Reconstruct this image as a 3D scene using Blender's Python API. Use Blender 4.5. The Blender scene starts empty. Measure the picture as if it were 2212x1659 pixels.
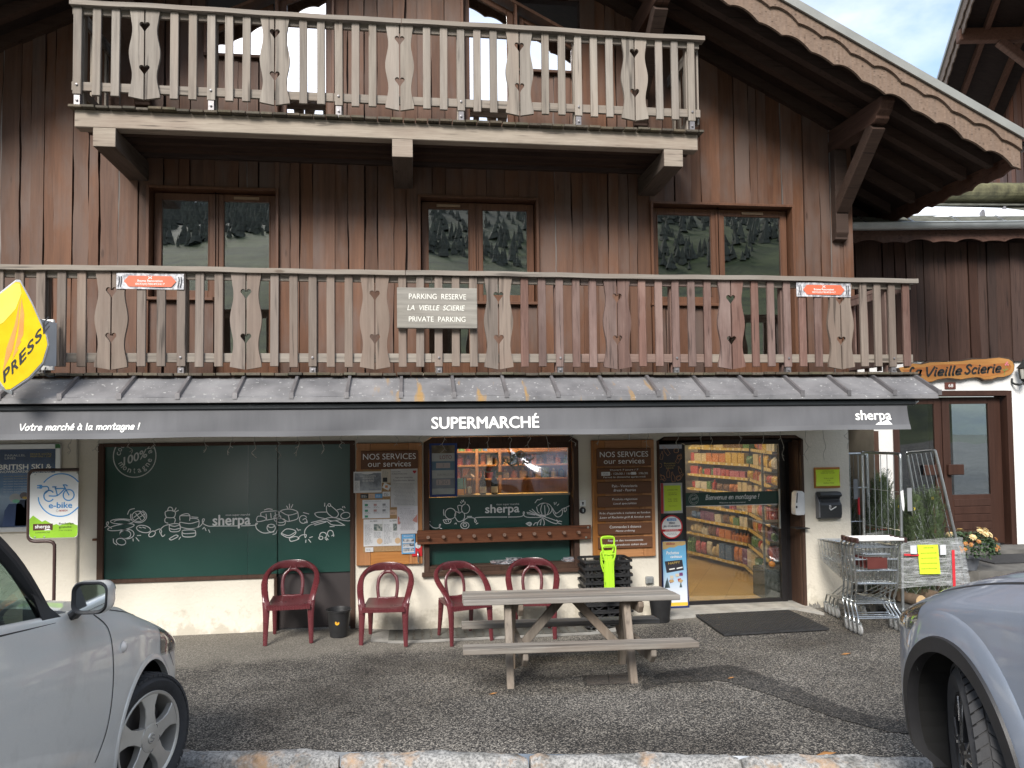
import bpy, bmesh, math, random
from mathutils import Vector, Matrix
S = bpy.context.scene
COL = S.collection
PI = math.pi
rad = math.radians

# ---------------------------------------------------------------- camera
cd = bpy.data.cameras.new("camera")
cam = bpy.data.objects.new("camera", cd)
COL.objects.link(cam)
YAW, TILT, ROLL = rad(7.448), rad(2.386), rad(-.622)
fw = Vector((math.sin(YAW) * math.cos(TILT), math.cos(YAW) * math.cos(TILT), math.sin(TILT)))
rt = Vector((math.cos(YAW), -math.sin(YAW), 0))
up = rt.cross(fw)
r2 = rt * math.cos(ROLL) + up * math.sin(ROLL)
u2 = up * math.cos(ROLL) - rt * math.sin(ROLL)
cam.matrix_world = Matrix(((r2.x, u2.x, -fw.x, 0), (r2.y, u2.y, -fw.y, -9), (r2.z, u2.z, -fw.z, 2.25), (0, 0, 0, 1)))
cd.sensor_width = 36
cd.lens = 36 * 1650 / 2212
cd.shift_y = 28.8 / 2212
cd.clip_start = .05
cd.clip_end = 2000
S.camera = cam

# ---------------------------------------------------------------- daylight
SUN_EL, SUN_AZ = rad(38), rad(203)          # azimuth of the sun, clockwise from +Y
W = bpy.data.worlds.new("World")
S.world = W
W.use_nodes = True
wn, wl = W.node_tree.nodes, W.node_tree.links
wn.clear()
wo = wn.new('ShaderNodeOutputWorld')
b1 = wn.new('ShaderNodeBackground'); b1.inputs[1].default_value = .14
b2 = wn.new('ShaderNodeBackground'); b2.inputs[1].default_value = .86
sky = wn.new('ShaderNodeTexSky'); sky.sky_type = 'NISHITA'; sky.sun_disc = False
sky.sun_elevation = SUN_EL; sky.sun_rotation = SUN_AZ
tc = wn.new('ShaderNodeTexCoord')
mp = wn.new('ShaderNodeMapping'); mp.inputs['Scale'].default_value = (1, 1, 1.9)
n1 = wn.new('ShaderNodeTexNoise'); n1.inputs['Scale'].default_value = 2.6; n1.inputs['Detail'].default_value = 7; n1.inputs['Roughness'].default_value = .55
cr = wn.new('ShaderNodeValToRGB'); cr.color_ramp.elements[0].position = .35; cr.color_ramp.elements[1].position = .62
n2 = wn.new('ShaderNodeTexNoise'); n2.inputs['Scale'].default_value = 4.2; n2.inputs['Detail'].default_value = 6
c2 = wn.new('ShaderNodeValToRGB')
c2.color_ramp.elements[0].position = .3; c2.color_ramp.elements[0].color = (.30, .40, .54, 1)
c2.color_ramp.elements[1].position = .68; c2.color_ramp.elements[1].color = (1, 1, 1, 1)
mx = wn.new('ShaderNodeMixShader')
wl.new(tc.outputs['Generated'], mp.inputs[0]); wl.new(mp.outputs[0], n1.inputs[0]); wl.new(mp.outputs[0], n2.inputs[0])
wl.new(n1.outputs[0], cr.inputs[0]); wl.new(n2.outputs[0], c2.inputs[0]); wl.new(c2.outputs[0], b2.inputs[0])
wl.new(sky.outputs[0], b1.inputs[0]); wl.new(cr.outputs[0], mx.inputs[0])
wl.new(b1.outputs[0], mx.inputs[1]); wl.new(b2.outputs[0], mx.inputs[2]); wl.new(mx.outputs[0], wo.inputs[0])
sd = bpy.data.lights.new("sun", 'SUN')
sd.energy = 2.5; sd.angle = rad(22); sd.color = (1, .95, .88)
sun = bpy.data.objects.new("sun", sd); COL.objects.link(sun)
sdir = Vector((math.sin(SUN_AZ) * math.cos(SUN_EL), math.cos(SUN_AZ) * math.cos(SUN_EL), math.sin(SUN_EL)))
sun.rotation_euler = sdir.to_track_quat('Z', 'Y').to_euler()
S.view_settings.view_transform = 'Standard'
S.view_settings.look = 'None'
S.view_settings.gamma = 1
S.view_settings.exposure = 1.06

# ---------------------------------------------------------------- materials
MATS = {}
def ramp(nt, a, b, p0=.3, p1=.7):
    r = nt.nodes.new('ShaderNodeValToRGB')
    r.color_ramp.elements[0].position = p0; r.color_ramp.elements[0].color = (*a, 1)
    r.color_ramp.elements[1].position = p1; r.color_ramp.elements[1].color = (*b, 1)
    return r
def noise(nt, vec, scale, detail=4, rough=.55):
    n = nt.nodes.new('ShaderNodeTexNoise'); n.inputs['Scale'].default_value = scale
    n.inputs['Detail'].default_value = detail; n.inputs['Roughness'].default_value = rough
    if vec is not None: nt.links.new(vec, n.inputs['Vector'])
    return n
def mixc(nt, fac, a, b, mode='MIX'):
    m = nt.nodes.new('ShaderNodeMix'); m.data_type = 'RGBA'; m.blend_type = mode
    for sock, v in ((m.inputs[0], fac), (m.inputs[6], a), (m.inputs[7], b)):
        if isinstance(v, (int, float)): sock.default_value = v
        elif isinstance(v, tuple): sock.default_value = (*v, 1)
        else: nt.links.new(v, sock)
    return m.outputs[2]
def new(name):
    m = bpy.data.materials.new(name); m.use_nodes = True
    nt = m.node_tree; b = nt.nodes['Principled BSDF']
    MATS[name] = m
    return m, nt, b
def coords(nt, scale, rnd=True):
    t = nt.nodes.new('ShaderNodeTexCoord'); mpn = nt.nodes.new('ShaderNodeMapping')
    mpn.inputs['Scale'].default_value = scale
    nt.links.new(t.outputs['Object'], mpn.inputs[0])
    if rnd:
        oi = nt.nodes.new('ShaderNodeObjectInfo'); g = nt.nodes.new('ShaderNodeNewGeometry')
        a = nt.nodes.new('ShaderNodeMath'); a.operation = 'ADD'
        nt.links.new(oi.outputs['Random'], a.inputs[0]); nt.links.new(g.outputs['Random Per Island'], a.inputs[1])
        k = nt.nodes.new('ShaderNodeMath'); k.operation = 'MULTIPLY'; k.inputs[1].default_value = 43.7
        nt.links.new(a.outputs[0], k.inputs[0]); nt.links.new(k.outputs[0], mpn.inputs['Location'])
    return mpn.outputs[0]
def M(name, c, rough=.6, metal=0., var=.12, scale=6., bump=0., bscale=40., spec=.5, coat=0., isl=0.):
    """painted, plastic or plaster: base colour broken up by soft noise, fine bump"""
    if name in MATS: return MATS[name]
    m, nt, b = new(name)
    v = coords(nt, (1, 1, 1))
    n = noise(nt, v, scale, 6)
    r = ramp(nt, tuple(x * (1 - var) for x in c), tuple(min(1, x * (1 + var)) for x in c))
    nt.links.new(n.outputs[0], r.inputs[0])
    col = r.outputs[0]
    if isl: col = islvar(nt, col, isl)
    nt.links.new(col, b.inputs['Base Color'])
    rr = nt.nodes.new('ShaderNodeMapRange'); rr.inputs[3].default_value = max(.02, rough - .08); rr.inputs[4].default_value = min(1, rough + .08)
    nt.links.new(n.outputs[0], rr.inputs[0]); nt.links.new(rr.outputs[0], b.inputs['Roughness'])
    b.inputs['Metallic'].default_value = metal
    b.inputs['Specular IOR Level'].default_value = spec
    b.inputs['Coat Weight'].default_value = coat
    b.inputs['Coat Roughness'].default_value = .06
    if bump:
        n2 = noise(nt, v, bscale, 5); bp = nt.nodes.new('ShaderNodeBump'); bp.inputs['Strength'].default_value = bump; bp.inputs['Distance'].default_value = .01
        nt.links.new(n2.outputs[0], bp.inputs['Height']); nt.links.new(bp.outputs[0], b.inputs['Normal'])
    return m
def islvar(nt, col, amt):
    g = nt.nodes.new('ShaderNodeNewGeometry'); oi = nt.nodes.new('ShaderNodeObjectInfo')
    a = nt.nodes.new('ShaderNodeMath'); a.operation = 'ADD'; nt.links.new(g.outputs['Random Per Island'], a.inputs[0]); nt.links.new(oi.outputs['Random'], a.inputs[1])
    f = nt.nodes.new('ShaderNodeMath'); f.operation = 'FRACT'; nt.links.new(a.outputs[0], f.inputs[0])
    h = nt.nodes.new('ShaderNodeHueSaturation')
    r = nt.nodes.new('ShaderNodeMapRange'); r.inputs[3].default_value = 1 - amt; r.inputs[4].default_value = 1 + amt
    nt.links.new(f.outputs[0], r.inputs[0]); nt.links.new(r.outputs[0], h.inputs['Value'])
    r2_ = nt.nodes.new('ShaderNodeMapRange'); r2_.inputs[1].default_value = 1; r2_.inputs[2].default_value = 0; r2_.inputs[3].default_value = 1 - amt * .9; r2_.inputs[4].default_value = 1 + amt * .4
    k = nt.nodes.new('ShaderNodeMath'); k.operation = 'MULTIPLY'; k.inputs[1].default_value = 7.31; nt.links.new(a.outputs[0], k.inputs[0])
    f2 = nt.nodes.new('ShaderNodeMath'); f2.operation = 'FRACT'; nt.links.new(k.outputs[0], f2.inputs[0])
    nt.links.new(f2.outputs[0], r2_.inputs[0]); nt.links.new(r2_.outputs[0], h.inputs['Saturation'])
    nt.links.new(col, h.inputs['Color'])
    return h.outputs[0]
def wood(name, dark, light, axis='z', isl=.2, blotch=None, rough=.75, grain=70., bump=.35, crack=.5, bamt=.5):
    """timber: grain stretched along an axis, knots and blotches, dark cracks"""
    if name in MATS: return MATS[name]
    m, nt, b = new(name)
    s = {'x': (.06, 1, 1), 'y': (1, .06, 1), 'z': (1, 1, .06)}[axis]
    v = coords(nt, s)
    n = noise(nt, v, grain, 5, .65); n2 = noise(nt, v, grain * .22, 4); 
    r = ramp(nt, dark, light, .28, .74)
    mm = nt.nodes.new('ShaderNodeMath'); mm.operation = 'MULTIPLY_ADD'; mm.inputs[1].default_value = .55
    m3 = nt.nodes.new('ShaderNodeMath'); m3.operation = 'MULTIPLY'; m3.inputs[1].default_value = .5; nt.links.new(n2.outputs[0], m3.inputs[0])
    nt.links.new(n.outputs[0], mm.inputs[0]); nt.links.new(m3.outputs[0], mm.inputs[2]); nt.links.new(mm.outputs[0], r.inputs[0])
    col = r.outputs[0]
    v2 = coords(nt, tuple(.35 if q < 1 else 1 for q in s))
    if blotch:
        nb = noise(nt, v2, 3.2, 5, .6); rb = ramp(nt, (0, 0, 0), (1, 1, 1), .46, .64); nt.links.new(nb.outputs[0], rb.inputs[0])
        k = nt.nodes.new('ShaderNodeMath'); k.operation = 'MULTIPLY'; k.inputs[1].default_value = bamt; nt.links.new(rb.outputs[0], k.inputs[0])
        col = mixc(nt, k.outputs[0], col, blotch)
    if crack:
        nc = noise(nt, v, grain * .5, 3, .5); rc = ramp(nt, (1 - crack,) * 3, (1, 1, 1), .30, .38); nt.links.new(nc.outputs[0], rc.inputs[0])
        col = mixc(nt, 1., col, rc.outputs[0], 'MULTIPLY')
        nk = nt.nodes.new('ShaderNodeTexVoronoi'); nk.inputs['Scale'].default_value = 2.3; vk = coords(nt, tuple(.5 if q < 1 else 1.6 for q in s)); nt.links.new(vk, nk.inputs['Vector'])
        rk = ramp(nt, (.45, .4, .36), (1, 1, 1), .035, .075); nt.links.new(nk.outputs['Distance'], rk.inputs[0])
        col = mixc(nt, .8, col, rk.outputs[0], 'MULTIPLY')
    if isl: col = islvar(nt, col, isl)
    nt.links.new(col, b.inputs['Base Color'])
    b.inputs['Roughness'].default_value = rough; b.inputs['Specular IOR Level'].default_value = .3
    bp = nt.nodes.new('ShaderNodeBump'); bp.inputs['Strength'].default_value = bump; bp.inputs['Distance'].default_value = .006
    nt.links.new(mm.outputs[0], bp.inputs['Height']); nt.links.new(bp.outputs[0], b.inputs['Normal'])
    return m
def glass(name, refl=.4, tint=(.8, .85, .85), rough=.0, wav=0., edge=.3):
    if name in MATS: return MATS[name]
    m, nt, b = new(name); nt.nodes.remove(b)
    o = nt.nodes['Material Output']
    g = nt.nodes.new('ShaderNodeBsdfGlossy'); g.inputs['Roughness'].default_value = rough; g.inputs['Color'].default_value = (1, 1, 1, 1)
    t = nt.nodes.new('ShaderNodeBsdfTransparent'); t.inputs[0].default_value = (*tint, 1)
    lw = nt.nodes.new('ShaderNodeLayerWeight'); lw.inputs[0].default_value = .35
    mr = nt.nodes.new('ShaderNodeMapRange'); mr.inputs[3].default_value = refl; mr.inputs[4].default_value = min(1, refl + edge)
    nt.links.new(lw.outputs['Facing'], mr.inputs[0])
    x = nt.nodes.new('ShaderNodeMixShader'); nt.links.new(mr.outputs[0], x.inputs[0])
    nt.links.new(t.outputs[0], x.inputs[1]); nt.links.new(g.outputs[0], x.inputs[2]); nt.links.new(x.outputs[0], o.inputs[0])
    if wav:
        n = noise(nt, coords(nt, (1, 1, 1), False), 2.2, 1); bp = nt.nodes.new('ShaderNodeBump'); bp.inputs['Strength'].default_value = wav; bp.inputs['Distance'].default_value = .05
        nt.links.new(n.outputs[0], bp.inputs['Height']); nt.links.new(bp.outputs[0], g.inputs['Normal'])
    return m
def emit(name, c, s):
    if name in MATS: return MATS[name]
    m, nt, b = new(name); b.inputs['Base Color'].default_value = (*c, 1); b.inputs['Emission Color'].default_value = (*c, 1); b.inputs['Emission Strength'].default_value = s
    return m

# ---------------------------------------------------------------- mesh helpers
WL = {}
class MB:
    def __init__(s): s.v, s.f, s.m = [], [], []
    def add(s, vs, fs, mi=0):
        o = len(s.v); s.v += [tuple(p) for p in vs]; s.f += [tuple(i + o for i in f) for f in fs]; s.m += [mi] * len(fs); return s
    def box(s, x0, x1, y0, y1, z0, z1, mi=0):
        return s.add([(x, y, z) for x in (x0, x1) for y in (y0, y1) for z in (z0, z1)],
                     [(0, 1, 3, 2), (4, 6, 7, 5), (0, 4, 5, 1), (2, 3, 7, 6), (0, 2, 6, 4), (1, 5, 7, 3)], mi)
    def hexa(s, a, b, mi=0):     # two quads, 4 points each, same winding
        return s.add(list(a) + list(b), [(3, 2, 1, 0), (4, 5, 6, 7)] + [(i, (i + 1) % 4, 4 + (i + 1) % 4, 4 + i) for i in range(4)], mi)
    def beam(s, p, q, w, h, upv=(0, 0, 1), mi=0):   # rectangular bar from p to q
        p, q = Vector(p), Vector(q); t = (q - p).normalized(); a = t.cross(Vector(upv)).normalized() * (w / 2); b = a.cross(t).normalized() * (h / 2)
        return s.hexa([p - a - b, p + a - b, p + a + b, p - a + b], [q - a - b, q + a - b, q + a + b, q - a + b], mi)
    def prism(s, poly, fn0, fn1, mi=0):     # polygon in 2-D mapped by two functions
        n = len(poly); a = [fn0(*p) for p in poly]; b = [fn1(*p) for p in poly]
        return s.add(a + b, [tuple(range(n)), tuple(range(2 * n - 1, n - 1, -1))] + [(i, n + i, n + (i + 1) % n, (i + 1) % n) for i in range(n)], mi)
    def slab(s, poly, y0, y1, mi=0):        # polygon in x, z extruded along y
        return s.prism(poly, lambda x, z: (x, y0, z), lambda x, z: (x, y1, z), mi)
    def plan(s, poly, z0, z1, mi=0):
        return s.prism(poly, lambda x, y: (x, y, z0), lambda x, y: (x, y, z1), mi)
    def quad(s, a, b, c, d, mi=0): return s.add([a, b, c, d], [(0, 1, 2, 3)], mi)
    def tube(s, pts, r, n=8, mi=0, cap=True, flat=1., nrm=None):
        pts = [Vector(p) for p in pts]; L = len(pts); rs = r if isinstance(r, (list, tuple)) else [r] * L
        prev = None; vs = []
        for i, p in enumerate(pts):
            t = (pts[min(i + 1, L - 1)] - pts[max(i - 1, 0)])
            t = t.normalized() if t.length > 1e-9 else Vector((0, 0, 1))
            if nrm is not None: a = t.cross(Vector(nrm))
            elif prev is None: a = t.orthogonal()
            else: a = prev - t * prev.dot(t)
            if a.length < 1e-6: a = t.orthogonal()
            a.normalize(); prev = a; b = t.cross(a)
            for k in range(n):
                q = 2 * PI * k / n
                vs.append(p + a * (math.cos(q) * rs[i]) + b * (math.sin(q) * rs[i] * flat))
        fs = [(i * n + k, i * n + (k + 1) % n, (i + 1) * n + (k + 1) % n, (i + 1) * n + k) for i in range(L - 1) for k in range(n)]
        if cap: fs += [tuple(range(n - 1, -1, -1)), tuple((L - 1) * n + k for k in range(n))]
        return s.add(vs, fs, mi)
    def lathe(s, prof, c=(0, 0, 0), n=24, axis='z', mi=0, close=False, a0=0., a1=2 * PI):
        full = abs(a1 - a0 - 2 * PI) < 1e-6; m = n if full else n + 1; vs = []
        for k in range(m):
            q = a0 + (a1 - a0) * k / n; co, si = math.cos(q), math.sin(q)
            for r, h in prof:
                p = {'z': (r * co, r * si, h), 'y': (r * co, h, r * si), 'x': (h, r * co, r * si)}[axis]
                vs.append((c[0] + p[0], c[1] + p[1], c[2] + p[2]))
        P = len(prof); fs = []
        for k in range(n):
            j = (k + 1) % m
            for i in range(P if close else P - 1):
                fs.append((k * P + i, j * P + i, j * P + (i + 1) % P, k * P + (i + 1) % P))
        return s.add(vs, fs, mi)
    def grid(s, fn, nu, nv, mi=0):
        vs = [fn(i / nu, j / nv) for i in range(nu + 1) for j in range(nv + 1)]
        return s.add(vs, [(i * (nv + 1) + j, (i + 1) * (nv + 1) + j, (i + 1) * (nv + 1) + j + 1, i * (nv + 1) + j + 1) for i in range(nu) for j in range(nv)], mi)
    def ribbon(s, pts, w, y, fn=None, smooth=True, mi=0, taper=False):   # flat stroke in the x-z plane
        pts = [Vector((p[0], p[1])) for p in pts]
        if smooth and len(pts) > 2: pts = crv(pts)
        L = len(pts); vs = []
        for i, p in enumerate(pts):
            t = pts[min(i + 1, L - 1)] - pts[max(i - 1, 0)]
            t = t.normalized() if t.length > 1e-9 else Vector((1, 0)); nn = Vector((-t.y, t.x))
            ww = w / 2 * (math.sin(PI * (i + .35) / (L - .3)) ** .6 if taper else 1)
            e = t * (w * .3 if i == L - 1 else -w * .3 if i == 0 else 0)
            for q in (p + nn * ww + e, p - nn * ww + e): vs.append(fn(q.x, q.y) if fn else (q.x, y, q.y))
        return s.add(vs, [(2 * i, 2 * i + 1, 2 * i + 3, 2 * i + 2) for i in range(L - 1)], mi)
    def build(s, name, mats, parent=None, smooth=False, bevel=0., base=None, seg=1, recalc=True):
        me = bpy.data.meshes.new(name)
        org = WL.get(parent, Vector((0, 0, 0))) if parent else None
        if parent is None:
            if base is None:
                xs = [p[0] for p in s.v]; ys = [p[1] for p in s.v]; zs = [p[2] for p in s.v]
                base = ((min(xs) + max(xs)) / 2, (min(ys) + max(ys)) / 2, min(zs))
            org = Vector(base)
        me.from_pydata([(p[0] - org.x, p[1] - org.y, p[2] - org.z) for p in s.v], [], s.f)
        for mt in (mats if isinstance(mats, (list, tuple)) else [mats]): me.materials.append(mt)
        if recalc:
            bm = bmesh.new(); bm.from_mesh(me)
            for i, f in enumerate(bm.faces): f.material_index = s.m[i]
            bmesh.ops.recalc_face_normals(bm, faces=bm.faces); bm.to_mesh(me); bm.free()
        else:
            me.polygons.foreach_set('material_index', s.m)
        if smooth:
            me.polygons.foreach_set('use_smooth', [True] * len(me.polygons))
            if smooth is not True: me.set_sharp_from_angle(angle=rad(smooth))
        o = bpy.data.objects.new(name, me); COL.objects.link(o)
        if parent: o.parent = parent; WL[o] = org
        else: o.location = org; WL[o] = org
        if bevel:
            b = o.modifiers.new("bevel", 'BEVEL'); b.width = bevel; b.segments = seg; b.limit_method = 'ANGLE'; b.angle_limit = rad(40)
        return o
def crv(pts, k=5):       # Catmull-Rom
    out = []; n = len(pts)
    for i in range(n - 1):
        p0, p1, p2, p3 = pts[max(i - 1, 0)], pts[i], pts[i + 1], pts[min(i + 2, n - 1)]
        for j in range(k):
            t = j / k
            out.append(.5 * ((2 * p1) + (p2 - p0) * t + (2 * p0 - 5 * p1 + 4 * p2 - p3) * t * t + (3 * p1 - p0 - 3 * p2 + p3) * t ** 3))
    return out + [pts[-1]]
def cr3(pts, k=6): return crv([Vector(p) for p in pts], k)
def tag(o, label=None, cat=None, group=None, kind=None):
    if label: o['label'] = label
    if cat: o['category'] = cat
    if group: o['group'] = group
    if kind: o['kind'] = kind
    return o
def thing(name, label, cat, loc=(0, 0, 0), group=None):
    o = bpy.data.objects.new(name, None); o.empty_display_size = .1; COL.objects.link(o); o.location = loc; WL[o] = Vector(loc)
    return tag(o, label, cat, group)
def dup(o, loc=None, rot=None, label=None, parent=None):
    c = o.copy(); COL.objects.link(c)
    if parent is not None: c.parent = parent
    if loc is not None: c.location = loc
    if rot is not None: c.rotation_euler = rot
    if label: c['label'] = label
    WL[c] = Vector(c.location)
    for ch in o.children: dup(ch, parent=c)
    return c
TXT = None
def text(body, x0, x1, z0, z1, y, m, parent, name='lettering', bold=0., shear=0., th=.0015, fn=None, keep=False):
    """built-in font turned into a mesh, fitted to the box x0..x1, z0..z1, facing -Y"""
    c = bpy.data.curves.new(name, 'FONT'); c.body = body; c.shear = shear; c.resolution_u = 3
    o = bpy.data.objects.new(name, c); COL.objects.link(o)
    dg = bpy.context.evaluated_depsgraph_get()
    me = bpy.data.meshes.new_from_object(o.evaluated_get(dg))
    vs = [tuple(v.co) for v in me.vertices]; fs = [tuple(p.vertices) for p in me.polygons]
    bpy.data.objects.remove(o); bpy.data.curves.remove(c); bpy.data.meshes.remove(me)
    if not vs: return None
    ax, bx = min(v[0] for v in vs), max(v[0] for v in vs); az, bz = min(v[1] for v in vs), max(v[1] for v in vs)
    sx, sz = (x1 - x0) / max(bx - ax, 1e-6), (z1 - z0) / max(bz - az, 1e-6)
    if keep:
        k = min(sx, sz); cx = (x0 + x1) / 2 - k * (bx - ax) / 2; sx = sz = k; x0 = cx
    mb = MB()
    for i, (dx, dz) in enumerate(((0, 0), (bold * .9, 0), (-bold * .9, 0), (0, bold * .7), (0, -bold * .7)) if bold else ((0, 0),)):
        pts = [((v[0] + dx - ax) * sx + x0, (v[1] + dz - az) * sz + z0) for v in vs]
        pts = [fn(*p) if fn else (p[0], y, p[1]) for p in pts]
        mb.add([(p[0], p[1] - .0004 * i, p[2]) for p in pts], fs)
    return mb.build(name, m, parent, recalc=False)
# one-stroke handwriting (x to the right, baseline 0, x-height 1)
HW = {
 'V': (1.15, [[(0, 1.6), (.5, 0), (1.1, 1.65)]]), 'o': (.9, [[(.45, 1), (.05, .6), (.15, .1), (.5, 0), (.8, .4), (.7, .9), (.4, 1)]]),
 't': (.8, [[(.4, 1.6), (.35, .3), (.5, 0), (.75, .1)], [(0, 1.05), (.75, 1.1)]]), 'r': (.75, [[(.15, 1), (.15, 0)], [(.15, .6), (.4, 1), (.7, .95)]]),
 'e': (.85, [[(.1, .5), (.75, .6), (.6, .98), (.25, .95), (.05, .5), (.2, .05), (.75, .12)]]),
 'm': (1.3, [[(.1, 1), (.1, 0)], [(.1, .6), (.35, 1), (.6, .8), (.62, 0)], [(.62, .6), (.9, 1), (1.12, .8), (1.15, 0)]]),
 'n': (.9, [[(.1, 1), (.1, 0)], [(.1, .6), (.4, 1), (.7, .8), (.72, 0)]]), 'a': (.95, [[(.7, .9), (.3, 1), (.05, .5), (.2, .02), (.6, .2), (.75, .9)], [(.75, 1), (.72, .2), (.9, 0)]]),
 'c': (.8, [[(.7, .85), (.35, 1), (.05, .5), (.25, .02), (.7, .12)]]), 'h': (.9, [[(.1, 1.65), (.1, 0)], [(.1, .6), (.4, 1), (.7, .75), (.72, 0)]]),
 'l': (.4, [[(.15, 1.65), (.15, .1), (.3, 0)]]), 'g': (.95, [[(.7, .9), (.3, 1), (.05, .5), (.2, .05), (.6, .2), (.74, .95)], [(.76, 1), (.72, -.3), (.4, -.65), (.05, -.4)]]),
 'i': (.4, [[(.15, 1), (.15, .1), (.3, 0)], [(.15, 1.35), (.16, 1.42)]]), 'u': (.9, [[(.1, 1), (.12, .2), (.4, 0), (.7, .3), (.72, 1)], [(.72, 1), (.72, .1), (.85, 0)]]),
 'v': (.8, [[(.05, 1), (.35, 0), (.7, 1)]]), 'B': (1.1, [[(.2, 1.6), (.2, 0)], [(.05, 1.45), (.6, 1.65), (.75, 1.2), (.25, .85), (.85, .7), (.85, .1), (.1, 0)]]),
 'L': (1., [[(.7, 1.4), (.5, 1.6), (.3, 1.2), (.35, .4), (.1, .05), (.4, .05), (.9, .1)]]), 'S': (1., [[(.85, 1.4), (.5, 1.65), (.15, 1.3), (.5, .85), (.8, .4), (.45, 0), (.05, .25)]]),
 '!': (.4, [[(.2, 1.6), (.16, .5)], [(.15, .1), (.15, .02)]]), ' ': (.55, []), 'J': (1., [[(.2, 1.6), (.9, 1.6)], [(.6, 1.6), (.6, .2), (.3, -.2), (.05, .1)]]), 'x': (.8, [[(0, 1), (.7, 0)], [(.7, 1), (0, 0)]]), 'F': (.9, [[(.15, 1.6), (.1, 0)], [(.15, 1.6), (.8, 1.6)], [(.12, .85), (.6, .85)]]), 's': (.7, [[(.6, .9), (.3, 1), (.1, .75), (.5, .4), (.5, .1), (.05, .05)]])}
ACC = {'é': ('e', [(.35, 1.25), (.6, 1.55)]), 'à': ('a', [(.25, 1.55), (.5, 1.25)])}
def hand(body, x0, x1, z0, xh, y, m, parent, w, shear=.1, name='lettering', fn=None):
    items, x = [], 0.
    for ch in body:
        acc = None
        if ch in ACC: ch, acc = ACC[ch]
        adv, st = HW[ch]
        items += [[(px + x + shear * pz, pz) for px, pz in s_] for s_ in st]
        if acc: items.append([(px + x + shear * pz, pz) for px, pz in acc])
        x += adv + .12
    k = (x1 - x0) / x; mb = MB()
    for s_ in items: mb.ribbon([(x0 + px * k, z0 + pz * xh) for px, pz in s_], w, y, fn)
    return mb.build(name, m, parent, recalc=False)
def strokes(sts, w, y, m, parent, name, fn2, fn=None):
    mb = MB()
    for st in sts: mb.ribbon([fn2(*p) for p in st], w, y, fn)
    return mb.build(name, m, parent, recalc=False)
def ell(cx, cy, rx, ry, a0=0, a1=360, n=14, rot=0):
    c_, s_ = math.cos(rad(rot)), math.sin(rad(rot)); out = []
    for i in range(n + 1):
        q = rad(a0 + (a1 - a0) * i / n); x, y = rx * math.cos(q), ry * math.sin(q)
        out.append((cx + x * c_ - y * s_, cy + x * s_ + y * c_))
    return out
def rnd(seed): return random.Random(seed)
# ---------------------------------------------------------------- palette
GREYW = wood('weathered_wood', (.125, .104, .088), (.34, .302, .255), 'z', .18, (.25, .20, .16), bamt=.5, bump=.5, grain=34)
GREYX = wood('weathered_rail', (.125, .104, .088), (.31, .275, .232), 'x', .12, (.24, .19, .15), bamt=.5, grain=34)
MIDW = wood('brown_grey_wood', (.095, .074, .060), (.255, .205, .168), 'z', .18, (.185, .135, .108), bamt=.5, grain=34)
REDW = wood('red_stained_wood', (.075, .042, .034), (.20, .120, .098), 'z', .2, (.30, .22, .19), bamt=.35)
REDX = wood('red_stained_rail', (.11, .07, .055), (.25, .17, .14), 'x', .1, (.32, .25, .22), bamt=.5)
BEAMX = wood('weathered_beam', (.20, .165, .13), (.40, .345, .28), 'x', .05, (.20, .14, .11), bamt=.35)
BEAMY = wood('end_grain_beam', (.055, .042, .033), (.13, .10, .08), 'y', .05)
DECK = wood('mossy_deck', (.045, .038, .028), (.125, .10, .07), 'y', .3, (.07, .075, .035), bamt=.4)
BOARD = wood('facade_timber', (.060, .027, .016), (.158, .076, .043), 'z', .16, (.125, .092, .078), grain=24, bamt=.6, rough=.6, crack=.15)
BARK = wood('bark_edge', (.12, .10, .09), (.24, .21, .19), 'z', .3)
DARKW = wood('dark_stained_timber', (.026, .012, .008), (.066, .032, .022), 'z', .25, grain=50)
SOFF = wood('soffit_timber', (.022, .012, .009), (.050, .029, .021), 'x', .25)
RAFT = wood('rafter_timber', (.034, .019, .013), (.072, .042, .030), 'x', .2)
VERGE = wood('bargeboard_timber', (.115, .076, .055), (.245, .175, .13), 'x', .06, (.19, .135, .10))
WFRAME = wood('window_timber', (.070, .030, .017), (.155, .073, .040), 'z', .06, grain=60, crack=.15, rough=.45)
WFRX = wood('window_timber_across', (.070, .030, .017), (.155, .073, .040), 'x', .06, grain=60, crack=.15, rough=.45)
BROWN = wood('brown_frame_timber', (.040, .020, .013), (.085, .046, .031), 'z', .08, (.12, .075, .05), bamt=.3, crack=.3)
BROWNX = wood('brown_frame_timber_across', (.040, .020, .013), (.085, .046, .031), 'x', .08, (.12, .075, .05), bamt=.3, crack=.3)
PINE = wood('varnished_pine', (.30, .115, .032), (.50, .225, .075), 'z', .12, grain=45, crack=.25, rough=.42)
PINEX = wood('varnished_pine_across', (.32, .125, .035), (.54, .25, .085), 'x', .12, grain=45, crack=.25, rough=.42)
PEGW = wood('peg_rail_timber', (.09, .030, .014), (.20, .078, .038), 'x', .05, grain=55, crack=.4, rough=.5)
TABW = wood('picnic_timber', (.06, .053, .046), (.34, .31, .27), 'x', .22, (.15, .11, .085), bamt=.45, bump=.8, crack=.7, grain=26)
TABZ = wood('picnic_leg_timber', (.07, .055, .043), (.27, .23, .185), 'z', .2, (.17, .12, .085), bamt=.4, bump=.6, grain=26)
ZINC = M('zinc_sheet', (.215, .205, .21), .42, .55, .3, 3.2, .15, 18)
STEEL = M('galvanised_steel', (.55, .58, .58), .32, .9, .15, 9)
DSTEEL = M('dull_steel', (.32, .33, .33), .45, .8, .2, 9)
BLACK = M('black_plastic', (.018, .018, .019), .45, 0, .2, 12, .1)
WHITE = M('white_paint', (.78, .78, .76), .5, 0, .04, 4)
LETTER = M('white_lettering', (.82, .82, .80), .5, 0, .03, 4)
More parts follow.
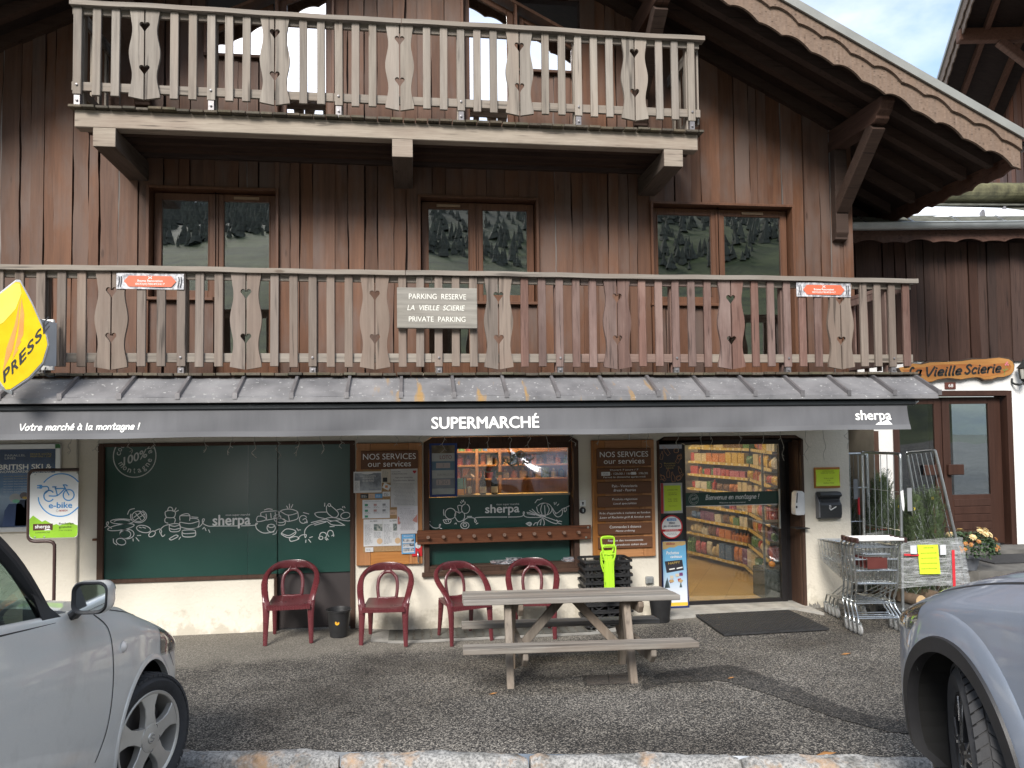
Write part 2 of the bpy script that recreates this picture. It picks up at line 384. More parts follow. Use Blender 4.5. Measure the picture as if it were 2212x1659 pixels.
DIMLET = M('grey_lettering', (.50, .52, .50), .5, 0, .05, 4)
INK = M('dark_ink', (.03, .03, .035), .6)
GREYINK = M('grey_ink', (.30, .30, .31), .7)
PAPER = M('white_paper', (.72, .72, .72), .8, 0, .05, 8)
CREAM = M('cream_paper', (.62, .56, .46), .8, 0, .06, 8)
GREENP = M('green_panel', (.018, .062, .050), .30, 0, .10, 1.2, spec=.5)
PLAQ = wood('brown_plaque', (.115, .048, .022), (.165, .072, .036), 'x', .05, grain=30, crack=.1, rough=.5)
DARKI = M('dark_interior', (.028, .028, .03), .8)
GPANE = glass('gable_pane', .72, (.5, .5, .5), wav=.02)
WPANE = glass('upper_window_pane', .36, (.55, .6, .6), wav=.02)
SPANE = glass('shop_window_pane', .17, (.92, .95, .94), wav=.10, edge=.25)
DPANE = glass('shop_door_pane', .09, (.93, .95, .94), wav=.02, edge=.25)
EPANE = glass('entrance_door_pane', .15, (.5, .54, .56), wav=.04)

def plaster(name, c):
    m, nt, b = new(name); v = coords(nt, (1, 1, 1), False)
    n = noise(nt, v, 1.3, 6, .6); r = ramp(nt, tuple(x * .88 for x in c), c, .3, .6); nt.links.new(n.outputs[0], r.inputs[0])
    g = nt.nodes.new('ShaderNodeTexCoord'); sp = nt.nodes.new('ShaderNodeSeparateXYZ'); nt.links.new(g.outputs['Object'], sp.inputs[0])
    d = noise(nt, v, 5., 7, .7); mr = nt.nodes.new('ShaderNodeMapRange'); mr.inputs[1].default_value = 0; mr.inputs[2].default_value = .55; mr.inputs[3].default_value = .62; mr.inputs[4].default_value = .25
    nt.links.new(sp.outputs[2], mr.inputs[0])
    lt = nt.nodes.new('ShaderNodeMath'); lt.operation = 'SUBTRACT'; nt.links.new(mr.outputs[0], lt.inputs[0]); nt.links.new(d.outputs[0], lt.inputs[1])
    cl = nt.nodes.new('ShaderNodeMapRange'); cl.inputs[1].default_value = 0; cl.inputs[2].default_value = .12; cl.inputs[4].default_value = .55; nt.links.new(lt.outputs[0], cl.inputs[0])
    col = mixc(nt, cl.outputs[0], r.outputs[0], (.40, .36, .28)); nt.links.new(col, b.inputs['Base Color'])
    b.inputs['Roughness'].default_value = .9; b.inputs['Specular IOR Level'].default_value = .2
    n3 = noise(nt, v, 28, 5, .6); bp = nt.nodes.new('ShaderNodeBump'); bp.inputs['Strength'].default_value = .5; bp.inputs['Distance'].default_value = .012
    nt.links.new(n3.outputs[0], bp.inputs['Height']); nt.links.new(bp.outputs[0], b.inputs['Normal'])
    return m
PLAST = plaster('cream_plaster', (.72, .67, .57))
PLASTW = plaster('white_plaster', (.74, .73, .71))

def asphalt(name, dark, light, fr, dust=None, sc=115.):
    m, nt, b = new(name); v = coords(nt, (1, 1, 1), False)
    vo = nt.nodes.new('ShaderNodeTexVoronoi'); vo.inputs['Scale'].default_value = sc; nt.links.new(v, vo.inputs['Vector'])
    sp = nt.nodes.new('ShaderNodeSeparateColor'); nt.links.new(vo.outputs['Color'], sp.inputs[0])
    r = ramp(nt, dark, light, fr, 1.); r.color_ramp.elements.new((fr + 1) / 2).color = (*[(a * .62 + c * .38) for a, c in zip(dark, light)], 1)
    nt.links.new(sp.outputs[0], r.inputs[0])
    ed = ramp(nt, (1, 1, 1), (.45, .45, .46), .25, .62); nt.links.new(vo.outputs['Distance'], ed.inputs[0])
    big = noise(nt, v, .8, 5, .6); rb = ramp(nt, (.50, .48, .46), (1.15, 1.13, 1.1), .34, .64); nt.links.new(big.outputs[0], rb.inputs[0])
    col = mixc(nt, 1., r.outputs[0], ed.outputs[0], 'MULTIPLY'); col = mixc(nt, 1., col, rb.outputs[0], 'MULTIPLY')
    if dust:
        g = nt.nodes.new('ShaderNodeTexCoord'); sx = nt.nodes.new('ShaderNodeSeparateXYZ'); nt.links.new(g.outputs['Object'], sx.inputs[0])
        wob = noise(nt, v, 2.5, 5); a = nt.nodes.new('ShaderNodeMath'); a.operation = 'MULTIPLY_ADD'; a.inputs[1].default_value = .7
        nt.links.new(wob.outputs[0], a.inputs[0]); nt.links.new(sx.outputs[1], a.inputs[2])
        t = nt.nodes.new('ShaderNodeMath'); t.operation = 'MULTIPLY_ADD'; t.inputs[1].default_value = -.16; nt.links.new(sx.outputs[0], t.inputs[0]); nt.links.new(a.outputs[0], t.inputs[2])
        mr = nt.nodes.new('ShaderNodeMapRange'); mr.inputs[1].default_value = -.72; mr.inputs[2].default_value = -.42; mr.inputs[4].default_value = .62; nt.links.new(t.outputs[0], mr.inputs[0])
        fn_ = noise(nt, v, 60, 4); fm = nt.nodes.new('ShaderNodeMath'); fm.operation = 'MULTIPLY'; nt.links.new(mr.outputs[0], fm.inputs[0])
        fr_ = ramp(nt, (.45,) * 3, (1,) * 3, .35, .6); nt.links.new(fn_.outputs[0], fr_.inputs[0]); nt.links.new(fr_.outputs[0], fm.inputs[1])
        col = mixc(nt, fm.outputs[0], col, dust)
    nt.links.new(col, b.inputs['Base Color']); b.inputs['Roughness'].default_value = .82; b.inputs['Specular IOR Level'].default_value = .3
    bp = nt.nodes.new('ShaderNodeBump'); bp.inputs['Strength'].default_value = .6; bp.inputs['Distance'].default_value = .004; bp.invert = True
    nt.links.new(vo.outputs['Distance'], bp.inputs['Height']); nt.links.new(bp.outputs[0], b.inputs['Normal'])
    return m
ASPH = asphalt('coarse_asphalt', (.036, .035, .035), (.58, .54, .47), .40, (.24, .22, .185))
ASPD = asphalt('patched_asphalt', (.028, .028, .029), (.27, .25, .22), .48, None, 110)
CONC = M('worn_concrete', (.30, .29, .265), .9, 0, .3, 5, .5, 60)
STONE = M('granite_kerb', (.50, .49, .46), .85, 0, .0, 5, .6, 45)
def granite():
    m, nt, b = new('granite'); v = coords(nt, (1, 1, 1))
    n = noise(nt, v, 55, 4, .7); r = ramp(nt, (.11, .11, .11), (.38, .375, .36), .34, .62); nt.links.new(n.outputs[0], r.inputs[0])
    n2 = noise(nt, v, 3.5, 6, .65); r2_ = ramp(nt, (0, 0, 0), (1, 1, 1), .53, .66); nt.links.new(n2.outputs[0], r2_.inputs[0])
    col = mixc(nt, r2_.outputs[0], r.outputs[0], (.38, .25, .15)); n3 = noise(nt, v, 6., 6, .7); r3 = ramp(nt, (.42, .42, .40), (1, 1, 1), .36, .5); nt.links.new(n3.outputs[0], r3.inputs[0])
    col = mixc(nt, .8, col, r3.outputs[0], 'MULTIPLY'); nt.links.new(col, b.inputs['Base Color']); b.inputs['Roughness'].default_value = .9
    bp = nt.nodes.new('ShaderNodeBump'); bp.inputs['Strength'].default_value = .8; bp.inputs['Distance'].default_value = .012
    nt.links.new(n3.outputs[0], bp.inputs['Height']); nt.links.new(bp.outputs[0], b.inputs['Normal']); return m
GRAN = granite()

# ---------------------------------------------------------------- ground
def kb(x): return -4.26 - .237 * x            # back edge of the kerb
def kz(x): return .315 + .0235 * max(-4, min(8, x))
def pave(x, y):
    k = kb(x); t = max(0., min(1., (-1.1 - y) / (-1.1 - k)))
    sm = lambda a, b, q: (lambda c: c * c * (3 - 2 * c))(max(0., min(1., (q - a) / (b - a))))
    dip = .055 * sm(-.75, -.1, x) * (1 - sm(1.9, 2.7, x)) * sm(-1.7, -.7, y)
    return (kz(x) - .012) * t ** 1.12 - dip
def road(x, y):
    f = kb(x) - .145
    d = max(0., f - y)
    return kz(x) - .10 + .125 * min(d, 2.2) + .03 * max(0, min(d - 2.2, 12))
mb = MB()
xs = [-60, -30, -15] + [-9 + .3 * i for i in range(70)] + [15, 30, 60]
mb.grid(lambda u, v: (lambda x, t: (x, 2.2 + t * (kb(x) - 2.2), pave(x, 2.2 + t * (kb(x) - 2.2))))(xs[round(u * (len(xs) - 1))], v), len(xs) - 1, 60)
tag(mb.build('pavement', ASPH, base=(0, 0, 0), smooth=True), kind='structure')
mb = MB()
ds = [-.145, 0, .05, .1, .2, .35, .5, .75, 1, 1.4, 1.8, 2.2, 3, 5, 9, 14.2, 22]
mb.grid(lambda u, v: (lambda x, d: (x, kb(x) - .145 - d, road(x, kb(x) - .145 - d)))(xs[round(u * (len(xs) - 1))], ds[round(v * (len(ds) - 1))]), len(xs) - 1, len(ds) - 1)
tag(mb.build('road', ASPH, base=(0, 0, 0), smooth=True), kind='structure')
mb = MB(); mb.quad((-120, 2.2, -.02), (120, 2.2, -.02), (120, 160, -.02), (-120, 160, -.02))
tag(mb.build('ground', CONC, base=(0, 0, 0)), kind='structure')
# darker resurfaced trench running from the drain to the kerb
mb = MB()
hi = [(1.86, -2.80), (2.15, -2.50), (2.54, -2.36), (2.80, -2.33), (2.90, -2.6), (2.97, -3.2), (3.05, -4.0), (3.22, -4.26), (3.6, -4.42), (4.2, -4.6)]
lo = [(1.80, -3.05), (2.02, -2.90), (2.28, -2.88), (2.50, -2.88), (2.60, -3.1), (2.71, -3.55), (2.81, -4.03), (2.93, -4.38), (3.14, -4.55), (4.2, -4.85)]
ph_, pl_ = [crv([Vector(p) for p in q], 7) for q in (hi, lo)]; vs = []; r_ = rnd(2); cp = ph_
for p, q in zip(ph_, pl_):
    for k in (p, q): x, y = k.x + r_.uniform(-.012, .012), k.y + r_.uniform(-.012, .012); vs.append((x, y, pave(x, y) + .005))
mb.add(vs, [(2 * i, 2 * i + 1, 2 * i + 3, 2 * i + 2) for i in range(len(cp) - 1)])
tag(mb.build('asphalt_patch', ASPD, base=(0, 0, 0)), kind='structure')
mb = MB()       # concrete threshold in front of the shop door and strip along the wall
mb.add([(2.98, -.26, .03), (4.62, -.05, .03), (4.84, -.38, .03), (4.84, .3, .03), (2.94, .3, .03), (2.98, -.26, -.02), (4.62, -.05, -.02), (4.84, -.38, -.02)], [(0, 1, 3, 4), (1, 2, 3), (0, 5, 6, 1), (1, 6, 7, 2)])
tag(mb.build('door_threshold', CONC, base=(0, 0, 0)), kind='structure')
mb = MB()
def strip(x0, x1, y0, y1, dz, n=16, m=3):
    mb.grid(lambda u, v: (lambda x, y: (x, y, pave(x, y) + dz))(x0 + (x1 - x0) * u, y0 + (y1 - y0) * v), n, m)
strip(-.46, -.275, -.54, -.0, .005, 4); strip(-.275, 2.30, -.56, -.445, .005)
strip(2.06, 2.30, -.444, .0, .005, 4)
tag(mb.build('concrete_channel_edge', CONC, base=(0, 0, 0)), kind='structure')
mb = MB()
for i in range(24):
    strip(-.272 + i * .0969, -.205 + i * .0969, -.443, -.005, .009, 2, 2)
for j in range(9): strip(-.27, 2.05, -.435 + j * .05, -.42 + j * .05, .0105)
tag(mb.build('drain_grating', M('grey_grating', (.15, .15, .135), .7, .3, .3, 5), base=(0, 0, 0)), 'long grey drain grating set along the foot of the wall', 'grating')
rows = MB()
gz0 = lambda x, y: pave(x, y) + .006
for i in range(9):
    y = -2.48 - i * .036
    for a, b in ((1.47, 1.65), (1.665, 1.845)):
        a += -.008 * i; b += -.008 * i
        rows.add([(a, y, gz0(a, y)), (b, y - .012, gz0(b, y)), (b, y - .032, gz0(b, y) + .002), (a, y - .02, gz0(a, y) + .002)], [(0, 1, 2, 3)])
pan = MB(); pan.add([(1.44, -2.44, gz0(1.44, -2.44) - .003), (1.9, -2.47, gz0(1.9, -2.47) - .003), (1.82, -2.83, gz0(1.82, -2.83) - .003), (1.38, -2.80, gz0(1.38, -2.8) - .003)], [(0, 1, 2, 3)])
t = thing('storm_drain', 'rusty square storm drain grid in the asphalt under the picnic table', 'drain', (1.65, -2.6, .1))
rows.build('grid_bars', M('rusty_iron', (.16, .14, .125), .8, .5, .3, 20, .3), t); pan.build('drain_pit', ASPD, t)
# kerb stones
joints = [-6.2, -5.0, -3.9, -2.75, -1.55, -.44, .665, 1.84, 3.05, 4.25, 5.45, 6.7]
for i in range(len(joints) - 1):
    a, b = joints[i] + .008, joints[i + 1] - .008; n = 22; r_ = rnd(50 + i)
    ph = [r_.uniform(0, 6) for _ in range(6)]
    def edge(x, q): return .010 * math.sin(6 * x + ph[q]) + .006 * math.sin(17 * x + ph[q + 1]) + .004 * math.sin(41 * x + ph[q + 2])
    prof = [(0, -.25, 0), (0, -.02, 0), (.015, .0, 0), (.06, .004, 1), (.10, -.004, 1), (.128, -.03, 2), (.14, -.11, 2), (.14, -.25, 2)]
    mb = MB()
    def kp(u, v):
        x = a + (b - a) * u; d, h, q = prof[round(v * 7)]; e = edge(x, q)
        if u in (0, 1): d = .02 + d * .82; h -= .012
        return (x, kb(x) - d + e * (1 if q != 1 else .3), kz(x) + h + (e * .8 if q else e * .4))
    mb.grid(kp, n, 7)
    for e_ in (0, n): mb.f.append(tuple(e_ * 8 + k for k in range(8))); mb.m.append(0)
    side = ['beyond the left car', 'under the nose of the silver left car', 'beside the left car front wheel', 'with rust stains, second whole one from the left car', 'in the middle of the row below the picnic table', 'below the right leg of the picnic table', 'with pale lichen between patch of new asphalt and right car', 'beside the grey right car', 'behind the wheel of the right car', 'far right', 'last']
    o = mb.build('kerb_stone', GRAN, smooth=50)
    lab = {3: 'left part-hidden granite kerb stone touching the front tyre of the silver hatchback', 4: 'granite kerb stone right of the silver hatchback tyre, left of the first joint', 5: 'granite kerb stone with orange stains in front of the picnic table left leg', 6: 'granite kerb stone below the right leg of the picnic table', 7: 'granite kerb stone left of the grey car, nearest its bumper', 8: 'granite kerb stone running under the grey car'}
    tag(o, lab.get(i, 'granite kerb stone hidden beside the parked cars, number %s in the row' % ('one', 'two', 'three', 'four', 'five', 'six', 'seven', 'eight', 'nine', 'ten', 'eleven')[i]), 'kerb stone', 'granite kerb stones along the pavement')
# soil, dead leaves and moss against the kerb
mb = MB(); r_ = rnd(5)
def soil(u, v):
    x = -3 + 8 * u; y = kb(x) - .135 - .34 * v
    return (x, y, road(x, y) + (.028 * (1 - v) ** .7 + .012 * math.sin(13 * x + 4 * v) * (1 - v) + r_.uniform(-.004, .006)) * (1 if v < .98 else 0) + .001)
mb.grid(soil, 160, 6)
tag(mb.build('soil_strip', M('dark_soil', (.07, .06, .045), .95, 0, .5, 30, .8, 80), base=(0, -4.5, .2), smooth=True), kind='structure')
mb = MB()
for i in range(900):
    x = r_.uniform(-1.4, 3.6); v = r_.random() ** 1.3; y = kb(x) - .142 - .28 * v; z = road(x, y) + .03 * (1 - v) + .004
    q, s_, tl = r_.uniform(0, 6.3), r_.uniform(.006, .02), r_.uniform(-.6, .6)
    k = r_.choice([0, 0, 0, 1, 1, 2]); L = s_ * (1 if k < 2 else 1.6); c_, d_ = math.cos(q), math.sin(q)
    mb.add([(x - c_ * L, y - d_ * L, z), (x + d_ * L * .5, y - c_ * L * .5, z + .006), (x + c_ * L, y + d_ * L, z + L * tl + .008), (x - d_ * L * .5, y + c_ * L * .5, z + .006)], [(0, 1, 2, 3)], k)
tag(mb.build('leaf_litter', [M('brown_leaf', (.15, .085, .05), .8, isl=.4), M('pale_leaf', (.26, .19, .12), .8, isl=.4), M('green_moss', (.06, .085, .02), .9, isl=.4)], base=(0, -4.5, .2)), kind='stuff')
LEAF = M('orange_leaf', (.34, .16, .05), .7)
for i, (x, y, s_, lab) in enumerate([(2.62, -2.83, .03, 'small yellow leaf on the asphalt beside the dark patch corner'), (.62, -2.92, .035, 'tan dead leaf left of the picnic table front leg'), (4.05, -2.15, .05, 'curled brown dead leaf on the asphalt in front of the trolleys'), (2.35, -4.79, .06, 'orange leaf lying by the kerb near the grey car')]):
    mb = MB(); z = pave(x, y) + .004
    mb.add([(x - s_, y, z), (x - s_ * .2, y - s_ * .5, z + .006), (x + s_, y - .01, z + .012), (x + s_ * .1, y + s_ * .55, z + .004), (x, y, z + .012)], [(0, 1, 4), (1, 2, 4), (2, 3, 4), (3, 0, 4)])
    tag(mb.build('dead_leaf', LEAF), lab, 'leaf')
# hillside across the valley behind the camera (seen in the window panes)
def hill_h(x, y):
    d = -y - 70
    return max(0, d) * .445 * (1 + .10 * math.sin(x * .016) + .05 * math.sin(x * .04 + 2)) + 3 * math.sin(x * .05 + d * .035) * min(1, max(0, d) / 50)
mb = MB(); mb.grid(lambda u, v: (-420 + 840 * u, -26 - 344 * v, hill_h(-420 + 840 * u, -26 - 344 * v) + .6 * (v < .02)), 110, 70)
m, nt, b = new('alpine_meadow'); v = coords(nt, (1, 1, 3), False); n = noise(nt, v, .14, 9, .7); r = ramp(nt, (.024, .032, .012), (.095, .11, .038), .35, .68); nt.links.new(n.outputs[0], r.inputs[0])
n2 = noise(nt, v, .06, 8, .7); rr = ramp(nt, (0, 0, 0), (1, 1, 1), .66, .70); nt.links.new(n2.outputs[0], rr.inputs[0]); g = nt.nodes.new('ShaderNodeTexCoord'); sx = nt.nodes.new('ShaderNodeSeparateXYZ'); nt.links.new(g.outputs['Object'], sx.inputs[0]); ma = nt.nodes.new('ShaderNodeMath'); ma.operation = 'MULTIPLY_ADD'; ma.inputs[1].default_value = 90; nt.links.new(n2.outputs[0], ma.inputs[0]); nt.links.new(sx.outputs[1], ma.inputs[2]); mf = nt.nodes.new('ShaderNodeMapRange'); mf.inputs[1].default_value = -70; mf.inputs[2].default_value = -105; nt.links.new(ma.outputs[0], mf.inputs[0]); nt.links.new(mixc(nt, mf.outputs[0], mixc(nt, rr.outputs[0], r.outputs[0], (.62, .66, .7)), (.055, .058, .042)), b.inputs['Base Color']); b.inputs['Roughness'].default_value = .9
tag(mb.build('hillside', m, base=(0, -60, 0), smooth=True), kind='structure')
mb = MB(); r_ = rnd(9)
for i in range(13000):
    x = r_.uniform(-330, 330); y = -372 + 205 * r_.random() ** 1.2 + 12 * math.sin(x * .03) + 6 * math.sin(x * .11)
    z = hill_h(x, y); h = r_.uniform(2, 4.6) * (1.35 if y < -240 else 1); w = h * r_.uniform(.22, .4); q = r_.uniform(0, 2)
    for k in range(2):
        zz = z + h * (.05 + .32 * k); ww = w * (1 - .35 * k); n = 6; mb.add([(x + ww * math.cos(q + 2 * PI * j / n) * r_.uniform(.7, 1.2), y + ww * math.sin(q + 2 * PI * j / n), zz - r_.uniform(0, .8)) for j in range(n)] + [(x, y, zz + h * .6)], [(j, (j + 1) % n, n) for j in range(n)])
tag(mb.build('far_forest', M('far_forest_green', (.060, .062, .046), .9, 0, .3, .3, isl=.2), base=(0, -300, 100)), kind='stuff')
# ---------------------------------------------------------------- the chalet
B = thing('chalet_building', 'large brown timber chalet with a cream plastered shop ground floor and two balconies', 'building', (0, 0, 0))
def soff(x): return 8.81 - .498 * abs(x + .1)
def wall_holes(mb, x0, x1, z0, z1, holes, y, depth, mi=0):
    xs = sorted({x0, x1, *[h[0] for h in holes], *[h[1] for h in holes]}); zs = sorted({z0, z1, *[h[2] for h in holes], *[h[3] for h in holes]})
    ins = lambda x, z: any(h[0] < x < h[1] and h[2] < z < h[3] for h in holes)
    for a, b in zip(xs, xs[1:]):
        for c, d in zip(zs, zs[1:]):
            if a >= x0 and b <= x1 and c >= z0 and d <= z1 and not ins((a + b) / 2, (c + d) / 2):
                mb.quad((a, y, c), (b, y, c), (b, y, d), (a, y, d), mi)
    for a, b, c, d in holes:
        e = y + depth
        mb.quad((a, y, c), (a, e, c), (a, e, d), (a, y, d), mi); mb.quad((b, y, c), (b, y, d), (b, e, d), (b, e, c), mi)
        mb.quad((a, y, d), (a, e, d), (b, e, d), (b, y, d), mi)
        if c > z0: mb.quad((a, y, c), (b, y, c), (b, e, c), (a, e, c), mi)
HOLES = [(-3.45, -1.53, .60, 2.14), (-1.53, -.66, -.05, 2.14), (.126, 1.972, .578, 2.165), (2.94, 4.835, -.05, 2.14)]
mb = MB(); wall_holes(mb, -6.2, 5.44, -.06, 2.86, HOLES, 0, .32)
for x, s_, z in ((.126, 1, 2.165), (1.972, -1, 2.165), (2.94, 1, 2.14), (4.835, -1, 2.14), (-3.45, 1, 2.14), (-.66, -1, 2.14)):
    mb.slab([(x, z), (x + .10 * s_, z), (x, z - .055)], .0, .32)
mb.quad((5.44, 0, -.06), (5.44, 8, -.06), (5.44, 8, 2.86), (5.44, 0, 2.86)); mb.quad((-6.2, 0, -.06), (-6.2, 0, 2.86), (-6.2, 8, 2.86), (-6.2, 8, -.06))
mb.build('plaster_wall', PLAST, B)
mb = MB(); r_ = rnd(31)     # chipped plaster at the foot of the pier
for i in range(14):
    x = r_.uniform(4.86, 5.42); s_ = r_.uniform(.02, .05)
    mb.slab([(x - s_, -.06), (x + s_, -.06), (x + s_ * .7, r_.uniform(.01, .05)), (x - s_ * .3, r_.uniform(.03, .075))], -.012 - i * .0004, .02)
mb.build('wall_footing', M('grey_render', (.20, .19, .17), .95, 0, .4, 30, .8), B)

def boards(x0, x1, zb, ztop, openings, y, seed, wmin=.10, wmax=.21, wany=.55, skip=None):
    r_ = rnd(seed); front, pale = MB(), MB()
    br = sorted({x0, x1, *[o[0] for o in openings], *[o[1] for o in openings]})
    edges = [x0]
    for b in br[1:]:
        while b - edges[-1] > wmax * 1.25: edges.append(edges[-1] + r_.uniform(wmin, wmax))
        if b - edges[-1] < wmin * .7 and edges[-1] not in br: edges[-1] = b
        else: edges.append(b)
    for i, (a, b) in enumerate(zip(edges, edges[1:])):
        if b - a < .01: continue
        top = min(ztop(a), ztop(b)); zi = [(zb, max(ztop(a), ztop(b)))]
        for o in openings:
            if o[0] - .003 < (a + b) / 2 < o[1] + .003:
                nz = []
                for c, d in zi:
                    if o[3] <= c or o[2] >= d: nz.append((c, d)); continue
                    if o[2] > c: nz.append((c, o[2]))
                    if o[3] < d: nz.append((o[3], d))
                zi = nz
        lay = y - (.014 if i % 2 else 0) - r_.uniform(0, .012); ov = r_.uniform(-.007, .001) if i % 2 else r_.uniform(-.010, -.003)
        wl_, wr_ = r_.random() < wany, r_.random() < wany
        ph = [r_.uniform(0, 6) for _ in range(6)]
        def wob(z, w, k): return (.007 * math.sin(2.1 * z + ph[k]) + .004 * math.sin(6.3 * z + ph[k + 1]) + .002 * math.sin(17 * z + ph[k + 2])) * (1 if w else .15)
        fix = lambda e: any(abs(e - q) < 1e-6 for o in openings for q in o[:2])
        for c, d in zi:
            if d - c < .02: continue
            n = max(2, int((d - c) / .12)); L, R = [], []
            for j in range(n + 1):
                z = c + (d - c) * j / n
                xl = a - ov + (0 if fix(a) else wob(z, wl_, 0)); xr = b + ov + (0 if fix(b) else wob(z, wr_, 3))
                if fix(a): xl = a
                if fix(b): xr = b
                L.append((xl, min(z, ztop(xl)))); R.append((xr, min(z, ztop(xr))))
            front.slab(L + R[::-1], lay, lay + .026)
            if i % 2 and wl_ and r_.random() < .5 and not fix(a):
                w = r_.uniform(.008, .016)
                pale.slab([(p[0] - .001, p[1]) for p in L] + [(p[0] - w * (.7 + .5 * math.sin(5 * p[1] + ph[1])), p[1]) for p in L[::-1]], lay + .004, lay + .022)
    return front, pale
W1, W2, W3 = (-2.947, -1.507), (.077, 1.515), (2.898, 4.76)
OPEN = [(W1[0], -2.225, 3.755, 5.037), (-2.225, W1[1], 2.86, 5.037), (W2[0], .765, 2.86, 5.015), (.765, W2[1], 3.75, 5.015), (W3[0], 3.80, 3.75, 5.02), (3.80, W3[1], 2.86, 5.02),
        (-2.34, -1.55, 6.58, 7.4), (-1.55, -.88, 5.5, 7.85), (.60, 1.28, 5.5, 7.85), (1.28, 2.06, 6.58, 7.5)]
f, p = boards(-5.9, 5.54, 2.86, soff, OPEN, -.03, 11)
f.build('timber_wall', BOARD, B); p.build('bark_strip', BARK, B)
mb = MB(); wall_holes(mb, -5.9, 5.54, 2.86, 5.9, [o for o in OPEN if o[3] < 5.5], .012, .1); 
wall_holes(mb, -2.6, 2.4, 5.9, 8.8, [(-2.34, -1.55, 6.58, 7.4), (-1.55, -.88, 5.9, 7.85), (.60, 1.28, 5.9, 7.85), (1.28, 2.06, 6.58, 7.5)], .012, .1)
mb.slab([(-5.9, 5.9), (-2.6, 5.9), (-2.6, 7.56)], .012, .05); mb.slab([(5.54, 5.9), (2.4, 5.9), (2.4, 7.56), (5.54, 5.98)], .012, .05)
mb.slab([(-2.6, 7.56), (-2.6, 7.58), (-.1, 8.81), (2.4, 7.56)], .06, .08)
mb.build('wall_backing', DARKW, B)
f, p = boards(.0, 8.0, 2.86, lambda x: 6.0, [], 0, 12)     # right flank of the upper floors
fl = MB(); fl.v = [(5.54 - q[1] * 1., q[0], q[2]) for q in f.v]; fl.f = f.f; fl.m = f.m
fl.build('timber_wall', BOARD, B)
mb = MB()           # heavy corner post
mb.box(5.42, 5.55, -.06, .02, 2.86, 5.99); mb.build('corner_post', BOARD, B, bevel=.006)

def casing(mb, x0, x1, z0, z1, t=.032, y0=-.085, y1=.12):
    mb.box(x0, x0 + t, y0, y1, z0, z1); mb.box(x1 - t, x1, y0, y1, z0, z1); mb.box(x0 + t, x1 - t, y0, y1, z1 - t, z1)
def sash(x0, x1, z0, z1, st, win, glassm=WPANE, topf=None, vent=False, panel=0.):
    """one leaf: stiles, rails, pane"""
    y0, y1 = .055, .115; m1 = MB(); tl = topf or (lambda x: z1)
    m1.slab([(x0, z0), (x0 + st, z0), (x0 + st, tl(x0 + st)), (x0, tl(x0))], y0, y1); m1.slab([(x1 - st, z0), (x1, z0), (x1, tl(x1)), (x1 - st, tl(x1 - st))], y0, y1)
    m1.slab([(x0 + st, tl(x0 + st) - st), (x1 - st, tl(x1 - st) - st), (x1 - st, tl(x1 - st)), (x0 + st, tl(x0 + st))], y0 + .001, y1)
    zb = z0 + st + panel
    m1.box(x0 + st, x1 - st, y0 + .001, y1, z0, zb)
    for (a, b) in ((x0 + st - .012, x0 + st), (x1 - st, x1 - st + .012)): m1.box(a, b, y0 - .008, y0 - .0005, zb, tl((a + b) / 2) - st)
    o = m1.build('window_frame', WFRAME, win, bevel=.004)
    g = MB(); g.slab([(x0 + st, zb), (x1 - st, zb), (x1 - st, tl(x1 - st) - st), (x0 + st, tl(x0 + st) - st)], y0 + .022, y0 + .028); g.build('pane', glassm, win)
    if vent:
        v = MB(); xc = (x0 + x1) / 2; v.box(xc - .14, xc + .14, y0 - .018, y0 - .002, z1 - st * .72, z1 - st * .36); v.box(xc - .12, xc + .12, y0 - .022, y0 - .0185, z1 - st * .60, z1 - st * .48)
        v.build('vent', M('tan_vent', (.30, .20, .12), .5), win)
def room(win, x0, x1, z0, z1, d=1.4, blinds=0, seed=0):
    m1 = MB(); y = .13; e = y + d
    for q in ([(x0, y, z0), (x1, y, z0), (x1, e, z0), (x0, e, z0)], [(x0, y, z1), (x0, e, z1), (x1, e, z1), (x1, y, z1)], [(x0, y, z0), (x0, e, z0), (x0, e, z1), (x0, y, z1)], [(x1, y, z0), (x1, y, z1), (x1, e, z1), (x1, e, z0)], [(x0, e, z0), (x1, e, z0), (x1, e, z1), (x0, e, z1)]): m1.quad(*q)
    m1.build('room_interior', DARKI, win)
    if blinds:
        m2 = MB(); r_ = rnd(seed)
        for i in range(blinds):
            z = z1 - .16 - i * .105; m2.box(x0 + .06, x1 - .06, y + .04, y + .05, z - .05, z)
        m2.build('blind', M('grey_blind', (.22, .23, .24), .8), win)
win = bpy.data.objects.new('window', None); COL.objects.link(win); win.parent = B; WL[win] = Vector()
def newwin():
    w = bpy.data.objects.new('window', None); COL.objects.link(w); w.parent = B; WL[w] = Vector(); return w
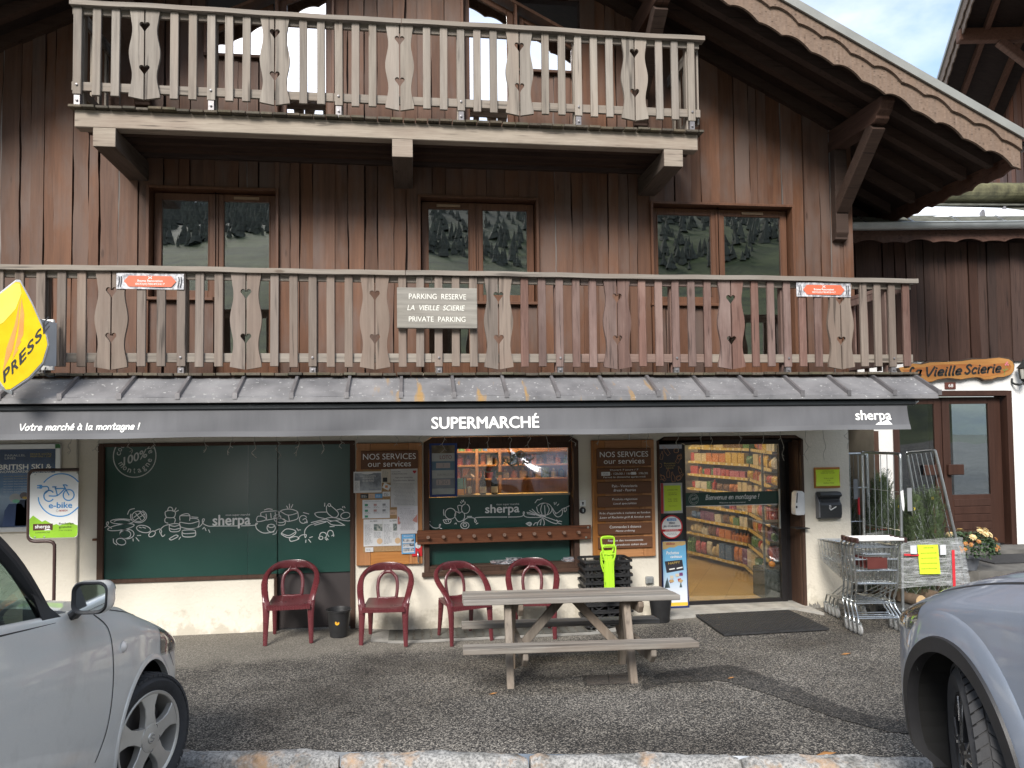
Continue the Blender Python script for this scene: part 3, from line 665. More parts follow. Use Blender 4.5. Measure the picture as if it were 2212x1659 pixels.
def pair(w, X, zt, split, zl, zr, ventL, ventR, blinds=0, pl=0., pr=0.):
    c = MB(); x0, x1 = X
    zb = min(zl, zr); casing(c, x0, x1, 2.86 if False else min(zl, zr), zt)
    c.build('casing', WFRAME, w, bevel=.003)
    # sills: the window leaf on a ledge, the door leaf on a threshold
    s_ = MB()
    for (a, b, z) in ((x0, split, zl), (split, x1, zr)):
        if z > 3.3: s_.box(a - .01, b + .005, -.10, .054, z - .035, z); 
    s_.build('sill', WFRX, w, bevel=.004)
    t_ = MB()
    for (a, b, z) in ((x0, split, zl), (split, x1, zr)):
        if z < 3.3: t_.box(a + .03, b - .03, -.07, .05, z - .03, z + .012)
    t_.build('threshold', M('pale_threshold', (.42, .37, .28), .7), w)
    sash(x0 + .045, split - .005, zl + .02, zt - .045, .082, w, vent=ventL, panel=pl); sash(split + .005, x1 - .045, zr + .02, zt - .045, .082, w, vent=ventR, panel=pr)
    m1 = MB(); m1.box(split - .028, split + .028, .035, .052, max(zl, zr) + .02, zt - .05); m1.build('mullion', WFRAME, w, bevel=.004)
    room(w, x0, x1, 2.8, zt, blinds=blinds, seed=int(x0 * 7))
pair(win, W1, 5.037, -2.225, 3.77, 2.90, False, True, 9, 0, .12)
pair(newwin(), W2, 5.015, .765, 2.90, 3.76, True, False, 6, .12, 0)
pair(newwin(), W3, 5.02, 3.80, 3.765, 2.90, False, True, 0, 0, .12)
def gable(w, xd0, xd1, xw0, xw1):
    sl = lambda o: (lambda x: soff(x) - o)
    c = MB(); lo, hi = min(xd0, xw0), max(xd1, xw1)
    c.slab([(lo, sl(.72)(lo) - .04), (hi, sl(.72)(hi) - .04), (hi, sl(.72)(hi)), (lo, sl(.72)(lo))], -.09, .12)
    for x, zb in ((xd0, 5.5), (xd1 - .03, 5.5), (xw0 if xw0 < xd0 else xw1 - .03, 6.585)): c.slab([(x, zb), (x + .03, zb), (x + .03, sl(.76)(x + .03)), (x, sl(.76)(x))], -.085, .12)
    c.build('casing', WFRAME, w, bevel=.003)
    s_ = MB(); s_.box(xw0, xw1, -.10, .05, 6.545, 6.58); s_.build('sill', BROWNX, w, bevel=.004)
    sash(xd0 + .035, xd1 - .035, 5.50, 9, .075, w, GPANE, sl(.79), panel=.39)
    sash(xw0 + .032, xw1 - .032, 6.585, 9, .06, w, GPANE, sl(.79))
    room(w, lo, hi, 5.5, 7.0 if lo < 0 else 7.0, 1.4)
gable(newwin(), -1.55, -.88, -2.34, -1.56); gable(newwin(), .60, 1.28, 1.29, 2.06)

# ---------------------------------------------------------------- roof
R_ = bpy.data.objects.new('roof', None); COL.objects.link(R_); R_.parent = B; WL[R_] = Vector()
YF, YB, XE = -1.24, 8.0, 6.88
mb = MB()
for sg in (1, -1):
    X = (lambda x: -.1 + sg * x)
    xe = XE + .1
    mb.hexa([(X(0), YF, 8.81), (X(xe), YF, 8.81 - .498 * xe), (X(xe), YF, 8.97 - .498 * xe), (X(0), YF, 8.97)], [(X(0), YB, 8.81), (X(xe), YB, 8.81 - .498 * xe), (X(xe), YB, 8.97 - .498 * xe), (X(0), YB, 8.97)])
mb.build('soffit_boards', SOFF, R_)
mb = MB()
for sg in (1, -1):
    X = (lambda x: -.1 + sg * x); xe = XE + .14
    a = lambda o, x: (8.985 + o) - .498 * x
    mb.hexa([(X(0), YF - .09, a(0, 0)), (X(xe), YF - .09, a(0, xe)), (X(xe), YF - .09, a(.03, xe)), (X(0), YF - .09, a(.03, 0))], [(X(0), YB, a(0, 0)), (X(xe), YB, a(0, xe)), (X(xe), YB, a(.03, xe)), (X(0), YB, a(.03, 0))])
    mb.hexa([(X(0), YF - .095, a(-.045, 0)), (X(xe), YF - .095, a(-.045, xe)), (X(xe), YF - .095, a(.055, xe)), (X(0), YF - .095, a(.055, 0))], [(X(0), YF - .07, a(-.045, 0)), (X(xe), YF - .07, a(-.045, xe)), (X(xe), YF - .07, a(.055, xe)), (X(0), YF - .07, a(.055, 0))])
mb.build('metal_roof_edge', M('grey_roof_metal', (.30, .30, .275), .45, .35, .12, 2.5), R_)
def scallop(u):
    u = u % 1
    return .062 * math.sin(PI * u / .54) ** .75 if u < .54 else .024 * math.sin(PI * (u - .54) / .46) ** .8
def verge(sg, y0, y1, otop, obot, off, P=.60):
    m1 = MB(); n = 300; xe = XE + .08; bot, top = [], []
    for i in range(n + 1):
        x = xe * i / n; bot.append((-.1 + sg * x, 8.81 + obot - .498 * x + scallop(x / P + off))); top.append((-.1 + sg * x, 8.81 + otop - .498 * x))
    for i in range(n):
        a, b, c, d = bot[i], bot[i + 1], top[i + 1], top[i]
        m1.add([(a[0], y0, a[1]), (b[0], y0, b[1]), (c[0], y0, c[1]), (d[0], y0, d[1]), (a[0], y1, a[1]), (b[0], y1, b[1]), (c[0], y1, c[1]), (d[0], y1, d[1])], [(0, 1, 2, 3), (7, 6, 5, 4), (0, 4, 5, 1), (3, 2, 6, 7)])
    m1.add([(bot[-1][0], y0, bot[-1][1]), (top[-1][0], y0, top[-1][1]), (top[-1][0], y1, top[-1][1]), (bot[-1][0], y1, bot[-1][1])], [(0, 1, 2, 3)])
    m1.build('bargeboard', VERGE, R_)
for sg in (1, -1): verge(sg, YF - .03, YF, .06, -.225, .1); verge(sg, YF - .062, YF - .033, .13, -.005, .35)
mb = MB()           # rafters under the eaves, running down the slope
for y in [-.98, -.55, -.12, .42, .95, 1.48, 2.0, 2.55, 3.1]:
    for sg in (1, -1):
        x0 = .0 if y < -.05 else 5.5
        X = (lambda x: -.1 + sg * x); a = lambda o, x: 8.807 + o - .498 * x; xe = XE - .02
        mb.hexa([(X(x0), y, a(-.13, x0)), (X(xe), y, a(-.13, xe)), (X(xe), y, a(0, xe)), (X(x0), y, a(0, x0))], [(X(x0), y + .1, a(-.13, x0)), (X(xe), y + .1, a(-.13, xe)), (X(xe), y + .1, a(0, xe)), (X(x0), y + .1, a(0, x0))])
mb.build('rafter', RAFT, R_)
for sg in (1, -1):
    mb = MB(); x = -.1 + sg * (XE + .085); zt = 8.95 - .498 * (XE + .1); n = 180; L = YB - YF
    for i in range(n):
        y, y2 = YF + L * i / n, YF + L * (i + 1) / n
        z, z2 = zt - .34 + scallop((y - YF) / .5) * .8, zt - .34 + scallop((y2 - YF) / .5) * .8
        mb.add([(x, y, z), (x, y2, z2), (x, y2, zt), (x, y, zt), (x + .028 * sg, y, z), (x + .028 * sg, y2, z2), (x + .028 * sg, y2, zt), (x + .028 * sg, y, zt)], [(0, 1, 2, 3), (7, 6, 5, 4), (0, 4, 5, 1), (3, 2, 6, 7)])
    mb.build('eave_board', wood('eave_board_timber', (.07, .032, .02), (.15, .075, .05), 'y', .05), R_)
    mb = MB(); xx = -.1 + sg * (XE + .20); mb.lathe([(.075, YF - .05), (.075, YB)], (xx, 0, zt - .02), 14, 'y', a0=PI, a1=2 * PI); mb.build('gutter', ZINC, R_, smooth=True)
def bracket(x, ztop, zlow, w=.165):
    br = bpy.data.objects.new('roof_bracket', None); COL.objects.link(br); br.parent = B; WL[br] = Vector()
    m1 = MB()       # purlin with a moulded end
    pr = [(.0, ztop), (-1.14, ztop - .02), (-1.16, ztop - .08), (-1.135, ztop - .095), (-1.105, ztop - .16), (-1.045, ztop - .205), (-1.045, ztop - .235), (-1.0, ztop - .27), (.0, ztop - .27)]
    m1.prism(pr, lambda y, z: (x - w / 2, y, z), lambda y, z: (x + w / 2, y, z)); m1.build('purlin', wood('purlin_timber', (.040, .019, .012), (.095, .048, .032), 'y', .05), br, bevel=.006)
    m1 = MB(); m1.beam((x, -.92, ztop - .27), (x, -.13, zlow + .40), w * .92, .16, (1, 0, 0)); m1.build('strut', RAFT, br, bevel=.006)
    m1 = MB(); m1.prism([(-.07, ztop - .271), (-.17, ztop - .271), (-.17, zlow + .10), (-.14, zlow + .05), (-.14, zlow + .02), (-.06, zlow), (-.06, ztop - .3)], lambda y, z: (x - w / 2, y, z), lambda y, z: (x + w / 2, y, z)); m1.build('wall_post', RAFT, br, bevel=.006)
bracket(5.345, 5.985, 4.56); bracket(2.78, 7.24, 5.9); bracket(-2.98, 7.24, 5.9); bracket(-5.5, 5.985, 4.56)

# ---------------------------------------------------------------- balconies
def balcony(yf, x0, x1, zd, zt, zsl, zbr, hearts, slats, posts, hz, side, redf):
    bal = bpy.data.objects.new('balcony', None); COL.objects.link(bal); bal.parent = B; WL[bal] = Vector()
    r_ = rnd(int(x0 * 10) + 77)
    m1 = MB(); x = x0 - .0
    while x < x1 - .05:
        w = r_.uniform(.115, .135); t = r_.uniform(-.004, .004)
        m1.box(x, min(x + w, x1), yf - .065 + r_.uniform(-.012, .012), .0, zd - .026 + t, zd + t); x += w + r_.uniform(.006, .012)
    m1.build('deck', DECK, bal, bevel=.003)
    m1 = MB(); xs_ = [x0 + (x1 - x0) * i / 60 for i in range(61)]   # handrail, slightly worn and wavy
    for a, b in ((x0, (x0 + x1) / 2 - .01), ((x0 + x1) / 2 - .004, x1 + .04)):
        n = 40
        def rail(u, v):
            q = [(-.055, -.025), (.055, -.025), (.055, .02), (-.055, .022), (-.055, -.025)][round(v * 4)]; xx = a + (b - a) * u
            return (xx, yf + q[0] + .003 * math.sin(3 * xx), zt - .024 + q[1] + .004 * math.sin(2.1 * xx) + .002 * math.sin(9 * xx))
        m1.grid(rail, n, 4)
        for e in (0, n): pass
    m1.box(x0 - .001, x0 + .02, yf - .054, yf + .054, zt - .048, zt - .004); m1.box(x1 + .022, x1 + .041, yf - .054, yf + .054, zt - .048, zt - .004)
    m1.build('handrail', GREYX, bal)
    for z0, z1 in ((zt - .115, zt - .05), (zbr - .045, zbr + .045)):
        cuts = [x0, -2.2, .2, 1.75, 3.1, x1] if x1 > 4 else [x0, -.8, 1.3, x1]
        for a, b in zip(cuts, cuts[1:]):
            if b - a < .05: continue
            m1 = MB(); m1.box(a + .002, b - .002, yf + .015, yf + .05, z0, z1); m1.build('cross_rail', REDX if redf((a + b) / 2) > .9 else GREYX, bal, bevel=.004)
    for xx in slats:
        w = .080; ti = r_.uniform(-.004, .004); zb = zsl + r_.uniform(-.006, .006); post = xx in posts
        m1 = MB(); m1.hexa([(xx - w / 2 + ti, yf - .018, zb), (xx + w / 2 + ti, yf - .018, zb), (xx + w / 2, yf - .018, zt - .05), (xx - w / 2, yf - .018, zt - .05)][::1], [(xx - w / 2 + ti, yf + .0145, zb), (xx + w / 2 + ti, yf + .0145, zb), (xx + w / 2, yf + .0145, zt - .05), (xx - w / 2, yf + .0145, zt - .05)])
        o = m1.build('baluster', REDW if r_.random() < redf(xx) else GREYW if x1 < 4 else MIDW, bal, bevel=.004)
        if post:
            m2 = MB(); m2.box(xx - .04, xx + .04, yf + .0505, yf + .13, zd, zt - .05); m2.build('post', REDW if redf(xx) > .3 else GREYW if x1 < 4 else MIDW, bal, bevel=.004)
            m2 = MB(); m2.box(xx - .028, xx + .028, yf - .012, yf + .045, zd - .01, zsl - .006); m2.lathe([(0, -.014), (.012, -.012), (.012, 0)], (xx, yf - .012, (zd + zsl) / 2), 10, 'y'); m2.lathe([(0, -.012), (.012, -.010), (.012, 0)], (xx, yf - .018, zbr), 10, 'y'); m2.build('post_foot', ZINC, bal)
    for xx in hearts:
        for sg in (-1, 1):
            zb, zt_ = zsl - .022, zt - .05; H = zt_ - zb; pl = []
            for j in range(25):
                t = j / 24; pl.append((xx + sg * (.134 + .016 * math.cos(4 * PI * t * .97) - .004 * (t > .9)), zb + H * t + (.022 * (1 - min(1, t * 8)) if t < .12 else 0)))
            inner = [(xx + sg * .007, zt_)]
            for h in sorted(hz, reverse=True):
                for q in range(0, 11):
                    a = PI * q / 10 * 1.18
                    inner.append((xx + sg * max(.007, .024 - .024 * math.cos(a) * 1.0 + .003), h + .026 + .025 * math.sin(a)))
                inner += [(xx + sg * .038, h + .002), (xx + sg * .018, h - .024), (xx + sg * .007, h - .045)]
            inner.append((xx + sg * .007, zb - .004)); poly = pl + inner
            m1 = MB(); m1.slab(poly, yf - .02, yf + .0145); m1.build('heart_board', REDW if redf(xx) > .55 else GREYW if x1 < 4 else MIDW, bal)
    for sx in side:     # balustrade on the short sides, back to the wall
        m1 = MB(); m1.box(sx - .02, sx + .02, yf + .06, -.03, zt - .05, zt - .004); m1.box(sx - .018, sx + .017, yf + .06, -.03, zt - .13, zt - .052); m1.box(sx - .018, sx + .017, yf + .06, -.03, zbr - .045, zbr + .045)
        for i in range(5): y = yf + .12 + (abs(yf) - .25) * i / 4; m1.box(sx - .04 if sx < 0 else sx + .0175, sx - .0185 if sx < 0 else sx + .04, y - .037, y + .037, zsl, zt - .05)
        m1.build('side_balustrade', GREYW if redf(side[0]) < .3 else REDW, bal, bevel=.003)
    return bal
hU = [-2.665 + 1.276 * i for i in range(5)]
slU = [-3.305, -3.122, -2.943]; pU = [-3.305]
for h in hU[:-1]: slU += [h + .285, h + .465, h + .645, h + .82, h + .995]; pU.append(h + .645)
slU += [2.72, 2.9, 3.09]; pU.append(3.09)
UB = balcony(-1.0, -3.37, 3.20, 5.52, 6.585, 5.638, 5.735, hU, slU, pU, (6.36, 5.915), (-3.33, 3.17), lambda x: 0.)
mb = MB(); mb.box(-3.33, 3.155, -1.0, -.86, 5.312, 5.492); mb.build('front_beam', BEAMX, UB, bevel=.008)
for xx in (-3.04, -.085, 2.87):
    mb = MB(); mb.hexa([(xx - .111, -1.004, 5.118), (xx + .106, -1.004, 5.118), (xx + .106, -1.004, 5.311), (xx - .111, -1.004, 5.311)], [(xx - .111, .0, 5.09), (xx + .106, .0, 5.09), (xx + .106, .0, 5.311), (xx - .111, .0, 5.311)])
    o = mb.build('cantilever_beam', [BEAMY], UB, bevel=.008)
    mb = MB(); mb.box(xx - .109, xx + .104, -1.012, -1.0045, 5.12, 5.309); mb.build('beam_end', BEAMX, UB, bevel=.003)
mb = MB()
for y in (-.72, -.5, -.28, -.06): mb.box(-3.3, 3.13, y - .04, y + .04, 5.35, 5.49)
mb.build('joist', RAFT, UB)
hL = [-2.863 + 1.248 * i for i in range(7)]
slL = [-5.3, -5.1, -4.5, -4.3, -4.06, -3.87, -3.69, -3.5, -3.313, -3.135]; pL = [-3.5]
for i, h in enumerate(hL[:-1]): slL += [h + .272, h + .453, h + .638, h + .812, h + .99]; pL.append(h + .638)
slL += [4.90, 5.065, 5.235, 5.405]; pL.append(5.235)
def redness(x):
    return 0. if x < -.3 else .12 if x < .9 else .75 if x < 1.75 else 1. if x < 4.2 else .45
LBAL = balcony(-1.25, -5.6, 5.49, 2.826, 3.862, 2.887, 2.98, hL, slL, pL, (3.605, 3.165), (5.45,), redness)
mb = MB(); mb.box(-5.6, 5.43, -1.25, -1.1, 2.6, 2.798); mb.build('front_beam', DARKW, LBAL)
for xx in (-2.7, .2, 2.5, 5.2): mb = MB(); mb.box(xx - .1, xx + .1, -1.2, -.0, 2.40, 2.598); mb.build('cantilever_beam', BEAMY, LBAL)

# ---------------------------------------------------------------- zinc canopy under the lower balcony
CAN = bpy.data.objects.new('zinc_canopy', None); COL.objects.link(CAN); CAN.parent = B; WL[CAN] = Vector()
m, nt, b = new('weathered_zinc'); v = coords(nt, (1, 1, 1), False)
n = noise(nt, v, 2.3, 6, .6); r = ramp(nt, (.135, .134, .140), (.31, .304, .308), .3, .7); nt.links.new(n.outputs[0], r.inputs[0])
vs2 = coords(nt, (1, 1, 1.3), False); sp = noise(nt, vs2, 24, 5, .62); rs = ramp(nt, (0,) * 3, (.8,) * 3, .63, .665); nt.links.new(sp.outputs[0], rs.inputs[0])
col = mixc(nt, rs.outputs[0], r.outputs[0], (.62, .62, .60))
st = noise(nt, coords(nt, (3.2, .6, .35), False), 3.6, 3, .5); rt_ = ramp(nt, (0,) * 3, (1,) * 3, .60, .68); nt.links.new(st.outputs[0], rt_.inputs[0])
gx = nt.nodes.new('ShaderNodeTexCoord'); sx = nt.nodes.new('ShaderNodeSeparateXYZ'); nt.links.new(gx.outputs['Object'], sx.inputs[0])
ma = nt.nodes.new('ShaderNodeMapRange'); ma.inputs[1].default_value = -.6; ma.inputs[2].default_value = .1; nt.links.new(sx.outputs[0], ma.inputs[0])
mbb = nt.nodes.new('ShaderNodeMapRange'); mbb.inputs[1].default_value = 2.9; mbb.inputs[2].default_value = 2.1; nt.links.new(sx.outputs[0], mbb.inputs[0])
k = nt.nodes.new('ShaderNodeMath'); k.operation = 'MULTIPLY'; nt.links.new(ma.outputs[0], k.inputs[0]); nt.links.new(mbb.outputs[0], k.inputs[1])
k2 = nt.nodes.new('ShaderNodeMath'); k2.operation = 'MULTIPLY'; nt.links.new(k.outputs[0], k2.inputs[0]); nt.links.new(rt_.outputs[0], k2.inputs[1])
nt.links.new(mixc(nt, k2.outputs[0], col, (.40, .25, .10)), b.inputs['Base Color']); b.inputs['Metallic'].default_value = .3; b.inputs['Roughness'].default_value = .5
ZW = MATS['weathered_zinc']
mb = MB(); yt, zt, yb, zb = -1.24, 2.79, -1.66, 2.575
mb.grid(lambda u, v: (-5.6 + 11.05 * u, yt + (yb - yt) * v, zt + (zb - zt) * v + .002 * math.sin(u * 90)), 120, 3)
mb.grid(lambda u, v: (-5.6 + 11.05 * u, [yb, yb - .012, yb - .012, yb + .03][round(v * 3)], [zb, zb - .008, zb - .05, zb - .054][round(v * 3)]), 120, 3)
mb.slab([(5.45, zt), (5.45, zb)], 0, 0) if False else mb.add([(5.45, yt, zt), (5.45, yb, zb), (5.45, yb, zb - .05), (5.45, yt, zb - .05)], [(0, 1, 2, 3)])
mb.build('canopy_sheet', ZW, CAN)
for i in range(-4, 18):
    xx = -3.145 + .5065 * i
    mb = MB(); mb.hexa([(xx - .017, yt + .002, zt + .002), (xx + .017, yt + .002, zt + .002), (xx + .014, yt + .002, zt + .04), (xx - .014, yt + .002, zt + .04)], [(xx - .017, yb - .005, zb - .003), (xx + .017, yb - .005, zb - .003), (xx + .014, yb - .005, zb + .036), (xx - .014, yb - .005, zb + .036)])
    mb.box(xx - .02, xx + .02, yb - .02, yb - .006, zb - .018, zb + .040); mb.build('seam_rib', ZINC, CAN)
mb = MB(); mb.quad((-5.6, yb + .03, zb - .054), (5.43, yb + .03, zb - .054), (5.43, .0, zb - .054), (-5.6, 0, zb - .054)); mb.build('canopy_soffit', DARKW, CAN)
# ---------------------------------------------------------------- shop front: panels, windows, door
def frame(mb, x0, x1, z0, z1, t, y0, y1, ch=.0, bottom=True, tt=None):
    tt = tt or t
    mb.slab([(x0, z0), (x0 + t, z0), (x0 + t, z1 - ch), (x0, z1 - ch * .6)], y0, y1); mb.slab([(x1 - t, z0), (x1, z0), (x1, z1 - ch * .6), (x1 - t, z1 - ch)], y0, y1)
    mb.slab([(x0, z1 - ch * .6), (x0 + t, z1 - ch), (x0 + t, z1 - tt), (x1 - t, z1 - tt), (x1 - t, z1 - ch), (x1, z1 - ch * .6), (x1 - ch, z1), (x0 + ch, z1)], y0 - .001, y1)
    if bottom: mb.box(x0 + t, x1 - t, y0 + .001, y1, z0, z0 + t)
# green bakery panel on the left
T1 = thing('painted_window_panel', 'large dark green shop window panel with white drawings of bread and cheese', 'shop window', (-2.1, 0, .6))
mb = MB(); mb.box(-3.45, -3.385, -.02, .06, .60, 2.14); mb.box(-3.385, -1.53, -.022, .06, .598, .640); mb.box(-.715, -.66, -.02, .06, 0.0, 2.14); mb.box(-3.385, -.715, -.02, .06, 2.10, 2.14); mb.box(-1.56, -1.525, -.02, .06, 0.0, .597)
mb.build('frame', BROWN, T1, bevel=.004)
mb = MB(); mb.box(-3.386, -1.855, .022, .04, .638, 2.102); mb.box(-1.852, -.714, .0225, .04, .638, 2.102); mb.build('green_panel', GREENP, T1)
mb = MB(); mb.box(-1.526, -.714, .045, .06, .012, .637); mb.box(-1.50, -.72, .040, .0448, .02, .04); mb.build('kick_panel', M('dark_brown_panel', (.040, .033, .033), .5, 0, .1, 3), T1)
f18 = lambda px, py: (-3.436 + 2.775 * px / 2212, 1.571 - .061 * px / 2212 - (.605 + .025 * px / 2212) * py / 477)
YP = .0195
D1 = [[(30, 290), (60, 270), (75, 240), (62, 235), (60, 260), (100, 290)], ell(185, 230, 95, 22, 170, 530, 20), [(120, 228), (150, 218), (200, 216), (250, 226)], ell(178, 280, 112, 24, 160, 520, 20, -10), ell(325, 185, 68, 56, -60, 200, 20), ell(325, 185, 55, 45, 0, 360, 18), [(285, 195), (345, 150)], [(300, 215), (370, 170)], [(300, 160), (345, 215)], [(335, 145), (372, 195)], [(232, 168), (250, 130), (290, 118)],
 ell(228, 338, 60, 42), ell(215, 342, 46, 34), [(190, 310), (250, 302)], ell(180, 405, 40, 28, rot=15), [(115, 380), (120, 415), (145, 432)], ell(368, 295, 60, 30, rot=12), ell(440, 338, 32, 20, rot=-40), [(330, 280), (350, 285)], [(360, 280), (385, 288)], [(455, 318), (500, 295), (520, 310), (515, 335), (505, 310), (540, 270), (590, 255)], [(515, 340), (530, 360), (548, 345)], [(280, 380), (282, 400)], [(305, 370), (330, 400)], [(315, 352), (345, 350)],
 [(550, 170), (552, 145), (590, 135), (632, 145), (635, 172), (620, 195), (565, 195), (550, 170)], [(560, 195), (548, 210), (550, 235), (575, 245)], [(620, 195), (636, 212), (630, 240)], [(570, 135), (580, 108), (605, 110), (618, 142)], [(630, 135), (642, 112)], [(640, 145), (662, 133)], [(585, 260), (590, 310), (630, 320), (675, 308), (675, 258), (630, 248), (585, 260), (630, 272), (675, 258)], [(587, 290), (630, 300), (675, 288)],
 [(675, 235), (680, 275), (760, 293), (830, 275), (835, 215), (790, 203), (765, 203)], [(675, 235), (760, 248), (835, 228)], [(676, 220), (678, 180), (735, 162), (760, 180), (758, 222)], [(678, 180), (760, 180)], [(775, 190), (830, 195)], [(695, 310), (705, 360), (800, 358), (808, 315), (785, 303), (700, 308), (712, 335), (806, 330)], [(585, 380), (640, 348), (660, 360), (605, 390), (585, 380)], [(668, 385), (682, 365)],
 [(800, 288), (850, 270), (885, 215), (870, 210), (872, 245), (920, 270), (980, 270), (1180, 268)], [(1205, 268), (1320, 262), (1345, 245), (1330, 250), (1340, 295), (1400, 330), (1490, 320)], [(870, 295), (885, 280)], [(900, 310), (890, 288)], [(932, 325), (922, 302)],
 [(1335, 215), (1350, 185), (1400, 190), (1420, 215), (1350, 232), (1335, 215)], [(1375, 180), (1385, 150), (1510, 138), (1530, 155), (1525, 195), (1425, 218)], [(1405, 130), (1440, 120), (1475, 125)], [(1420, 165), (1425, 205)], [(1460, 158), (1465, 200)], [(1500, 152), (1505, 195)], [(1545, 140), (1615, 175), (1700, 150), (1630, 122), (1545, 140), (1548, 195), (1620, 230), (1615, 175)], [(1700, 150), (1698, 205), (1620, 230)], [(1600, 95), (1612, 115)], [(1625, 78), (1627, 110)], [(1655, 82), (1642, 110)],
 ell(1520, 190, 30, 18), [(1490, 195), (1495, 222), (1515, 230)], ell(1550, 222, 38, 18), [(1512, 230), (1520, 260), (1580, 258), (1592, 225)], ell(1748, 212, 34, 34, 20, 330), [(1745, 215), (1770, 205), (1785, 240), (1760, 235)], [(1748, 152), (1798, 165)],
 ell(1465, 285, 36, 36, -50, 230), ell(1465, 268, 28, 14), [(1520, 305), (1505, 335), (1480, 342)], [(1555, 330), (1600, 295), (1670, 305), (1680, 335), (1620, 370), (1560, 345), (1555, 330)], [(1560, 335), (1620, 352), (1680, 320)], [(1625, 375), (1680, 360), (1710, 380), (1640, 402), (1625, 375)], [(1700, 380), (1730, 350), (1775, 345), (1765, 370), (1762, 310), (1800, 265), (1850, 250)], [(1690, 290), (1705, 310)], [(1700, 305), (1725, 303)], [(1772, 390), (1770, 412)], [(1795, 385), (1815, 410)], [(1805, 370), (1830, 362)],
 [(1818, 240), (1880, 225), (1945, 210)], [(1830, 255), (1890, 235), (1960, 228)], [(1850, 262), (1950, 235)], [(1945, 205), (2000, 195), (2080, 210), (2000, 225), (1945, 205)], [(1965, 230), (2010, 260), (2120, 262)], [(1985, 232), (2040, 225), (2110, 258)], [(1850, 160), (1880, 150), (1960, 148)], [(1850, 165), (1875, 190), (1940, 205)], [(1965, 90), (1975, 75), (1992, 82), (1985, 100), (1965, 90)], [(1955, 95), (1960, 150), (2010, 192), (2050, 188), (2058, 150), (1990, 90)], [(1940, 70), (1938, 98)], ell(2125, 178, 42, 27, rot=-10), [(2050, 130), (2085, 122), (2112, 140)], [(2100, 100), (2102, 112)], [(2112, 98), (2122, 112)], [(2080, 215), (2150, 225), (2190, 215)], [(1985, 275), (2025, 272)],
 ell(1925, 350, 30, 26, 150, 420), ell(1905, 372, 18, 14), ell(1990, 335, 26, 28, 120, 400), [(2000, 355), (2020, 345), (2018, 360)], [(1945, 380), (1958, 392)], [(1955, 372), (1970, 388)]]
strokes(D1, .0085, YP, LETTER, T1, 'food_drawing', f18)
text('sherpa', -2.235, -1.827, 1.165, 1.318, YP, LETTER, T1, 'shop_logo', bold=.025)
text('mon super marché', -2.095, -1.83, 1.298, 1.328, YP, LETTER, T1, 'slogan')
mb = MB(); mb.ribbon(ell(-3.075, 1.995, .225, .235, 0, 360, 48), .011, YP, smooth=False); mb.build('stamp_ring', DIMLET, T1)
def arc(body, cx, cz, r, a0, a1, s, y, m, par, name, up_=True):
    n = len(body)
    for i, ch in enumerate(body):
        if ch == ' ': continue
        q = rad(a0 + (a1 - a0) * (i + .5) / n); tx = -math.sin(q) * (-1 if up_ else 1); tz = math.cos(q) * (-1 if up_ else 1)
        nx, nz = (math.cos(q), math.sin(q)) if up_ else (-math.cos(q), -math.sin(q))
        hgt = s * (1.35 if ch in 'tlfdbhk0123456789é' else 1.); dn = -.4 * s if ch in 'gpq' else 0
        px, pz = cx + r * math.cos(q), cz + r * math.sin(q)
        w = s * (1.35 if ch in 'm' else .38 if ch in 'itlr' else .82)
        text(ch, -w / 2, w / 2, dn, hgt, 0, m, par, name, bold=.01, fn=lambda u, v_: (px + tx * u + nx * v_, y, pz + tz * u + nz * v_))
arc('coopérative', -3.075, 1.995, .150, 178, 8, .042, YP, DIMLET, T1, 'stamp_letter')
arc('montagne', -3.075, 1.995, .190, 205, 352, .042, YP, DIMLET, T1, 'stamp_letter', False)
text('100%', -3.19, -2.945, 1.935, 2.03, YP, DIMLET, T1, 'stamp_number', bold=.02, fn=lambda u, v_: (u, YP, v_ + (u + 3.07) * .38))
mb = MB(); mb.box(-3.49, -3.45, -.035, -.01, 1.075, 1.10); mb.build('shutter_stop', PEGW, T1)

# display window with the green band
T2 = thing('display_window', 'shop display window in a dark brown frame over a green band with fruit drawings', 'shop window', (1.05, 0, .58))
mb = MB(); frame(mb, .128, 1.970, .58, 2.163, .062, -.012, .10, .10, True, .07)
mb.box(.19, 1.908, .10, .13, 2.02, 2.093); mb.build('frame', BROWN, T2, bevel=.004)
mb = MB(); mb.box(.10, 1.995, -.055, .02, .555, .60); mb.box(.19, 1.908, -.011, .30, .6425, .665); mb.build('sill', BROWNX, T2, bevel=.004)
mb = MB(); mb.box(.19, 1.885, .10, .118, .668, 1.452); mb.build('green_panel', GREENP, T2)
mb = MB(); mb.box(.52, 1.885, .095, .119, 1.4525, 1.475); mb.build('glazing_bar', M('beige_bar', (.36, .30, .22), .6), T2)
mb = MB(); mb.box(1.868, 1.908, .10, .16, .668, 2.02); mb.build('window_jamb', BROWN, T2)
mb = MB(); mb.grid(lambda u, v_: (.53 + 1.345 * u, .115, 1.476 + .545 * v_), 8, 4); mb.build('pane', SPANE, T2)
f11 = lambda px, py: (.088 + 2.049 * px / 1880 - .02 * py / 1659, 2.193 - .024 * px / 1880 - (1.752 + .051 * px / 1880) * py / 1659)
YW = .0975
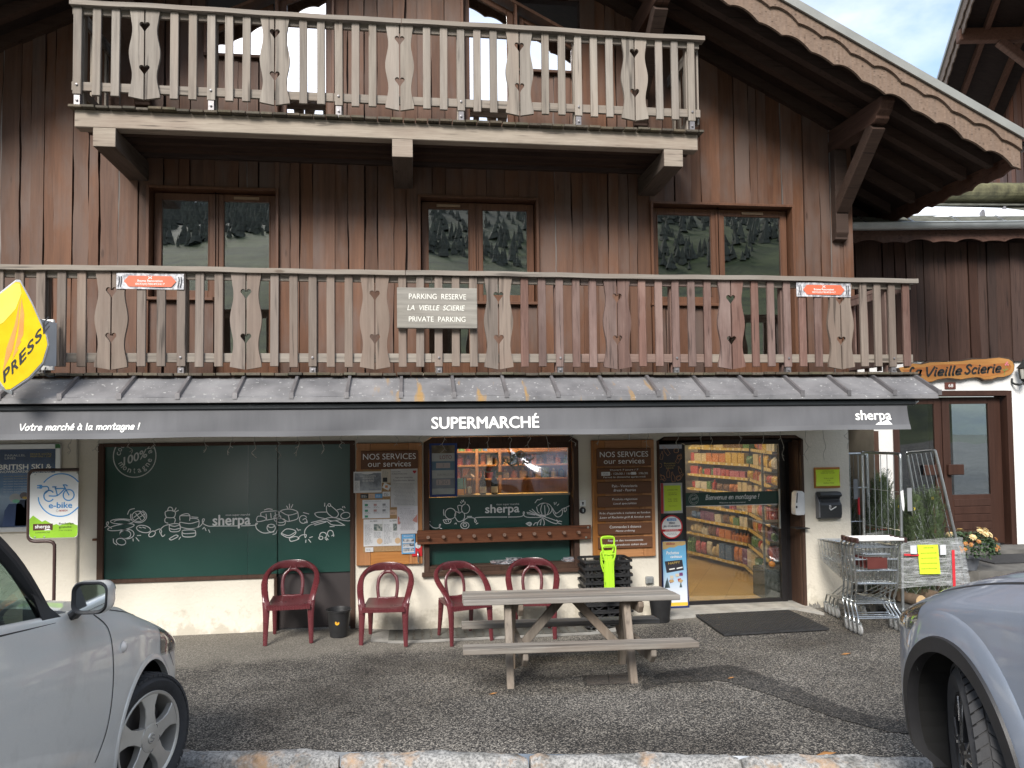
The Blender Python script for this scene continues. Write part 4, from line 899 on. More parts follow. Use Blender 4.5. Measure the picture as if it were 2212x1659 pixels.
D2 = [[(100, 955), (115, 965)], [(100, 985), (150, 1030), (205, 1030), (228, 995), (215, 998), (215, 1030), (240, 1040)], ell(333, 875, 58, 60), [(260, 830), (258, 870), (265, 895)], ell(497, 820, 44, 52, -70, 250), [(490, 770), (492, 745)], [(425, 850), (412, 790), (450, 785), (455, 810)], [(430, 870), (395, 855), (380, 900), (410, 955), (440, 962), (480, 935), (485, 880), (455, 855), (430, 870), (425, 850)], [(255, 945), (295, 940), (340, 945), (325, 978), (275, 980), (255, 945)], [(280, 950), (290, 965)], [(310, 950), (312, 965)], [(440, 745), (452, 760)], [(455, 728), (465, 748)], [(472, 722), (478, 742)],
 [(470, 960), (520, 920), (590, 925), (615, 960), (600, 970), (598, 930), (650, 915), (950, 912)], [(965, 912), (1110, 905), (1145, 865), (1132, 855), (1135, 890), (1180, 915), (1330, 915)], [(515, 905), (565, 905)], [(612, 990), (632, 980)], ell(490, 1005, 45, 36), ell(490, 1000, 20, 16), [(380, 990), (390, 978)], [(398, 990), (396, 978)],
 [(1262, 755), (1290, 720), (1310, 722), (1340, 705)], ell(1365, 825, 85, 68, -150, 120), [(1340, 770), (1325, 830), (1340, 880)], [(1368, 785), (1375, 890)], [(1395, 775), (1420, 830), (1395, 890)], [(1345, 765), (1380, 758), (1400, 768)], [(1280, 800), (1290, 850), (1310, 870)], [(1455, 810), (1500, 870), (1565, 830), (1560, 890), (1510, 910), (1470, 870), (1455, 810)], [(1480, 850), (1495, 880)], [(1475, 750), (1480, 775)], [(1500, 748), (1492, 770)], [(1528, 768), (1510, 785)], [(1560, 825), (1600, 810), (1615, 830), (1595, 855), (1590, 820), (1645, 788)],
 [(1170, 860), (1220, 870), (1330, 910), (1430, 965), (1500, 988)], [(1200, 840), (1300, 890), (1420, 925), (1530, 965)], [(1230, 825), (1290, 880), (1380, 905)], [(1175, 875), (1260, 890)], [(1500, 945), (1520, 960), (1505, 985)], [(1530, 955), (1560, 962)], [(1520, 980), (1555, 990)], [(1285, 1005), (1300, 965), (1345, 930), (1365, 970), (1360, 1005)], [(1330, 950), (1320, 1000)], [(1245, 1005), (1260, 980), (1290, 975)], [(1160, 985), (1200, 970), (1222, 985), (1205, 1010), (1160, 985)], ell(1195, 990, 16, 10)]
strokes(D2, .0085, YW, LETTER, T2, 'food_drawing', f11)
text('sherpa', .855, 1.262, 1.225, 1.355, YW, LETTER, T2, 'shop_logo', bold=.025)
text('mon super marché', .99, 1.262, 1.338, 1.368, YW, LETTER, T2, 'slogan')
GPAINT = M('faded_window_paint', (.34, .36, .30), .8)
strokes([[(770, 250), (780, 225), (850, 200)], [(830, 205), (850, 260), (850, 330), (800, 400), (730, 415), (705, 385)], [(905, 260), (930, 300), (960, 300), (955, 265), (930, 262), (915, 290)], [(985, 235), (1000, 275), (1015, 290)], [(1035, 215), (1015, 270), (970, 320)], [(1050, 205), (1075, 235), (1110, 230)], [(960, 310), (1000, 340), (1060, 320)], [(1000, 340), (1040, 385)], [(1075, 300), (1080, 345), (1115, 340), (1140, 300)], [(1130, 285), (1180, 320), (1200, 290), (1170, 260)], [(1200, 290), (1240, 260), (1260, 240)], ell(1105, 215, 40, 35, 0, 360, 8), [(840, 430), (880, 420), (895, 435), (860, 445)]], .017, .111, GPAINT, T2, 'window_paint', f11)

# entrance: sliding door, side panel, dark jambs
T3 = thing('sliding_shop_door', 'sliding glass shop door in a dark frame with a green welcome band', 'door', (4.0, .3, 0))
mb = MB(); frame(mb, 2.942, 4.833, -.02, 2.138, .035, -.008, .045, .10, False, .045); mb.build('outer_frame', BROWN, T3, bevel=.004)
ALU = M('dark_aluminium', (.022, .020, .021), .35, .3, .1, 5)
mb = MB(); mb.box(2.977, 3.05, .20, .26, 0, 2.10); mb.box(3.335, 3.40, .27, .32, .0, 2.04); mb.box(2.977, 4.80, .20, .30, 2.045, 2.138); mb.box(4.645, 4.72, .26, .33, .0, 2.045); mb.box(3.05, 3.335, .20, .26, 1.58 if False else 2.03, 2.045); mb.box(3.40, 4.645, .27, .32, .0, .072); mb.box(3.40, 4.645, .27, .32, 2.025, 2.045); mb.box(4.72, 4.80, .30, .36, 0, 2.05); mb.box(3.05, 3.335, .20, .26, .0, .02)
mb.build('door_frame', ALU, T3, bevel=.004)
mb = MB(); mb.box(4.79, 4.832, .046, .33, 0, 2.10); mb.box(2.945, 2.976, .046, .33, 0, 2.10); mb.build('reveal_lining', BROWN, T3)
mb = MB(); mb.box(3.40, 4.645, .292, .298, .072, 2.025); mb.build('pane', DPANE, T3)
mb = MB(); mb.box(3.05, 3.335, .225, .232, .02, 2.03); mb.build('side_panel', M('dark_glass_panel', (.03, .035, .035), .15), T3)
mb = MB(); mb.box(3.401, 4.644, .286, .2915, 1.262, 1.425); mb.build('welcome_band', GREENP, T3)
mb = MB(); mb.box(3.401, 4.644, .285, .291, 1.252, 1.2615); mb.build('band_edge', WHITE, T3)
hand('Bienvenue en montagne !', 3.66, 4.375, 1.335, .036, .285, LETTER, T3, .0085, .18, 'welcome_lettering')
text('Welcome to the mountains!', 3.84, 4.19, 1.283, 1.301, .285, LETTER, T3, 'lettering')
mb = MB(); mb.ribbon(ell(3.505, 1.345, .062, .068, 0, 360, 30), .004, .285, smooth=False); mb.build('stamp_ring', DIMLET, T3)
text('1980', 3.465, 3.545, 1.33, 1.362, .285, DIMLET, T3, 'stamp_number', fn=lambda u, v_: (u, .285, v_ + (u - 3.5) * .3))
arc('coopérative', 3.505, 1.345, .044, 170, 10, .011, .285, DIMLET, T3, 'stamp_letter'); arc('depuis', 3.505, 1.345, .054, 215, 325, .012, .285, DIMLET, T3, 'stamp_letter', False)
mb = MB(); mb.box(4.62, 4.64, .25, .27, .95, 1.45); mb.build('door_grip', STEEL, T3)

# ---------------------------------------------------------------- awning
AW = thing('folded_awning', 'long dark grey shop awning folded up, its valance lettered in white', 'awning', (0, -1.4, 2.2))
m, nt, b = new('grey_awning_fabric'); n = noise(nt, coords(nt, (1.6, 1.6, .22), False), 5, 6, .65); n2 = noise(nt, coords(nt, (.5, .5, .5), False), 2., 3); r = ramp(nt, (.080, .081, .088), (.128, .129, .137), .3, .75); k = nt.nodes.new('ShaderNodeMath'); k.operation = 'MULTIPLY_ADD'; k.inputs[1].default_value = .5; k3 = nt.nodes.new('ShaderNodeMath'); k3.operation = 'MULTIPLY'; k3.inputs[1].default_value = .5; nt.links.new(n2.outputs[0], k3.inputs[0]); nt.links.new(n.outputs[0], k.inputs[0]); nt.links.new(k3.outputs[0], k.inputs[2]); nt.links.new(k.outputs[0], r.inputs[0]); nt.links.new(r.outputs[0], b.inputs['Base Color']); b.inputs['Roughness'].default_value = .75
AWF = m
mb = MB()
def val(u, v_):
    x = -5.6 + 10.74 * u; z = 2.455 - .255 * v_ - (.007 * math.sin(x * .9) + .003 * math.sin(4.1 * x)) * v_
    return (x, -1.60 - .020 * math.sin(1.7 * x) * v_ ** 2 - .012 * math.sin(6 * x + 3 * v_ + math.sin(2 * x)) * v_ ** 1.5 - .03 * v_, z)
mb.grid(val, 200, 10); mb.build('valance', AWF, AW, smooth=True)
mb = MB(); mb.grid(lambda u, v_: (lambda p: (p[0], p[1] - .004, p[2]))(val(u, .80 + .20 * v_)), 200, 3); mb.build('valance_hem', M('grey_awning_hem', (.118, .120, .127), .75, 0, .08, 2.2), AW, smooth=True)
mb = MB(); mb.slab([(0, 0)] * 0 or [(-5.6, 2.458), (5.24, 2.458), (5.24, 2.515), (-5.6, 2.515)], -1.62, -1.42); mb.build('cassette', M('dark_awning_case', (.030, .034, .038), .4, .3, .1, 4), AW, bevel=.012)
mb = MB(); mb.box(-5.6, 5.2, -1.41, -1.25, 2.38, 2.50); mb.build('arm_housing', BLACK, AW)
yv = -1.648
vy = lambda x, z: (x, val((x + 5.6) / 10.74, min(1, max(0, (2.455 - z) / .255)))[1] - .006, z)
hand('Votre marché à la montagne !', -3.50, -2.47, 2.287, .035, yv, LETTER, AW, .0105, .12, 'slogan_lettering', fn=vy)
text('SUPERMARCHÉ', .185, 1.225, 2.262, 2.402, yv, LETTER, AW, 'shop_name', bold=.03, fn=vy)
text('sherpa', 4.548, 4.942, 2.275, 2.405, yv, LETTER, AW, 'shop_logo', bold=.03, fn=vy)
mb = MB(); mb.add([vy(*p) for p in [(4.755, 2.256), (4.80, 2.283), (4.83, 2.279), (4.855, 2.290), (4.90, 2.308), (4.945, 2.256)]], [(0, 1, 2, 3, 4, 5)]); mb.build('mountain_mark', LETTER, AW)
mb = MB(); mb.tube([(5.27, -1.30, 2.53), (5.33, -1.42, 2.53), (5.33, -1.5, 2.50), (5.28, -1.5, 2.47)], .016, 8); mb.build('crank_eye', STEEL, AW, smooth=True)

# ---------------------------------------------------------------- service boards, plaques, signs
def service_board(x0, x1, lab):
    t = thing('service_board', lab, 'notice board', ((x0 + x1) / 2, -.03, .71)); y0, y1 = -.052, -.002; a, b = .16, .15
    for c, d in ((x0, x0 + a), (x1 - b, x1)): m1 = MB(); m1.box(c, d, y0, y1, .71, 2.105); m1.build('stile', PINE, t, bevel=.004)
    for c, d in ((1.96, 2.105), (.71, .86)): m1 = MB(); m1.box(x0 + a + .001, x1 - b - .001, y0 + .002, y1, c, d); m1.build('rail', PINEX, t, bevel=.004)
    m1 = MB(); m1.box(x0 + a + .001, x1 - b - .001, y0 + .008, y1, .861, 1.959); m1.build('infill_boards', PINE, t)
    return t
def plaque(t, x0, x1, z0, z1, l1, l2, h1, h2, w1, w2, sh=.25, y=-.080):
    m1 = MB(); m1.box(x0, x1, y, -.0525, z0, z1); m1.build('plaque', PLAQ, t, bevel=.003); c = (x0 + x1) / 2
    text(l1, c - w1 / 2, c + w1 / 2, *h1, y - .002, LETTER, t); text(l2, c - w2 / 2, c + w2 / 2, *h2, y - .002, LETTER, t, shear=sh)
BL = service_board(-.642, .108, 'orange pine service board covered with pinned papers, left of the display window')
plaque(BL, -.588, .062, 1.808, 2.016, 'NOS SERVICES', 'our services', (1.918, 1.985), (1.835, 1.898), .60, .49, 0)
BR = service_board(2.124, 2.892, 'orange pine service board with seven brown plaques beside the entrance')
plaque(BR, 2.18, 2.844, 1.795, 2.004, 'NOS SERVICES', 'our services', (1.903, 1.968), (1.823, 1.883), .595, .50, 0)
m1 = MB(); m1.box(2.18, 2.846, -.080, -.0525, 1.637, 1.771); m1.build('plaque', PLAQ, BR, bevel=.003)
text('Ouvert 7 jours / 7', 2.335, 2.685, 1.735, 1.76, -.082, LETTER, BR); text('Fermé le dimanche après-midi', 2.255, 2.77, 1.648, 1.675, -.082, LETTER, BR)
text('- 12h30 / 16h', 2.345, 2.60, 1.692, 1.717, -.082, LETTER, BR); text('- 19h30', 2.655, 2.80, 1.692, 1.717, -.082, LETTER, BR)
for a, b, c, d in ((2.228, 2.335, 1.683, 1.728), (2.595, 2.655, 1.69, 1.722)): m1 = MB(); m1.box(a, b, -.084, -.0805, c, d); m1.build('correction_label', PAPER, BR); text('7h30', 2.25, 2.315, 1.695, 1.717, -.086, GREYINK, BR)
for z0, z1, a, b, w1, w2 in ((1.468, 1.606, 'Pain - Viennoiserie', 'Bread - Pastries', .31, .275), (1.307, 1.439, 'Produits régionaux', 'Local specialities', .31, .285), (1.144, 1.277, "Prêt d'appareils à raclette et fondue", 'Loan of Raclette grill & fondue sets', .62, .62), (.983, 1.114, 'Commandes à distance', 'Home ordering', .385, .235), (.819, .951, 'Reprise des inconsommés', 'Unused products taken back', .43, .53)):
    plaque(BR, 2.181, 2.845, z0, z1, a, b, (z0 + .075, z0 + .106), (z0 + .025, z0 + .055), w1, w2)
m1 = MB(); m1.tube([(2.60, -.01, 2.105), (2.60, -.01, 2.25)], .008); m1.build('hanging_tube', WHITE, BR)

def sheet(name, x0, x1, z0, z1, m, lab, cat='paper', y=-.062, tilt=0., tilt2=None, th=.0015):
    t = thing(name, lab, cat, ((x0 + x1) / 2, y, z0), 'papers pinned on the left service board' if cat in ('paper', 'card') else None)
    m1 = MB(); r_ = rnd(int((x0 + z0) * 1000)); dx = tilt
    m1.grid(lambda u, v_: (x0 + (x1 - x0) * u + dx * (v_ - .5) * (z1 - z0), y - .004 * math.sin(PI * u) * (v_ - .3) ** 2 * 2, z0 + (z1 - z0) * v_ - dx * (u - .5) * (x1 - x0)), 6, 6)
    m1.build('sheet', m, t); t['f'] = 0; return t
def lines(t, x0, x1, z0, z1, n, y=-.067, m=None, h=.32, seed=0, just=0):
    r_ = rnd(seed); m1 = MB(); dz = (z1 - z0) / n
    for i in range(n):
        z = z1 - (i + .7) * dz; x = x0 + (r_.uniform(0, .12) * (x1 - x0) if just else 0); e = x1 - r_.uniform(0, .35) * (x1 - x0)
        if just: e = x0 + x1 - x
        while x < e: w = r_.uniform(.008, .03); m1.quad((x, y, z), (min(x + w, e), y, z), (min(x + w, e), y, z + dz * h), (x, y, z + dz * h)); x += w + .006
    m1.build('printed_lines', m or GREYINK, t)
def patch(t, x0, x1, z0, z1, m, name='picture', y=-.0665):
    m1 = MB(); m1.quad((x0, y, z0), (x1, y, z0), (x1, y, z1), (x0, y, z1)); m1.build(name, m, t)
def pic(name, a, b, sc=9.):
    if name in MATS: return MATS[name]
    m, nt, bb = new(name); v = coords(nt, (1, 1, 1)); n = noise(nt, v, sc, 5, .6); r = ramp(nt, a, b, .38, .62); nt.links.new(n.outputs[0], r.inputs[0]); nt.links.new(r.outputs[0], bb.inputs['Base Color']); bb.inputs['Roughness'].default_value = .5; return m
CORK = M('cork_sheet', (.40, .25, .12), .9, 0, .2, 60, .2)
m1 = MB(); m1.box(-.565, .03, -.0575, -.0525, .865, 1.80); m1.build('cork_sheet', CORK, BL)
t = sheet('pinned_poster', -.671, -.355, 1.540, 1.782, PAPER, 'landscape ski school poster with grey snow photo, top left of the cork board', 'paper', -.064)
patch(t, -.66, -.36, 1.565, 1.765, pic('snow_photo', (.16, .18, .21), (.42, .45, .49), 7)); patch(t, -.668, -.60, 1.555, 1.68, PAPER, 'side_panel', -.0672)
for i, s_ in enumerate(('SÉANCE DÉCOUVERTE', 'GROUPE ADULTES', 'SKI DE FOND')): text(s_, -.60 + .03 * (i > 0), -.42 - .02 * (i > 0), 1.722 - .028 * i, 1.742 - .028 * i, -.0685, LETTER, t)
lines(t, -.66, -.61, 1.56, 1.67, 9, -.069)
t = sheet('pinned_note', -.358, -.255, 1.650, 1.805, CREAM, 'small cream note with a dark photo, at the top of the cork board', y=-.0625); patch(t, -.34, -.29, 1.66, 1.71, INK); lines(t, -.345, -.27, 1.72, 1.79, 5)
t = sheet('election_poster', -.252, .055, 1.368, 1.806, M('grey_paper', (.58, .57, .56), .8), 'tall grey municipal election notice on the cork board', y=-.064)
text('ÉLECTIONS', -.24, -.14, 1.768, 1.783, -.0685, INK, t); text('MUNICIPALES 2026', -.24, -.065, 1.742, 1.757, -.0685, INK, t); text('Agissons ensemble', -.20, .0, 1.695, 1.715, -.0685, INK, t); text('Transformons demain', -.225, .02, 1.664, 1.684, -.0685, INK, t)
lines(t, -.22, .03, 1.39, 1.645, 17, -.068, just=1, seed=3); m1 = MB(); m1.slab([(.005, 1.785), (.04, 1.785), (.044, 1.77), (.022, 1.748), (.0, 1.77)], -.0685, -.068); m1.build('heart_mark', M('red_print', (.45, .03, .04), .6), t)
t = sheet('pinned_card', -.335, -.262, 1.578, 1.635, PAPER, 'small tilted white card with an orange drawing on the cork board', 'card', -.066, .5); patch(t, -.315, -.285, 1.592, 1.62, M('orange_print', (.6, .25, .08), .6), y=-.069)
for a, b, mm, lab in ((-.594, -.505, M('black_card', (.03, .03, .035), .5), 'black business card with a wheel at the left of the card row'), (-.503, -.43, M('peach_card', (.6, .42, .30), .6), 'peach business card in the card row'), (-.429, -.346, M('blue_card', (.12, .33, .58), .5), 'blue business card in the card row')):
    t = sheet('pinned_card', a, b, 1.475, 1.527, mm, lab, 'card', -.063); lines(t, a + .012, b - .012, 1.485, 1.515, 3, -.067, LETTER if 'black' in lab or 'blue' in lab else GREYINK)
t = sheet('pinned_card', -.344, -.256, 1.494, 1.548, PAPER, 'white business card at the right end of the card row', 'card', -.064); lines(t, -.33, -.27, 1.5, 1.535, 3, -.068, INK)
t = sheet('pinned_sheet', -.572, -.263, 1.247, 1.458, PAPER, 'white landscape sheet with rows of small pictures, below the card row', y=-.0635)
text('BRANCHER NOS RÉFÉRENCES', -.55, -.36, 1.437, 1.448, -.067, GREYINK, t)
for i in range(7): cx, cz = -.545 + .1 * (i % 3), 1.40 - .065 * (i // 3); patch(t, cx, cx + .035, cz - .012, cz + .012, [M('green_print', (.06, .3, .16), .6), M('pink_print', (.5, .3, .28), .6), GREYINK][i % 3], y=-.067); lines(t, cx, cx + .07, cz - .035, cz - .014, 2, -.067)
t = sheet('pinned_card', -.262, -.178, 1.279, 1.34, M('peach_card', (.6, .42, .30), .6), 'peach card below the election notice', 'card', -.063); lines(t, -.25, -.19, 1.295, 1.31, 1, -.067, INK)
for a, b, lab in ((-.56, -.344, 'left one of two identical news sheets with an orange pumpkin'), (-.343, -.140, 'right one of two news sheets, half covered by the call for help sheet')):
    t = sheet('news_sheet', a, b, .928, 1.235, PAPER, lab, y=-.0625 if a < -.4 else -.0640); text('ALL NEWS', a + .075, a + .155, 1.205, 1.222, -.0675, INK, t); lines(t, a + .012, a + .10, .95, 1.18, 17, -.0672, seed=5); patch(t, a + .115, b - .004, 1.10, 1.18, pic('news_photo', (.08, .12, .12), (.5, .5, .45), 30), y=-.0675); lines(t, a + .115, b - .01, 1.02, 1.09, 5, -.0672, seed=8)
    m1 = MB(); m1.slab(ell(b - .035, .985, .032, .034, 0, 345, 16), -.0676, -.0672); m1.build('pumpkin_print', M('pumpkin_print', (.66, .46, .28), .7), t)
t = sheet('pinned_sheet', -.180, .056, 1.061, 1.377, M('mauve_paper', (.66, .64, .66), .8), 'white call for witnesses sheet with red shapes, overlapping the news sheets', y=-.0685)
text("APPEL À TÉMOIGNAGE", -.15, -.03, 1.342, 1.353, -.0735, GREYINK, t); lines(t, -.15, .03, 1.10, 1.33, 16, -.073, just=1, seed=12)
for pl in ([(-.172, 1.27), (-.15, 1.24), (-.155, 1.21), (-.14, 1.19), (-.155, 1.17), (-.172, 1.175)], [(.05, 1.285), (.035, 1.26), (.01, 1.235), (-.005, 1.21), (.03, 1.19), (.05, 1.185)]): m1 = MB(); m1.slab(pl, -.0737, -.0733); m1.build('red_shape', M('salmon_print', (.50, .22, .19), .7), t)
t = sheet('programme_leaflet', -.130, .025, .832, 1.056, M('sky_blue_print', (.13, .38, .66), .5), 'sky blue programme leaflet with three small photos, bottom right of the board', y=-.0705)
text('PROGRAMME', -.105, .0, 1.027, 1.043, -.0755, LETTER, t)
for i in range(3): patch(t, -.118, .012, .972 - .055 * i, 1.005 - .055 * i, pic('leaflet_photo', (.05, .06, .08), (.6, .6, .6), 25), y=-.0755); patch(t, -.118, .012, .958 - .055 * i, .970 - .055 * i, PAPER, 'caption', -.0755)
t = sheet('pinned_card', -.543, -.451, .866, .918, PAPER, 'small white card at the lower left of the board', 'card', -.064); lines(t, -.53, -.47, .88, .90, 2, -.068)
t = thing('dog_bag_holder', 'red and white dog leash hook plate below the peg rail end', 'dog hook', (.045, -.06, .795))
m1 = MB(); m1.box(-.012, .105, -.066, -.0535, .797, .91); m1.build('red_plate', M('red_plate', (.52, .02, .025), .4), t, bevel=.003)
m1 = MB(); m1.slab([(.03, .90), (.022, .935), (.035, .96), (.06, .955), (.08, .962), (.09, .935), (.082, .90), (.058, .888)], -.070, -.0665); m1.build('dog_head', PAPER, t)
m1 = MB(); m1.lathe([(0, -.002), (.006, -.002), (.006, 0)], (.058, -.0705, .905), 8, 'y'); m1.lathe([(0, -.001), (.003, -.001), (.003, 0)], (.045, -.0705, .928), 8, 'y'); m1.lathe([(0, -.001), (.003, -.001), (.003, 0)], (.068, -.0705, .928), 8, 'y'); m1.build('dog_face', INK, t)
m1 = MB(); m1.tube([(.055, -.07, .85), (.055, -.10, .845), (.057, -.105, .80), (.06, -.10, .745), (.062, -.085, .735)], .009); m1.build('hook', STEEL, t, smooth=True)

# peg rail for skis and leashes
t = thing('peg_rail', 'brown wooden peg rail with eleven round pegs across the display window', 'peg rail', (1.07, -.08, .935))
m1 = MB(); m1.hexa([(.048, -.095, .936), (2.092, -.095, .938), (2.093, -.095, 1.105), (.046, -.095, 1.095)], [(.048, -.06, .936), (2.092, -.06, .938), (2.093, -.06, 1.105), (.046, -.06, 1.095)]); m1.build('plank', PEGW, t, bevel=.005)
for i in range(11):
    x = .172 + .1760 * i; m1 = MB(); m1.tube([(x, -.0955, 1.015 + .0008 * i), (x, -.165, 1.025 + .0008 * i)], .020, 10); m1.build('peg', M('peg_wood', (.21, .125, .085), .5, 0, .3, 40), t, smooth=40)
for z in (.963, 1.078): m1 = MB(); m1.lathe([(0, -.005), (.011, -.005), (.013, 0)], (2.055 if z > 1 else 2.03, -.0955, z), 12, 'y'); m1.build('bolt', STEEL, t)
m1 = MB(); m1.box(.01, .035, -.059, -.0535, .95, 1.08); m1.box(2.0, 2.085, -.0595, -.001, .96, 1.08); m1.build('rail_block', BROWN, t)
# lottery board in a blue frame
t = thing('lottery_board', 'blue framed lottery results board in the left corner of the display window', 'sign', (.36, .08, 1.46))
m1 = MB(); BLUE = M('blue_frame', (.012, .045, .21), .4); frame(m1, .194, .524, 1.462, 2.097, .028, .05, .094); m1.build('frame', BLUE, t, bevel=.003)
m1 = MB(); m1.box(.222, .496, .078, .094, 1.49, 2.07); m1.build('back_sheet', M('board_backing', (.20, .16, .10), .7, 0, .5, 12), t)
for z0, z1, mm in ((1.49, 1.56, 'a'), (1.56, 1.68, 'b'), (1.68, 1.775, 'a'), (1.775, 1.88, 'c'), (1.88, 1.975, 'a')):
    m1 = MB(); m1.quad((.226, .077, z0), (.492, .077, z0), (.492, .077, z1), (.226, .077, z1)); m1.build('result_sheet', {'a': M('pale_sheet', (.50, .52, .50), .5), 'b': M('grey_sheet', (.26, .29, .33), .5), 'c': M('steel_blue_sheet', (.13, .23, .32), .5)}[mm], t)
for z0, z1, s_, w in ((1.60, 1.665, '130', .12), (1.80, 1.862, '3', .03)):
    m1 = MB(); m1.quad((.275, .0755, z0), (.44, .0755, z0), (.44, .0755, z1), (.275, .0755, z1)); m1.build('amount_label', M('pink_sheet', (.52, .44, .43), .5), t); text(s_, .355 - w / 2, .355 + w / 2, z0 + .01, z1 - .01, .074, GREYINK, t)
text('LOTO', .32, .46, 1.905, 1.95, .0755, M('red_grey_print', (.30, .14, .15), .6), t, bold=.02); text('EUROMILLIONS', .29, .47, 1.71, 1.735, .0755, GREYINK, t)
# ---------------------------------------------------------------- wall fittings and signs
def small(name, lab, cat, base): return thing(name, lab, cat, base)
for (x0, x1, z1, lab) in ((-2.815, -2.195, 3.793, 'orange renovation banner between tool drawings at the left end of the lower balcony'), (4.117, 4.742, 3.800, 'orange renovation banner between tool drawings at the right end of the lower balcony')):
    t = thing('advert_banner', lab, 'banner', ((x0 + x1) / 2, -1.275, z1 - .155), 'renovation banners on the lower balcony'); z0 = z1 - .153
    m1 = MB(); m1.grid(lambda u, v_: (x0 + (x1 - x0) * u, -1.279 - .004 * math.sin(7 * u), z0 + (z1 - z0) * v_), 12, 2); m1.build('sheet', pic('grey_planks_print', (.22, .22, .24), (.62, .62, .64), 26), t)
    c = (x0 + x1) / 2; m1 = MB(); m1.slab([(c - .24, z0 + .075), (c - .195, z0 + .022), (c + .195, z0 + .022), (c + .24, z0 + .075), (c + .195, z0 + .128), (c - .195, z0 + .128)], -1.2865, -1.286); m1.build('orange_shape', M('banner_orange', (.62, .135, .065), .5), t)
    text('Ihome Renovation', c - .115, c + .115, z0 + .068, z0 + .090, -1.2875, LETTER, t, bold=.02); text('0033(0)780493417', c - .135, c + .135, z0 + .034, z0 + .058, -1.2875, LETTER, t)
    m1 = MB(); m1.ribbon([(c - .015, z0 + .10), (c + .015, z0 + .12)], .006, -1.2875); m1.ribbon([(c + .015, z0 + .10), (c - .015, z0 + .12)], .006, -1.2875); m1.build('crossed_tools', LETTER, t)
    m1 = MB()
    for q in (-.285, -.265, .262, .285): m1.ribbon([(c + q, z0 + .12), (c + q + .004, z0 + .08), (c + q - .008, z0 + .02)], .008, -1.2868)
    m1.build('tool_print', INK, t)
t = thing('parking_sign', 'weathered wooden private parking sign with routed white lettering on the lower balcony', 'sign', (.255, -1.30, 3.27))
m1 = MB(); m1.box(-.146, .657, -1.335, -1.2715, 3.272, 3.679); m1.build('board', wood('sign_board_timber', (.12, .112, .098), (.36, .34, .30), 'x', 0, (.12, .105, .08), bamt=.5, grain=26), t, bevel=.004)
CARVE = M('routed_lettering', (.78, .77, .70), .8)
for s_, x0, x1, z0, z1, sh in (('PARKING  RESERVE', -.028, .545, 3.563, 3.618, 0), ('LA  VIEILLE  SCIERIE', -.044, .532, 3.45, 3.503, .22), ('PRIVATE  PARKING', -.029, .537, 3.336, 3.388, 0)): text(s_, x0, x1, z0, z1, -1.337, CARVE, t, shear=sh)
# yellow press box sign
t = thing('press_sign', 'yellow diamond press light box sign sticking out beside the lower balcony', 'sign', (-3.5, -1.6, 2.6))
c0 = Vector((-3.475, -1.86, 3.095)); ax_ = Vector((.93, .37, 0)).normalized(); nn_ = Vector((ax_.y, -ax_.x, 0))
P0 = [(.05, .50), (.09, .50), (.20, .30), (.33, .02), (.345, -.06), (.30, -.22), (.18, -.36), (.02, -.475), (-.02, -.48), (-.05, -.44), (-.345, .06), (-.35, .11), (-.33, .16)]
fp = lambda off: (lambda a, b: tuple(c0 + ax_ * (a * .86) + nn_ * off + Vector((0, 0, b))))
m1 = MB(); m1.prism(P0, fp(.078), fp(-.078)); m1.build('housing', M('pale_grey_metal', (.52, .53, .54), .4, .2, .05), t, bevel=.006)
YEL = M('press_yellow', (.80, .56, .012), .3); P1 = [(a * .955, b * .955) for a, b in P0]
for off, o2 in ((.0795, .083), (-.0795, -.083)): m1 = MB(); m1.prism(P1, fp(off), fp(o2)); m1.build('yellow_face', YEL, t)
m1 = MB(); m1.prism([(.04, .465), (.085, .465), (.10, .38), (.05, .24), (-.05, .12), (-.18, .04), (-.30, .02), (-.325, .09), (-.31, .14), (-.12, .33)], fp(.0835), fp(.0842)); m1.build('pale_flash', M('pale_yellow', (.86, .78, .14), .3), t)
m1 = MB(); m1.prism([(.10, .34), (.125, .20), (.12, .02), (.095, -.03), (.105, -.035), (.07, -.10), (.08, -.11), (.03, -.20), (.075, .02)], fp(.0835), fp(.0842)); m1.prism([(.088, .33), (.075, .12), (.03, -.12), (-.05, -.31), (-.02, -.10), (.045, .10)], fp(.0835), fp(.0842)); m1.build('feather', M('feather_orange', (.78, .36, .10), .4), t)
for i, ch in enumerate('PRESSE'):
    q0 = (-.035 + .066 * i, -.40 + .072 * i + .003 * i * i); ch_ = fp(.0845)
    text(ch, 0, .058, 0, .105, 0, INK, t, bold=.03, shear=0, fn=lambda u, v_: ch_(q0[0] + u * .85 - .18 * v_ * .4, q0[1] + v_ * .92 + u * 1.05))
m1 = MB(); m1.prism([(-.06, -.455), (.03, -.50), (.035, -.475), (-.05, -.43)], fp(.08), fp(-.08)); m1.build('drip_cap', DSTEEL, t)
m1 = MB(); m1.hexa([(-3.47, -1.66, 2.88), (-3.35, -1.31, 2.89), (-3.35, -1.31, 3.30), (-3.47, -1.66, 3.32)], [(-3.45, -1.665, 2.88), (-3.33, -1.315, 2.89), (-3.33, -1.315, 3.30), (-3.45, -1.665, 3.32)]); m1.build('bracket_arm', M('grey_bracket', (.48, .50, .52), .5, .1, .05), t)
m1 = MB(); m1.box(-3.465, -3.365, -1.3075, -1.272, 2.855, 3.335); m1.build('wall_plate', WHITE, t)
m1 = MB()
for z in (2.90, 2.96, 3.03, 3.29, 3.31): m1.lathe([(0, -.006), (.009, -.006), (.009, 0)], (-3.39, -1.3078, z), 8, 'y')
m1.build('rusty_bolt', M('rust', (.22, .10, .05), .8), t)
m1 = MB(); m1.tube(cr3([(-3.42, -1.32, 2.88), (-3.42, -1.34, 2.82), (-3.38, -1.33, 2.79), (-3.34, -1.27, 2.80)]), .006); m1.build('cable', BLACK, t)
